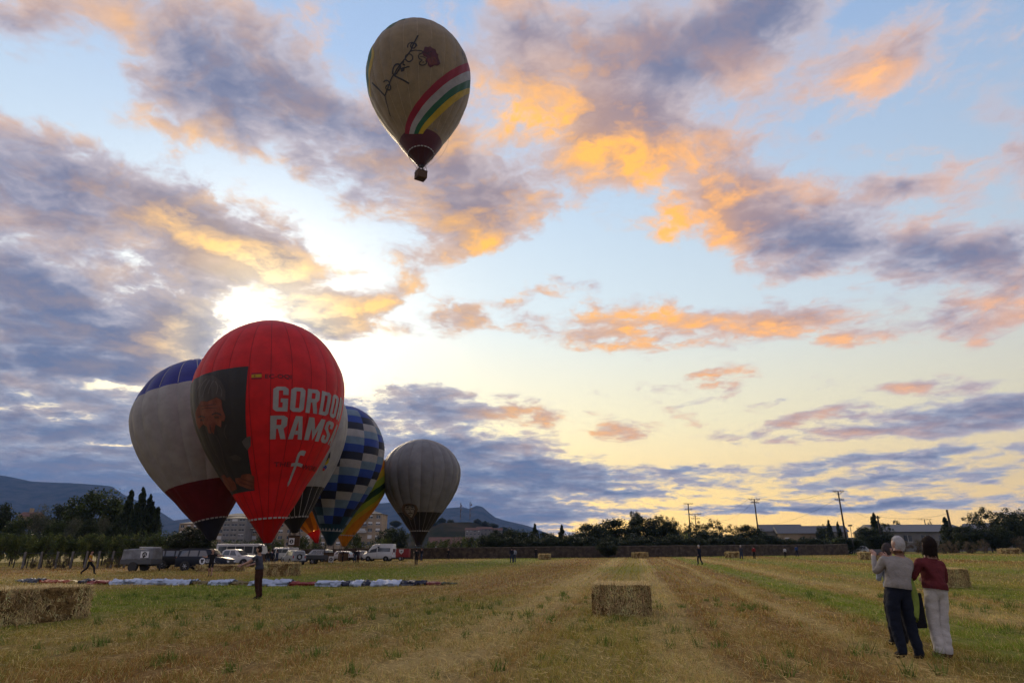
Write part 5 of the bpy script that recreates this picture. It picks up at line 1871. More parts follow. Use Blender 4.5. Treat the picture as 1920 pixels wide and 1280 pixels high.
def lights(parent, xf, xr, w, zf, zr):
    for s in (-1, 1):
        box('headlight', xf - .12, xf + .02, s * w * .62 - .16, s * w * .62 + .16, zf - .08, zf + .08, M_LAMPW, parent, .02)
        box('tail_light', xr - .02, xr + .08, s * w * .84 - .07, s * w * .84 + .07, zr - .16, zr + .16, M_LAMPR, parent, .02)
    box('bumper', xf - .15, xf + .05, -w * .94, w * .94, .30, .52, M_TRIM, parent, .03)
    box('bumper', xr - .05, xr + .12, -w * .94, w * .94, .32, .54, M_TRIM, parent, .03)

def vehicle(name, label, cat, px, depth, rz, dz=0.0):
    return thing(name, label, cat, gpt(px, depth, dz), rz)

def car(name, label, px, depth, rz, m, kind='hatch', cat='car', sc=1.0):
    """nose towards +x before rotation"""
    r = vehicle(name, label, cat, px, depth, rz)
    if kind == 'suv':
        L, W, H, wr = 4.7, .93, 1.82, .37
        st = [(-2.32, .42, .75, .80, .86, .80), (-2.30, .40, 1.08, 1.16, .92, .80), (-2.16, .38, 1.12, 1.74, .93, .74), (-1.6, .36, 1.12, 1.81, .93, .75), (0.2, .36, 1.10, 1.82, .93, .75), (.62, .36, 1.09, 1.74, .93, .74), (1.22, .36, 1.07, 1.13, .93, .83), (1.9, .38, 1.00, 1.06, .91, .80), (2.26, .42, .88, .93, .86, .74), (2.34, .46, .72, .76, .82, .70)]
        xs, wsx, rear = [(-2.0, -1.25), (-1.15, -.35), (-.25, .62)], (.70, 1.62, 1.2, 1.14), (-2.20, 1.68, -2.31, 1.18)
        wheels = (1.42, -1.38)
    elif kind == 'hatch':
        L, W, H, wr = 4.1, .86, 1.5, .31
        st = [(-2.0, .40, .70, .75, .78, .72), (-1.98, .36, .92, 1.0, .84, .74), (-1.72, .32, .96, 1.36, .86, .68), (-1.2, .30, .96, 1.47, .86, .68), (0.0, .30, .94, 1.50, .86, .68), (.35, .30, .92, 1.42, .86, .67), (1.05, .30, .90, .96, .86, .76), (1.6, .32, .82, .87, .84, .72), (1.95, .36, .70, .75, .78, .66), (2.03, .42, .58, .62, .72, .6)]
        xs, wsx, rear = [(-1.45, -.5), (-.4, .45)], (.42, 1.38, 1.02, .98), (-1.74, 1.32, -1.97, 1.02)
        wheels = (1.25, -1.2)
    elif kind == 'pickup':
        L, W, H, wr = 5.3, .93, 1.8, .39
        st = [(-2.62, .50, 1.08, 1.12, .90, .86), (-2.60, .45, 1.12, 1.16, .92, .88), (-1.02, .42, 1.12, 1.16, .93, .88), (-1.0, .42, 1.12, 1.62, .93, .76), (-.75, .42, 1.12, 1.76, .93, .74), (.2, .42, 1.11, 1.80, .93, .74), (.55, .42, 1.10, 1.73, .93, .73), (1.22, .42, 1.10, 1.16, .93, .84), (2.1, .44, 1.06, 1.11, .92, .80), (2.58, .50, .92, .97, .86, .74), (2.66, .55, .78, .8, .82, .7)]
        xs, wsx, rear = [(-.88, -.15), (-.05, .72)], (.62, 1.68, 1.2, 1.18), (-.98, 1.64, -1.0, 1.2)
        wheels = (1.62, -1.65)
    body = loft_body('body', st, m, r)
    for i, (a, c) in enumerate(xs):
        side_glass(r, st, a, c, slant0=.12 if i == 0 else .02, slant1=-.34 if i == len(xs) - 1 else -.02)
    xa, za, xb, zb = wsx
    end_glass(r, xb, zb, W * .80, xa, za, W * .70)
    end_glass(r, rear[2], rear[3], W * .78, rear[0], rear[1], W * .68, 'rear_window')
    lights(r, st[-1][0], st[0][0], W, .76 if kind != 'hatch' else .66, .98 if kind != 'hatch' else .86)
    for x in wheels:
        arch(r, x, W, wr)
        for s in (-1, 1):
            wheel(r, x, s * (W - .08), wr)
    for s in (-1, 1):
        box('mirror', wsx[2] - .32, wsx[2] - .14, s * (W + .08) - .09, s * (W + .08) + .09, 1.10 if kind != 'hatch' else .96, 1.28 if kind != 'hatch' else 1.1, m, r, .03)
        box('door_handle', -.35, -.17, s * (W + .005) - .015, s * (W + .005) + .015, .92, .96, M_TRIM, r)
    if kind == 'suv':
        for s in (-1, 1):
            tube_obj('roof_rail', [(-1.7, s * .66, 1.86), (.2, s * .66, 1.88)], .03, M_TRIM, r)
    if kind == 'pickup':
        bm = bmesh.new()
        bx(bm, -2.5, -1.1, -.78, .78, 1.16, 1.19)
        bm_obj('load_bed', bm, M_TRIM, r)
    r.scale = (sc,) * 3
    return r

def van(name, label, px, depth, rz, m, L, H, kind='camper', cat='van'):
    r = vehicle(name, label, cat, px, depth, rz)
    h = L / 2
    W = .98
    if kind == 'camper':
        st = [(-h, .45, 1.15, H * .96, .92, .80), (-h + .06, .38, 1.18, H, .96, .80), (h - 1.9, .36, 1.18, H, .97, .80), (h - 1.45, .36, 1.17, H - .22, .97, .80), (h - .72, .36, 1.15, 1.25, .96, .86), (h - .2, .38, 1.0, 1.06, .92, .80), (h, .45, .80, .84, .86, .74)]
        ws = (h - .74, 1.28, h - 1.42, H - .26)
        sg = [(-h + .35, h - 2.35, .12, .55), (h - 2.2, h - 1.05, .08, .55)]
        wx = (h - .95, -h + .95)
    else:
        st = [(-h, .5, 1.2, H - .06, .94, .88), (-h + .06, .42, 1.22, H, .98, .90), (h - .9, .42, 1.22, H, .98, .90), (h - .45, .42, 1.2, H - .16, .98, .90), (h - .08, .45, 1.12, 1.2, .96, .9), (h, .5, .9, .95, .9, .84)]
        ws = (h - .10, 1.2, h - .45, H - .22)
        sg = [(-h + .3, h - 1.5, .10, .78), (h - 1.4, h - .5, .06, .78)]
        wx = (h - .85, -h + 1.3)
    loft_body('body', st, m, r)
    for a, c, lo, hi in sg:
        if kind == 'camper':
            side_glass(r, st, a, c, lo, hi, slant1=-.25 if c > h - 1.5 else -.02)
        else:
            n = max(1, int((c - a) / 1.1))
            for i in range(n):
                side_glass(r, st, a + (c - a) * i / n + .04, a + (c - a) * (i + 1) / n - .04, lo, hi)
    end_glass(r, ws[0], ws[1], W * .82, ws[2], ws[3], W * .78)
    end_glass(r, -h, 1.25, W * .72, -h + .02, H * .78, W * .7, 'rear_window')
    lights(r, h, -h, W, .80, 1.1)
    for x in wx:
        arch(r, x, W, .34)
        for s in (-1, 1):
            wheel(r, x, s * (W - .09), .34)
    for s in (-1, 1):
        box('mirror', h - 1.0, h - .82, s * (W + .1) - .1, s * (W + .1) + .1, 1.2, 1.48, M_TRIM, r, .03)
        tube_obj('door_seam', [(h - 2.28, s * (W + .004), .55), (h - 2.28, s * (W + .002), 1.15)], .012, M_TRIM, r, 4)
    if kind == 'camper':
        bm = bmesh.new()
        bx(bm, h - 2.6, h - 2.1, -.25, .25, H, H + .09)
        bm_obj('roof_vent', bm, M_TRIM, r, bevel=.03)
        for s in (-1, 1):
            side = [(h - 2.6, s * .905, H - .58), (h - 2.3, s * .905, H - .58), (h - 2.3, s * .885, H - .36), (h - 2.6, s * .885, H - .36)]
            mesh_obj('roof_window', [(x, y + s * .02, z) for x, y, z in side], [(0, 1, 2, 3)], M_GLASSV, r)
    return r

PI = math.pi
# dark four-wheel drive pair with trailer, on the left
rz0 = -0.10
r = thing('cargo_trailer', 'grey tarpaulin covered cargo trailer hitched behind the dark four-by-four', 'trailer', gpt(262, 60.5), rz0)
M_TARP = mat('grey_tarp', (0.17, 0.18, 0.195), 0.55, var=0.35, vscale=1.6, bump=0.6, bscale=2.5)
bm = bmesh.new()
Vt = [(-1.42, -.8, .95), (1.42, -.8, .95), (1.42, .8, .95), (-1.42, .8, .95), (-1.35, -.74, 1.86), (1.38, -.74, 1.92), (1.38, .74, 1.92), (-1.35, .74, 1.86)]
vs = [bm.verts.new(v) for v in Vt]
for f in ((0, 3, 2, 1), (4, 5, 6, 7), (0, 1, 5, 4), (1, 2, 6, 5), (2, 3, 7, 6), (3, 0, 4, 7)):
    bm.faces.new([vs[i] for i in f])
bmesh.ops.subdivide_edges(bm, edges=bm.edges[:], cuts=7, use_grid_fill=True)
for v in bm.verts:
    if v.co.z > 1.0:
        v.co += Vector((0, 1, .5)) * .05 * mnoise.noise(v.co * 1.7) + Vector((0, 0, -.05 * max(0, math.sin(v.co.x * 4))))
bm_obj('tarpaulin', bm, M_TARP, r, True)
box('side_board', -1.45, 1.45, -.83, .83, .58, .948, P_GREY, r, .02)
box('roof_box', .0, 1.3, -.6, .6, 1.925, 2.04, P_SILVER, r, .03)
box('chassis', -1.4, 2.3, -.08, .08, .44, .56, M_TRIM, r)
for s in (-1, 1):
    wheel(r, -.15, s * .8, .33)
    bm = bmesh.new()
    cyl(bm, (-.15, s * .8, .36), (0, 1, 0), .42, .26, 18)
    bm_obj('mudguard', bm, M_TRIM, r)
tube_obj('jockey_wheel', [(1.9, -.1, .0), (1.9, -.1, .6)], .06, M_TRIM, r)
lg = box('logo_panel', .42, 1.18, -.885, -.87, 1.12, 1.66, M_LOGO, r)
bm = bmesh.new()
cyl(bm, (.8, -.892, 1.40), (0, 1, 0), .22, .008, 22)
cyl(bm, (.74, -.892, 1.22), (0, 1, 0), .10, .008, 12)
lm = bm_obj('logo_mark', bm, M_TRIM, lg)
bm = bmesh.new()
tube(bm, [(.70, -.90, 1.30), (.78, -.90, 1.46), (.90, -.90, 1.5), (.86, -.90, 1.36), (.92, -.90, 1.28)], .03, 5)
bm_obj('logo_mark', bm, M_LOGO, lg)
car('parked_suv', 'black four-by-four parked behind the dark one that tows the trailer', 334, 68, 0.25, P_BLACK, 'suv')
r = car('parked_suv', 'dark four-by-four with round white logo and lettering on its door', 384, 60, rz0 + .02, P_NAVY, 'suv')
bm = bmesh.new()
cyl(bm, (.18, -.955, .80), (0, 1, 0), .27, .012, 26)
lg = bm_obj('door_logo', bm, M_LOGO, r)
bm = bmesh.new()
for (x, z, q) in ((.12, .86, .10), (.25, .88, .08), (.17, .72, .09)):
    cyl(bm, (x, -.966, z), (0, 1, 0), q, .006, 14)
bm_obj('logo_mark', bm, M_TRIM, lg)
for txt, z, h, w in (('GLOBOS', .84, .13, .82), ('BORREA', .66, .15, .86)):
    bm = text_bm(txt, h, w, .02 if txt == 'BORREA' else 0)
    for v in bm.verts:
        v.co = Vector((v.co.x + .52, -.972, v.co.y + z))
    bm_obj('door_lettering', bm, M_LOGO, r)
car('pickup_truck', 'white double cab pickup facing right in front of the minibus', 437, 74, -0.12, P_WHITE, 'pickup', 'pickup')
van('minibus', 'white minibus with dark windows behind the white pickup', 452, 92, -0.05, P_WHITE, 6.6, 2.55, 'bus', 'minibus')
van('delivery_van', 'white boxy van with dark side, right of the red balloon basket', 531, 104, 2.6, P_WHITE, 4.4, 2.05, 'bus', 'van')
r = car('off_road_vehicle', 'silver off-road vehicle with spare wheel on its back door', 549, 82, 2.2, P_SILVER, 'suv', 'off-roader', .9)
sp = wheel(r, -2.42, .01, .36, .2)
sp.rotation_euler = (0, 0, -PI / 2)
sp.location = (-2.44, .0, 1.0)
sp.name = 'spare_wheel'
car('parked_suv', 'white and dark four-by-four between the silver off-roader and the chequered balloon', 594, 100, 2.9, P_SILVER, 'suv', 'car', .95)
r = thing('flatbed_trailer', 'low dark flatbed trailer in front of the parked cars', 'trailer', gpt(588, 84), .05)
box('bed', -1.5, 1.5, -.75, .75, .45, .62, M_TRIM, r, .02)
for s in (-1, 1):
    box('side_board', -1.5, 1.5, s * .75 - .03, s * .75 + .03, .622, 1.05, P_GREY, r, .01)
    wheel(r, 0, s * .85, .32)
box('drawbar', -2.4, -1.5, -.05, .05, .46, .56, M_TRIM, r)
car('parked_car', 'white hatchback behind the orange balloon basket', 636, 108, 2.95, P_WHITE, 'hatch')
car('parked_car', 'silver hatchback left of the white camper van', 672, 110, 2.9, P_SILVER, 'hatch')
van('camper_van', 'white high-roofed camper van beside the red trailer', 710, 101, 3.02, P_WHITE, 4.6, 2.45, 'camper', 'van')
# red trailer
r = thing('box_trailer', 'red box trailer with white shield emblem right of the camper van', 'trailer', gpt(751, 104), 3.1)
bm = bmesh.new()
bx(bm, -1.35, 1.2, -.75, .75, .5, 1.72)
bm_obj('box_body', bm, P_RED, r, bevel=.04)
V = [(.55, .75, 1.70), (1.3, .75, 1.70), (1.3, 1.45, 1.95), (.55, 1.45, 1.95)]
mesh_obj('open_flap', V + [(x, y, z + .04) for x, y, z in V], [(0, 1, 2, 3), (7, 6, 5, 4), (0, 4, 5, 1), (1, 5, 6, 2), (2, 6, 7, 3), (3, 7, 4, 0)], P_WHITE, r)
box('drawbar', 1.2, 2.0, -.06, .06, .45, .55, M_TRIM, r)
for s in (-1, 1):
    wheel(r, -.1, s * .78, .30)
V = [(-.55, .765, 1.62), (.15, .765, 1.62), (.12, .765, 1.25), (-.2, .765, .92), (-.52, .765, 1.25)]
sh = mesh_obj('shield_emblem', V, [(0, 1, 2, 3, 4)], M_LOGO, r)
bm = bmesh.new()
tube(bm, [(-.42, .775, 1.5), (-.35, .775, 1.3), (-.2, .775, 1.1), (-.05, .775, 1.3), (.02, .775, 1.5)], .03, 5)
cyl(bm, (-.2, .775, 1.38), (0, 1, 0), .1, .012, 14)
bm_obj('emblem_mark', bm, M_TRIM, sh)
# right-hand side
car('parked_car', 'white car parked at the end of the stone wall', 1607, 131, 0.15 + PI * .9, P_WHITE, 'hatch')
car('parked_car', 'white car half hidden by the raised arms of the man in grey', 1641, 148, 2.6, P_WHITE, 'hatch')
r = thing('lorry', 'white and blue lorry behind the man in the grey jumper', 'lorry', gpt(1672, 152), 0.0)
M_LBLUE = paint('lorry_blue', (0.10, 0.20, 0.38))
box('cab', -1.25, 1.25, -1.0, 1.1, .6, 3.2, P_WHITE, r, .12)
box('windscreen', -1.05, 1.05, -1.03, -1.0, 1.9, 2.75, M_GLASSV, r)
box('grille', -1.0, 1.0, -1.03, -1.0, .95, 1.7, M_LBLUE, r)
box('bumper', -1.25, 1.25, -1.12, -1.0, .45, .85, M_TRIM, r)
box('cargo_box', -1.3, 1.3, 1.2, 6.5, .9, 3.5, P_WHITE, r, .04)
for s in (-1, 1):
    box('headlight', s * .9 - .18, s * .9 + .18, -1.15, -1.12, .62, .8, M_LAMPW, r)
    for y in (-.2, 4.8):
        w_ = wheel(r, 0, 0, .45, .3)
        w_.location = (s * 1.08, y, .45)
        w_.rotation_euler = (0, 0, -PI / 2)
# race number board on the ground
r = thing('number_board', 'white number board standing on the grass before the parked cars', 'sign', gpt(620, 86))
number_plate(r, (0, 0, .52), .62, 0.0, '8')
for s in (-1, 1):
    tube_obj('leg', [(s * .22, 0, 0), (s * .2, 0, .25)], .025, M_TRIM, r)
# ------------------------------------------------------------------ people
SKIN = mat('skin', (0.36, 0.20, 0.14), 0.55, var=0.08, vscale=8)
def cloth(name, col, col2=None, bump=.6):
    return mat('cloth_' + name, col, 0.9, var=0.18, vscale=5, bump=bump, bscale=9, spec=0.15)

def skin_mesh(joints, edges, root, sub=2):
    """joints: name -> (pos, radius or (rx,ry)); continuous surface grown round the skeleton"""
    names = list(joints)
    me = bpy.data.meshes.new('figure')
    me.from_pydata([joints[n][0] for n in names], [(names.index(a), names.index(c)) for a, c in edges], [])
    o = bpy.data.objects.new('figure', me)
    COL.objects.link(o)
    md = o.modifiers.new('skin', 'SKIN')
    md.use_smooth_shade = True
    md.branch_smoothing = 0.4
    for i, n in enumerate(names):
        r = joints[n][1]
        v = me.skin_vertices[0].data[i]
        v.radius = r if isinstance(r, tuple) else (r, r)
        v.use_root = (n == root)
    o.modifiers.new('sub', 'SUBSURF').levels = sub
    dg = bpy.context.evaluated_depsgraph_get()
    out = bpy.data.meshes.new_from_object(o.evaluated_get(dg))
    bpy.data.objects.remove(o, do_unlink=True)
    bpy.data.meshes.remove(me)
    return out

def head_geo(bm, c, r, look, tilt=0.0, mi=0):
    """head with brow, nose, lips, chin and ears; look = yaw of the face (0 = +y)"""
    res = bmesh.ops.create_uvsphere(bm, u_segments=20, v_segments=14, radius=1.0)
    cy, sy = math.cos(look), math.sin(look)
    for v in res['verts']:
        x, y, z = v.co
        k = 1.0
        fx, fy, fz = x * .78, y * .95, z * 1.18
        if z < -.2:
            fx *= 1 - .28 * (-z - .2)
        if y > .55:
            fy += .22 * max(0, 1 - abs(x) * 5.0) * max(0, 1 - abs(z + .12) * 3.2)      # nose
            fy -= .10 * max(0, 1 - abs(abs(x) - .36) * 5) * max(0, 1 - abs(z - .08) * 6)  # eyes
            fy += .06 * max(0, 1 - abs(z - .28) * 7) * max(0, 1 - abs(x) * 1.6)           # brow
            fy += .05 * max(0, 1 - abs(z + .5) * 7) * max(0, 1 - abs(x) * 3)              # lips
        if abs(x) > .85 and abs(z + .05) < .32 and abs(y) < .35:
            fx *= 1.16                                                                    # ears
        p = Vector((fx, fy, fz)) * r
        p = Matrix.Rotation(-tilt, 3, 'X') @ p
        v.co = Vector((p.x * cy - p.y * sy, p.x * sy + p.y * cy, p.z)) + Vector(c)
    for f in bm.faces:
        pass
    for v in res['verts']:
        for f in v.link_faces:
            f.material_index = mi
            f.smooth = True

def fingers(joints, edges, wrist, hand, up, side, curl=.6, s=1.0):
    """five unequal bent fingers rooted in the palm"""
    h = Vector(joints[hand][0])
    w = Vector(joints[wrist][0])
    d = (h - w).normalized()
    up = Vector(up).normalized()
    lat = d.cross(up).normalized() * side
    for i, (off, ln) in enumerate(((-.032, .062), (-.011, .074), (.011, .070), (.030, .055))):
        a = h + lat * off * s + d * .02
        b1 = a + d * ln * .5 * s - up * .012 * curl
        b2 = b1 + (d * (1 - curl) - up * curl).normalized() * ln * .5 * s
        joints[f'{hand}f{i}a'] = (a, .011)
        joints[f'{hand}f{i}b'] = (b1, .009)
        joints[f'{hand}f{i}c'] = (b2, .007)
        edges += [(hand, f'{hand}f{i}a'), (f'{hand}f{i}a', f'{hand}f{i}b'), (f'{hand}f{i}b', f'{hand}f{i}c')]
    a = h - d * .03 - lat * .035 * s
    joints[f'{hand}ta'] = (a - lat * .012, .012)
    joints[f'{hand}tb'] = (a - lat * .03 + d * .035, .010)
    joints[f'{hand}tc'] = (a - lat * .032 + d * .06 - up * .01, .008)
    edges += [(hand, f'{hand}ta'), (f'{hand}ta', f'{hand}tb'), (f'{hand}tb', f'{hand}tc')]

def base_pose():
    return dict(pelvis=(0, 0, .95), waist=(0, 0, 1.10), chest=(0, .0, 1.32), neck=(0, .0, 1.47), head=(0, .02, 1.62),
                shoulder_l=(-.18, 0, 1.42), elbow_l=(-.25, -.02, 1.15), wrist_l=(-.25, .10, .92), hand_l=(-.25, .13, .84),
                shoulder_r=(.18, 0, 1.42), elbow_r=(.25, -.02, 1.15), wrist_r=(.25, .10, .92), hand_r=(.25, .13, .84),
                hip_l=(-.09, 0, .92), knee_l=(-.10, .03, .50), ankle_l=(-.10, -.02, .09), toe_l=(-.11, .15, .03),
                hip_r=(.09, 0, .92), knee_r=(.10, .03, .50), ankle_r=(.10, -.02, .09), toe_r=(.11, .15, .03))
RAD = dict(pelvis=(.165, .125), waist=(.155, .115), chest=(.20, .135), neck=.062, head=.07, shoulder_l=.08, elbow_l=.048, wrist_l=.034, hand_l=(.042, .026), shoulder_r=.08, elbow_r=.048, wrist_r=.034, hand_r=(.042, .026),
           hip_l=.112, knee_l=.080, ankle_l=.064, toe_l=.042, hip_r=.112, knee_r=.080, ankle_r=.064, toe_r=.042)
BONES = [('pelvis', 'waist'), ('waist', 'chest'), ('chest', 'neck'), ('neck', 'head')] + [e for s in 'lr' for e in (('chest', f'shoulder_{s}'), (f'shoulder_{s}', f'elbow_{s}'), (f'elbow_{s}', f'wrist_{s}'), (f'wrist_{s}', f'hand_{s}'), ('pelvis', f'hip_{s}'), (f'hip_{s}', f'knee_{s}'), (f'knee_{s}', f'ankle_{s}'), (f'ankle_{s}', f'toe_{s}'))]
ZONE = {}
for a, c in BONES:
    z = 1
    if 'hip' in c or 'knee' in c or 'ankle' in c or c.startswith('toe'):
        z = 2
    if c.startswith('toe'):
        z = 3
    if c.startswith('hand') or c == 'head':
        z = 0
    ZONE[a, c] = z

def person(label, loc, rz, top, legs, shoes=None, hair=(0.02, 0.014, 0.010), pose=None, height=1.74, look=0.0, tilt=0.0, sleeves='long', shorts=False, fat=1.0, hands=False, hair_style='short', hat=None, group=None, skirt_flare=None, lean=0.0):
    P = base_pose()
    if pose:
        P.update(pose)
    root = thing('person', label, 'person', loc, rz, group)
    J = {}
    for n, p in P.items():
        r = RAD[n]
        if shorts and n.split('_')[0] in ('knee', 'ankle'):
            r = .06 if n[0] == 'k' else .042
        r = tuple(q * fat for q in r) if isinstance(r, tuple) else (r * fat if n not in ('neck', 'head', 'hand_l', 'hand_r') else r)
        if skirt_flare and n.startswith('ankle'):
            r = skirt_flare
        J[n] = (Vector(p), r)
    E = list(BONES)
    if hands:
        for s, sd in (('l', 1), ('r', -1)):
            fingers(J, E, f'wrist_{s}', f'hand_{s}', (0, -1, .2), sd)
    me = skin_mesh(J, E, 'pelvis', 3 if hands else 2)
    bm = bmesh.new()
    bm.from_mesh(me)
    bpy.data.meshes.remove(me)
    def cut(a, c, t, rad=.2, flat=False):
        p = J[a][0].lerp(J[c][0], t)
        nn = Vector((0, 0, 1)) if flat else (J[c][0] - J[a][0]).normalized()
        vs = {v for v in bm.verts if (v.co - p).length < rad}
        es = [e for e in bm.edges if e.verts[0] in vs and e.verts[1] in vs]
        fs = [f for f in bm.faces if all(v in vs for v in f.verts)]
        bmesh.ops.bisect_plane(bm, geom=list(vs) + es + fs, plane_co=p, plane_no=nn)
    hem = J['pelvis'][0].z + .045
    cut('pelvis', 'waist', .3, .32, True)
    cut('chest', 'neck', .85, .12)
    for s_ in 'lr':
        cut(f'wrist_{s_}', f'hand_{s_}', .05, .09)
        if sleeves == 'short':
            cut(f'shoulder_{s_}', f'elbow_{s_}', .6, .13)
        cut(f'ankle_{s_}', f'toe_{s_}', .15, .12)
        if shorts:
            cut(f'hip_{s_}', f'knee_{s_}', .85, .15)
    if hands:
        for v in bm.verts:
            if v.co.z < J['neck'][0].z - .03 and v.co.z > .14 and min((v.co - J['hand_l'][0]).length, (v.co - J['hand_r'][0]).length) > .12:
                q_ = v.co
                wr = mnoise.noise(Vector((q_.x * 5, q_.y * 5, q_.z * 17))) * .013 + mnoise.noise(q_ * 9) * .010
                k_ = 1.0 if q_.z < hem else .8
                cx_ = J['chest'][0] if q_.z > hem else (J['hip_l'][0] if q_.x < J['pelvis'][0].x else J['hip_r'][0])
                v.co += Vector((q_.x - cx_.x, q_.y - cx_.y, 0)).normalized() * wr * k_
                if hem <= q_.z < hem + .10 and abs(q_.x - J['pelvis'][0].x) < .24:
                    v.co += Vector((q_.x - J['pelvis'][0].x, q_.y - J['pelvis'][0].y, 0)).normalized() * .016
    segs = [(J[a][0], J[c][0], ZONE.get((a, c), 0), a, c) for a, c in E]
    for f in bm.faces:
        q = f.calc_center_median()
        best, zb = 9e9, 1
        for a, c, z, na, nc in segs:
            ab = c - a
            t = max(0, min(1, (q - a).dot(ab) / max(ab.length_squared, 1e-9)))
            d = (q - (a + ab * t)).length - (.05 if nc in ('waist', 'chest') else 0)
            if d < best:
                best = d
                zz = z
                if nc == 'neck' and t > .84:
                    zz = 0
                if nc in ('neck', 'head') and zz == 0 and d > .085:
                    zz = 1
                if z == 1 and sleeves == 'short' and (nc.startswith('wrist') or (nc.startswith('elbow') and t > .6)):
                    zz = 0
                if z == 2 and shorts and (nc.startswith('ankle') or (nc.startswith('knee') and t > .85)):
                    zz = 0
                if nc in ('waist', 'chest') or z == 2:
                    zz = (2 if q.z < hem else 1) if (z != 2 or nc.startswith('hip') or (nc.startswith('knee') and t < .2)) else zz
                zb = zz
        f.material_index = zb
        f.smooth = True
    hr = .104
    hc = Vector(P['head']) + Vector((0, .0, .045))
    head_geo(bm, hc, hr, look, tilt, 0)
    mats = [SKIN, top, legs, shoes or cloth('shoe', (0.02, 0.018, 0.016))]
    me = bpy.data.meshes.new('body')
    bm.to_mesh(me)
    bm.free()
    link_mesh('body', me, mats, root)
    # hair as a cap that follows the skull
    hm = cloth('hair_%02d%02d%02d' % tuple(int(c * 99) for c in hair), hair, bump=.8)
    bm = bmesh.new()
    res = bmesh.ops.create_uvsphere(bm, u_segments=22, v_segments=16, radius=1.0)
    cy, sy = math.cos(look), math.sin(look)
    kill = []
    for v in res['verts']:
        x, y, z = v.co
        lim = {'short': -.72 if y < -.05 else -.15, 'bob': -1.1, 'cap': .1}[hair_style]
        front = .25 if hair_style != 'bob' else .15
        if (y > .35 and z < front + y * .35) or z < lim:
            kill.append(v)
            continue
        k = {'short': 1.09, 'bob': 1.24, 'cap': 1.09}[hair_style]
        kz = 1.0
        fx, fy, fz = x * .80 * k, y * .96 * k, z * 1.19 * (1.06 if hair_style != 'bob' else 1.20)
        if hair_style == 'bob' and z < 0:
            q = math.sqrt(max(1e-6, 1 - z * z))
            fx, fy = fx / max(q, .55) * (1.0 - .06 * -z), fy / max(q, .55) * .92
            fz = z * 1.62
        p = Vector((fx, fy - .02, fz)) * hr
        p += Vector((1, 1, 1)) * .006 * mnoise.noise(p * 55)
        p = Matrix.Rotation(-tilt, 3, 'X') @ p
        v.co = Vector((p.x * cy - p.y * sy, p.x * sy + p.y * cy, p.z)) + hc
    bmesh.ops.delete(bm, geom=kill, context='VERTS')
    if hands and hair_style != 'cap':
        rs = random.Random(3)
        vv = list(bm.verts)
        for _ in range(1100 if hair_style == 'bob' else 700):
            v = rs.choice(vv).co
            out = (v - hc).normalized()
            ln = .07 if hair_style == 'bob' else .022
            dn = (Vector((0, 0, -1)) + out * rs.uniform(.05, .3) + Vector((rs.gauss(0, .15), rs.gauss(0, .15), 0))).normalized()
            sd = out.cross(dn).normalized() * .003
            p = v + out * rs.uniform(-.002, .004) + sd * rs.uniform(-4, 4)
            bm.faces.new((bm.verts.new(p - sd), bm.verts.new(p + sd), bm.verts.new(p + dn * ln * rs.uniform(.5, 1.1))))
    bm_obj('hair' if hair_style != 'cap' else 'cap', bm, hm if hat is None else hat, root, True)
    k = height / 1.78
    root.scale = (k, k, k)
    root.rotation_euler = (Matrix.Rotation(lean, 3, 'Y') @ Matrix.Rotation(rz, 3, 'Z')).to_euler()
    return root

def walk(st=.22, arm=.2):
    return dict(knee_l=(-.10, st * .7 + .06, .52), ankle_l=(-.10, st, .10), toe_l=(-.11, st + .17, .05), knee_r=(.10, -st * .3 + .05, .50), ankle_r=(.10, -st - .05, .14), toe_r=(.11, -st + .08, .03),
                elbow_l=(-.25, -.10, 1.16), wrist_l=(-.24, -arm * .3, .94), hand_l=(-.24, -arm * .2, .86), elbow_r=(.25, .04, 1.15), wrist_r=(.24, arm + .05, .98), hand_r=(.23, arm + .12, .92))

NAVY, BLACKC, GREYJ, MAROON, OFFW, BROWN, YEL, DENIM = (cloth('navy_trouser', (0.012, 0.016, 0.028)), cloth('black', (0.014, 0.014, 0.016)), cloth('grey_jumper', (0.27, 0.25, 0.23)), cloth('maroon', (0.115, 0.022, 0.026)), cloth('off_white', (0.47, 0.45, 0.43)), cloth('brown', (0.045, 0.018, 0.012)), cloth('yellow', (0.42, 0.21, 0.02)), cloth('denim', (0.03, 0.045, 0.075)))
SLATE, RED_C, WHITE_C, BLUE_C, LTBLUE = cloth('slate', (0.045, 0.048, 0.065)), cloth('red', (0.20, 0.015, 0.018)), cloth('white', (0.45, 0.45, 0.46)), cloth('blue', (0.03, 0.06, 0.16)), cloth('pale_blue', (0.28, 0.31, 0.36))
GREYHAIR, DARKHAIR, BROWNHAIR = (0.42, 0.41, 0.40), (0.018, 0.012, 0.010), (0.05, 0.028, 0.016)

# the couple on the right, seen from behind
man = gpt(1697, 10.45)
pose = dict(pelvis=(-.06, 0, .95), waist=(-.06, -.01, 1.10), chest=(-.04, .0, 1.32), neck=(.00, .03, 1.48), head=(.02, .05, 1.61),
            shoulder_l=(-.23, .02, 1.40), elbow_l=(-.30, .14, 1.18), wrist_l=(-.23, .30, 1.43), hand_l=(-.19, .35, 1.49), shoulder_r=(.16, .02, 1.40), elbow_r=(.26, .18, 1.22), wrist_r=(.04, .34, 1.42), hand_r=(-.02, .37, 1.47),
            hip_l=(-.15, 0, .92), knee_l=(-.11, .03, .50), ankle_l=(-.03, -.02, .09), toe_l=(-.05, .14, .03), hip_r=(.03, 0, .92), knee_r=(.13, .04, .50), ankle_r=(.23, -.01, .09), toe_r=(.26, .15, .03))
person('white-haired person in grey jumper and navy trousers holding up a phone', man, 0.05, GREYJ, NAVY, None, GREYHAIR, pose, 1.77, look=.25, tilt=.12, fat=1.14, hands=True, lean=.13)
ph = man + Vector((.075, .41, 1.515))
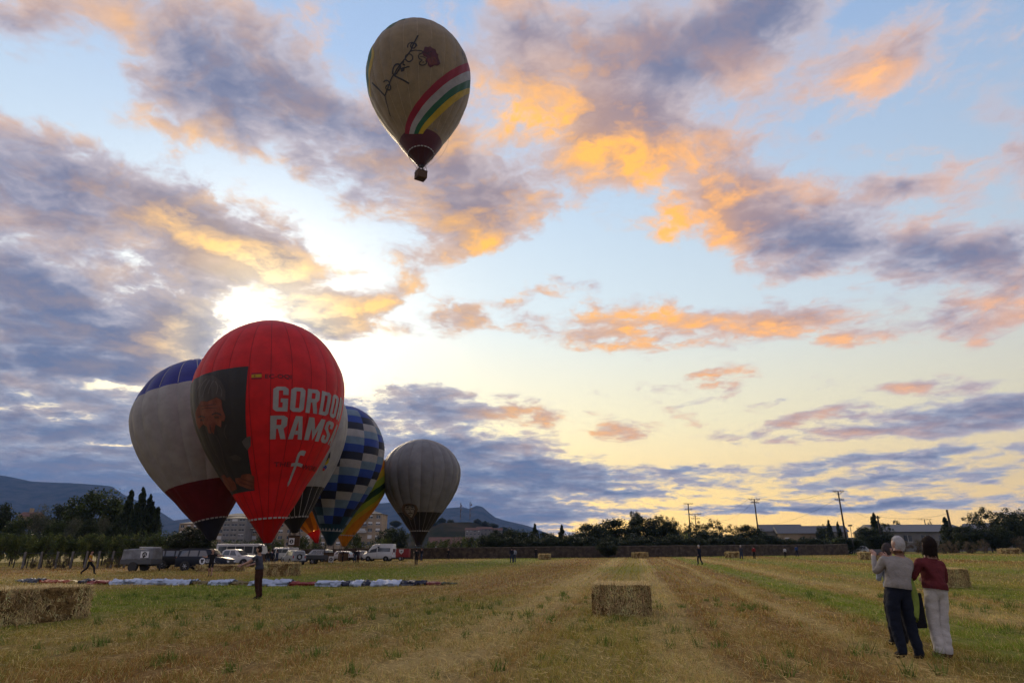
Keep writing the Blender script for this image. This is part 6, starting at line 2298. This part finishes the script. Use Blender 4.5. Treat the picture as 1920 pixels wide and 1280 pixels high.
r = thing('smartphone', 'dark phone held up by the white-haired person in grey', 'phone', ph, .1)
bm = bmesh.new()
bx(bm, -.085, .085, -.006, .006, -.045, .045)
bm_obj('case', bm, M_TRIM, r, bevel=.004)
box('screen', -.077, .077, -.0085, -.0065, -.039, .039, mat('phone_screen', (0.08, 0.09, 0.11), .1), r)
wom = gpt(1765, 10.5)
pose = dict(pelvis=(.0, 0, .95), waist=(-.02, -.01, 1.10), chest=(-.02, .0, 1.31), neck=(-.02, .02, 1.46), head=(-.02, .04, 1.60),
            shoulder_l=(-.20, .02, 1.39), elbow_l=(-.31, .05, 1.12), wrist_l=(-.22, .26, 1.12), hand_l=(-.17, .32, 1.14), shoulder_r=(.13, .02, 1.39), elbow_r=(.20, .06, 1.12), wrist_r=(.10, .27, 1.10), hand_r=(.04, .32, 1.12),
            hip_l=(-.08, 0, .92), knee_l=(-.05, .03, .50), ankle_l=(-.02, -.02, .09), toe_l=(-.04, .13, .03), hip_r=(.09, 0, .92), knee_r=(.07, .02, .50), ankle_r=(.09, -.03, .09), toe_r=(.10, .12, .03))
person('dark-haired person in maroon jacket and off-white trousers, seen from behind', wom, 0.0, MAROON, OFFW, cloth('tan_shoe', (0.12, 0.07, 0.045)), DARKHAIR, pose, 1.75, look=.2, fat=1.1, hands=True, hair_style='bob', skirt_flare=.085, lean=.115)
# third person beyond the man
thd = gpt(1688, 11.9)
pose = dict(elbow_l=(-.22, .05, 1.12), wrist_l=(-.10, .25, 1.18), hand_l=(-.05, .31, 1.20), elbow_r=(.34, .02, 1.22), wrist_r=(.37, .12, 1.44), hand_r=(.37, .14, 1.52))
person('person in pale blue shirt mostly hidden beyond the white-haired one in grey', thd, 0.0, LTBLUE, BLACKC, None, (0.06, 0.05, 0.05), pose, 1.66, look=-1.2, hands=True, lean=.05)
r = thing('smartphone', 'dark phone upright beside the shoulder of the one in grey jumper', 'phone', thd + Vector((.40, .16, 1.44)), 0)
bm = bmesh.new()
bx(bm, -.045, .045, -.006, .006, -.09, .09)
bm_obj('case', bm, M_TRIM, r, bevel=.004)
box('screen', -.04, .04, .0065, .0085, -.08, .08, mat('phone_screen', (0.08, 0.09, 0.11), .1), r)
# bag and green jacket between the couple
M_BAGB = cloth('bag_black', (0.014, 0.014, 0.016))
M_BAGG = cloth('lime_jacket', (0.20, 0.26, 0.055))
r = thing('shoulder_bag', 'black shoulder bag hanging from the arm of the one in maroon', 'bag', wom + Vector((-.235, .10, .42)), 0.1)
bm = bmesh.new()
bx(bm, -.045, .125, -.1, .1, 0, .50)
bm_obj('bag_body', bm, M_BAGB, r, True, bevel=.025)
tube_obj('strap', [(-.01, 0, .48), (-.035, .0, .62), (-.04, .02, .74), (-.01, .04, .6), (.05, .03, .48)], .014, M_BAGB, r)
r = thing('folded_jacket', 'lime green jacket draped over the black shoulder bag', 'jacket', wom + Vector((-.27, .02, .44)), 0.12)
V, F = [], []
for j in range(19):
    q = j / 18
    z = .66 - .56 * q
    for i in range(9):
        a = (i / 8 - .5)
        wd = .10 + .05 * math.sin(q * 3) - .03 * (q > .9)
        V.append((a * wd * 1.25 + .05 * math.sin(q * 2.6) - .02 - .05 * q, -.11 * math.cos(a * 2.8) + .018 * math.sin(a * 17 + q * 3) + .03, z + .03 * math.cos(a * 9) * q + (.04 * math.cos(a * 3.1) if j == 0 else 0)))
for j in range(18):
    for i in range(8):
        F.append((j * 9 + i, j * 9 + i + 1, (j + 1) * 9 + i + 1, (j + 1) * 9 + i))
jk = mesh_obj('cloth_body', V, F, M_BAGG, r, True)
md = jk.modifiers.new('thick', 'SOLIDIFY')
md.thickness = .02
mesh_obj('reflective_strip', [(x, y - .014, z) for x, y, z in V[16 * 9 + 3:16 * 9 + 7]] + [(x, y - .014, z - .03) for x, y, z in V[16 * 9 + 3:16 * 9 + 7]], [(0, 1, 5, 4), (1, 2, 6, 5), (2, 3, 7, 6)], WHITE_C, r)

# field crew and spectators
pose = dict(elbow_l=(-.34, .22, 1.27), wrist_l=(-.40, .42, 1.20), hand_l=(-.42, .49, 1.19), elbow_r=(.28, .20, 1.22), wrist_r=(.20, .42, 1.18), hand_r=(.18, .5, 1.17))
person('person in dark tee and brown trousers reaching forward, before the deflated fabric', gpt(485, 23.6), 1.45, SLATE, BROWN, None, DARKHAIR, pose, 1.74, sleeves='short', fat=1.05, hands=True, lean=-.10)
pose = dict(elbow_l=(-.40, .0, 1.36), wrist_l=(-.58, .14, 1.34), hand_l=(-.66, .16, 1.34), elbow_r=(.38, .05, 1.24), wrist_r=(.52, .20, 1.30), hand_r=(.58, .24, 1.32))
pose.update({k: v for k, v in walk(.12).items() if k.split('_')[0] in ('knee', 'ankle', 'toe')})
person('person in black tee and shorts with arms spread behind the laid-out fabric', gpt(393, 45), 3.4, BLACKC, BLACKC, None, DARKHAIR, pose, 1.74, sleeves='short', shorts=True)
person('person in yellow tee striding across the field on the left', gpt(164, 52), -1.35, YEL, BLACKC, None, DARKHAIR, walk(.42, .3), 1.72, sleeves='short')
person('person standing in dark clothes below the grey balloon', gpt(780, 72), .3, BLACKC, BLACKC, None, DARKHAIR, None, 1.75)
crowd = 'spectators and crew across the field'
person('dark-clothed figure of the pair in front of the camper van, left one', gpt(665, 90), .5, BLACKC, DENIM, None, DARKHAIR, walk(.1), 1.75, group=crowd)
person('dark-clothed figure of the pair in front of the camper van, right one', gpt(670.5, 90.5), -.4, SLATE, BROWN, None, BROWNHAIR, None, 1.70, group=crowd)
person('walker in navy, left of the pair near the small bale', gpt(959.5, 80), .3, NAVY, DENIM, None, DARKHAIR, walk(.12), 1.76, group=crowd)
person('walker with pale top, right of the pair near the small bale', gpt(964.5, 80.5), 0, LTBLUE, DENIM, None, BROWNHAIR, walk(.1), 1.70, group=crowd)
person('dark figure standing against the stone wall behind the pair', gpt(1005, 112), 0, BLACKC, BLACKC, None, DARKHAIR, None, 1.75, group=crowd)
person('lone walker in navy at mid field, left of the far bales', gpt(1313, 62), .6, NAVY, NAVY, None, GREYHAIR, walk(.14), 1.76, group=crowd)
person('person in dark jacket and white cap right of the far bale', gpt(1391, 88), 0, SLATE, DENIM, None, GREYHAIR, walk(.08), 1.76, group=crowd)
person('person in red top and dark trousers beside the one in white cap', gpt(1415, 90), .2, RED_C, BLACKC, None, DARKHAIR, None, 1.66, group=crowd)
person('child in white and dark top far off in mid field', gpt(1473, 100), 0, WHITE_C, BLACKC, None, DARKHAIR, None, 1.45, group=crowd)
person('person in blue top beyond the child in white', gpt(1495, 103), 0, BLUE_C, NAVY, None, DARKHAIR, walk(.1), 1.74, group=crowd)
person('person in red left of the white car at the wall end', gpt(1588, 128), 0, RED_C, BLACKC, None, DARKHAIR, None, 1.72, group=crowd)
for i, (px, d, top, lab) in enumerate(((500, 60, BLACKC, 'dark-clothed crew member beside the red balloon basket, left one'), (507, 62, NAVY, 'navy-clothed crew member beside the red balloon basket, right one'), (517, 68, DENIM, 'person in blue walking between the red balloon basket and the vans'), (642, 96, BROWN, 'crew member at the orange balloon basket'), (790, 98, NAVY, 'crew member at the grey balloon basket'), (840, 110, BLACKC, 'tiny figure before the wall right of the grey balloon'))):
    person(lab, gpt(px, d), i * .7, top, BLACKC if i % 2 else DENIM, None, DARKHAIR, walk(.15) if i % 3 == 2 else None, 1.74, group=crowd)
# in the flying basket
bt = BAL_FLY.tip
for i, (dx, dy) in enumerate(((-.25, -.2), (.22, .1))):
    person(('left', 'right')[i] + ' passenger standing in the flying basket', bt + Vector((dx, dy, -1.0 - 1.0)), .5, BLACKC, BLACKC, None, DARKHAIR, dict(elbow_r=(.27, .06, 1.5), wrist_r=(.2, .1, 1.72), hand_r=(.18, .1, 1.8)) if i else None, 1.72)
# ------------------------------------------------------------------ straw bales
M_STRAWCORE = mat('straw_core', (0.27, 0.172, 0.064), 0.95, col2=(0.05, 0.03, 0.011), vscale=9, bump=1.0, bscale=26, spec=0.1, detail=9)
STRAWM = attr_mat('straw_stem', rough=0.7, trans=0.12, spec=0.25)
M_STRAWTOPLIT = mat('straw_top_lit', (0.58, 0.43, 0.18), 0.9, col2=(0.30, 0.20, 0.08), vscale=16, bump=1.0, bscale=30, spec=0.1, detail=9)  # same straw in a paler colour: skylight on the bale top painted in
M_TWINE = mat('baling_twine', (0.10, 0.075, 0.04), 0.9)
def bale_meshes(L, W, H, n_straw, seed, size=1.0):
    """bale with its length along y; packed flakes, ragged edges"""
    r = np.random.default_rng(seed)
    bm = bmesh.new()
    bx(bm, -W / 2, W / 2, -L / 2, L / 2, 0, H)
    bmesh.ops.bevel(bm, geom=bm.edges[:], offset=.045, segments=2, affect='EDGES', profile=.6)
    bmesh.ops.subdivide_edges(bm, edges=[e for e in bm.edges if e.calc_length() > .3], cuts=14, use_grid_fill=True)
    for v in bm.verts:
        p = v.co.copy()
        flake = .022 * math.sin(p.y * 2 * math.pi / .17 + mnoise.noise(p * 1.5) * 2)
        rib = -.035 * math.exp(-((p.x / W * 6) % 1.0 - .5) ** 2 * 60)
        q = .06 * mnoise.noise(p * 2.3 + Vector((seed, 0, 0))) + .035 * mnoise.noise(p * 7) + flake + rib
        nrm = Vector((p.x / W, p.y / L, (p.z - H / 2) / H))
        m_ = max(abs(nrm.x), abs(nrm.y), abs(nrm.z))
        nn = Vector([c if abs(c) > m_ * .9 else 0 for c in nrm]).normalized()
        v.co += nn * q
        if p.z < .05:
            v.co.z = min(v.co.z, .02)
    core = bpy.data.meshes.new('bale_core')
    bm.to_mesh(core)
    bm.free()
    core.polygons.foreach_set('use_smooth', [True] * len(core.polygons))
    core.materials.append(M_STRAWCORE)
    core.materials.append(M_STRAWTOPLIT)
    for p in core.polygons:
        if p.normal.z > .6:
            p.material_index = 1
    # loose straw on every face
    A = np.array([W * H, W * H * .5, L * H, L * H, W * L * 1.5])
    pick = r.choice(5, n_straw, p=A / A.sum())
    u, v = r.uniform(-.5, .5, n_straw), r.uniform(0, 1, n_straw)
    P = np.zeros((n_straw, 3))
    N = np.zeros((n_straw, 3))
    for k, (nx_, ny_, nz_) in enumerate(((0, -1, 0), (0, 1, 0), (-1, 0, 0), (1, 0, 0), (0, 0, 1))):
        s = pick == k
        if k < 2:
            P[s] = np.stack([u[s] * W, np.full(s.sum(), ny_ * L / 2), v[s] * H], -1)
        elif k < 4:
            P[s] = np.stack([np.full(s.sum(), nx_ * W / 2), u[s] * L, v[s] * H], -1)
        else:
            P[s] = np.stack([u[s] * W, (v[s] - .5) * L, np.full(s.sum(), H)], -1)
        N[s] = (nx_, ny_, nz_)
    N = N + np.array([0, 0, 0.0])
    d = r.normal(size=(n_straw, 3))
    side = pick < 4
    d[side] *= np.array([.55, .55, 1.5])
    d -= N * (d * N).sum(1)[:, None] * .75
    d /= np.linalg.norm(d, axis=1)[:, None]
    ln = r.uniform(.05, .15, n_straw) * size
    w = np.cross(d, N)
    w /= np.linalg.norm(w, axis=1)[:, None] + 1e-9
    w *= (.0055 * size * r.uniform(.6, 1.5, n_straw))[:, None]
    base = P + N * r.uniform(-.03, .025, n_straw)[:, None]
    tip = base + d * ln[:, None] + N * r.uniform(0, .03, n_straw)[:, None]
    V = np.stack([base - w, base + w, tip], 1).reshape(-1, 3)
    me = fast_mesh('loose_straw', V, np.arange(len(V)).reshape(-1, 3))
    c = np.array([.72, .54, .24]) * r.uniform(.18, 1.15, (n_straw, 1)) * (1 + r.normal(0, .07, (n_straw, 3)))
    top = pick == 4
    c[top] = np.array([.74, .56, .25]) * r.uniform(.6, 1.2, (top.sum(), 1))  # top straws tinted brighter, as if lit by the sky above
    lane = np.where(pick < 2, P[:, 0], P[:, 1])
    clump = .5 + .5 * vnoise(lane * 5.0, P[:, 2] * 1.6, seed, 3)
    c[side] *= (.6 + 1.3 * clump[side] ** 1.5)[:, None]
    set_tint(me, np.repeat(np.clip(c, .01, .8), 3, 0))
    me.materials.append(STRAWM)
    tw = []
    for q in (-.36, -.12, .12, .36):
        bm = bmesh.new()
        x = q * W
        tube(bm, [(x, -L / 2 - .012, .04), (x, -L / 2 - .015, H), (x, -L / 2, H + .012), (x, L / 2, H + .012), (x, L / 2 + .015, H), (x, L / 2 + .012, .04)], .006, 5, False)
        t = bpy.data.meshes.new('twine')
        bm.to_mesh(t)
        bm.free()
        t.materials.append(M_TWINE)
        tw.append(t)
    return core, me, tw

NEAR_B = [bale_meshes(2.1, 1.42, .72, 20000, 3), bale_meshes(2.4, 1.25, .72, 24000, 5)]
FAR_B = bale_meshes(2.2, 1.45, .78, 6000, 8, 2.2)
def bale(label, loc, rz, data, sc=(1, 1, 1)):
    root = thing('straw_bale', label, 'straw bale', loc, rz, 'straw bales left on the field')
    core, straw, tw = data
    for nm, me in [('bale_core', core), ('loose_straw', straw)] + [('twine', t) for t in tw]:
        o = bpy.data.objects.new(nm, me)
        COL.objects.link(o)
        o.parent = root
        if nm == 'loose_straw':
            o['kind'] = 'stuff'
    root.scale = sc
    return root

def front_at(px, py):
    """ground point under a pixel"""
    d = 5.0
    while d < 200:
        p = at(px, py, d)
        if p.z <= float(gz(p.x, d)):
            return p
        d += .05
    return p
p = front_at(1180, 1156)
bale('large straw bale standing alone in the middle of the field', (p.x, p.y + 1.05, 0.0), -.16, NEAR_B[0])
p = front_at(166, 1160)
u_, w_ = Vector((.36, .93, 0)), Vector((-.93, .36, 0))
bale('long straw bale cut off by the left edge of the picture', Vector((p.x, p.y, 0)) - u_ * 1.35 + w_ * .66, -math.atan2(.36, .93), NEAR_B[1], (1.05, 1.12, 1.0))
p = gpt(1797, 28)
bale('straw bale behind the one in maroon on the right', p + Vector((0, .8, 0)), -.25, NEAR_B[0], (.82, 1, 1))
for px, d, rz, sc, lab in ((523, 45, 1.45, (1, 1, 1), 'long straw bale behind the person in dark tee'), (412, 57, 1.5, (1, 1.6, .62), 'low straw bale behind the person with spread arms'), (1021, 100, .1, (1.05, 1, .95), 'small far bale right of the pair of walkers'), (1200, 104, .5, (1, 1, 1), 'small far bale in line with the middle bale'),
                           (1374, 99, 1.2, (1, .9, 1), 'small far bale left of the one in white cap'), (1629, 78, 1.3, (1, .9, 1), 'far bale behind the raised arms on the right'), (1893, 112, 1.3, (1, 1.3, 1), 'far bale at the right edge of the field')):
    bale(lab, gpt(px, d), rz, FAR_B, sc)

# ------------------------------------------------------------------ deflated balloon on the grass
SEG = [(20, 70, 'dn'), (70, 124, 'or'), (124, 146, 'ye'), (146, 162, 'dn'), (162, 206, 'rd'), (206, 290, 'wh'), (290, 357, 'wh'), (357, 391, 'ol'), (391, 430, 'wh'), (430, 467, 'ol'), (467, 540, 'wh'), (540, 591, 'rd'), (591, 640, 'wh'), (640, 657, 'dn'), (657, 679, 'wh'), (679, 695, 'dn'), (695, 750, 'wh'), (750, 798, 'dn'), (798, 826, 'mx'), (826, 856, 'gr')]
DC = dict(dn=fabric('laid_navy', (0.020, 0.024, 0.045), .05), wh=fabric('laid_white', (0.40, 0.47, 0.60), .1), rd=fabric('laid_red', (0.22, 0.022, 0.016), .1), ye=fabric('laid_yellow', (0.30, 0.20, 0.03), .1), ol=fabric('laid_olive', (0.16, 0.115, 0.03), .1), mx=fabric('laid_wine', (0.16, 0.03, 0.03), .1), gr=fabric('laid_green', (0.05, 0.06, 0.025), .1))
DC['or'] = fabric('laid_orange', (0.32, 0.06, 0.015), .1)
root = thing('deflated_envelope', 'deflated balloon fabric of many colours laid in a long line on the grass', 'balloon fabric', front_at(440, 1096))
O = Vector(root.location)
def lay(px):
    py = np.interp(px, [20, 70, 200, 360, 560, 640, 750, 856], [1090, 1093, 1095, 1096, 1098, 1099, 1098, 1096])
    return front_at(px, py)
for (x0, x1, c) in SEG:
    n = max(14, int((x1 - x0) * .9))
    V, F = [], []
    A, B_ = lay(x0), lay(x1)
    for i in range(n + 1):
        q = i / n
        p = A.lerp(B_, q)
        px = x0 + (x1 - x0) * q
        wide = (.75 if c == 'wh' else .5 if c in ('dn', 'rd') else .42) * min(1, (px - 12) / 40, (866 - px) / 60) * (1 - .25 * (abs(q - .5) * 2) ** 4) * (1.0 if px < 150 else 1.0) + .12
        hgt = (.19 if c == 'wh' else .17 if c == 'dn' else .11) * min(1, (px - 12) / 40, (866 - px) / 60) + .05
        for k in range(17):
            a = k / 16 * math.pi
            s1 = mnoise.noise(Vector((p.x * 1.1 + k * .35, k * .55, 4.0))) + .8 * mnoise.noise(Vector((p.x * 4.1, k * 1.1 + p.x * 1.5, 9.0)))
            ridge_ = .5 + .5 * abs(math.sin(k * 1.3 + p.x * .55 + s1 * 2))
            z = max(.0, math.sin(a)) ** .6 * hgt * (ridge_ + .35 * s1)
            yy = -math.cos(a) * wide * (1 + .3 * s1)
            V.append(Vector((p.x, p.y + yy + .5, float(gz(p.x, p.y)) + z + .01)) - O)
    for i in range(n):
        for k in range(16):
            F.append((i * 17 + k, i * 17 + k + 1, (i + 1) * 17 + k + 1, (i + 1) * 17 + k))
    mesh_obj('fabric_panel', V, F, DC[c], root, True)
# ------------------------------------------------------------------ the air
bm = bmesh.new()
bx(bm, -6500, 6500, -290, 6300, -4.0, 760.0)
haze = bm_obj('haze', bm)
m = bpy.data.materials.new('haze_air')
m.use_nodes = True
nt = m.node_tree
nt.nodes.remove(nt.nodes['Principled BSDF'])
pv = nt.nodes.new('ShaderNodeVolumePrincipled')
pv.inputs['Color'].default_value = (0.20, 0.42, 1.0, 1)
pv.inputs['Density'].default_value = 0.65e-4
pv.inputs['Anisotropy'].default_value = 0.0
nt.links.new(pv.outputs[0], nt.nodes['Material Output'].inputs['Volume'])
haze.data.materials.append(m)
tag(haze, 'thin bluish morning air over the valley', 'haze', kind='stuff')
SC.cycles.volume_bounces = 0
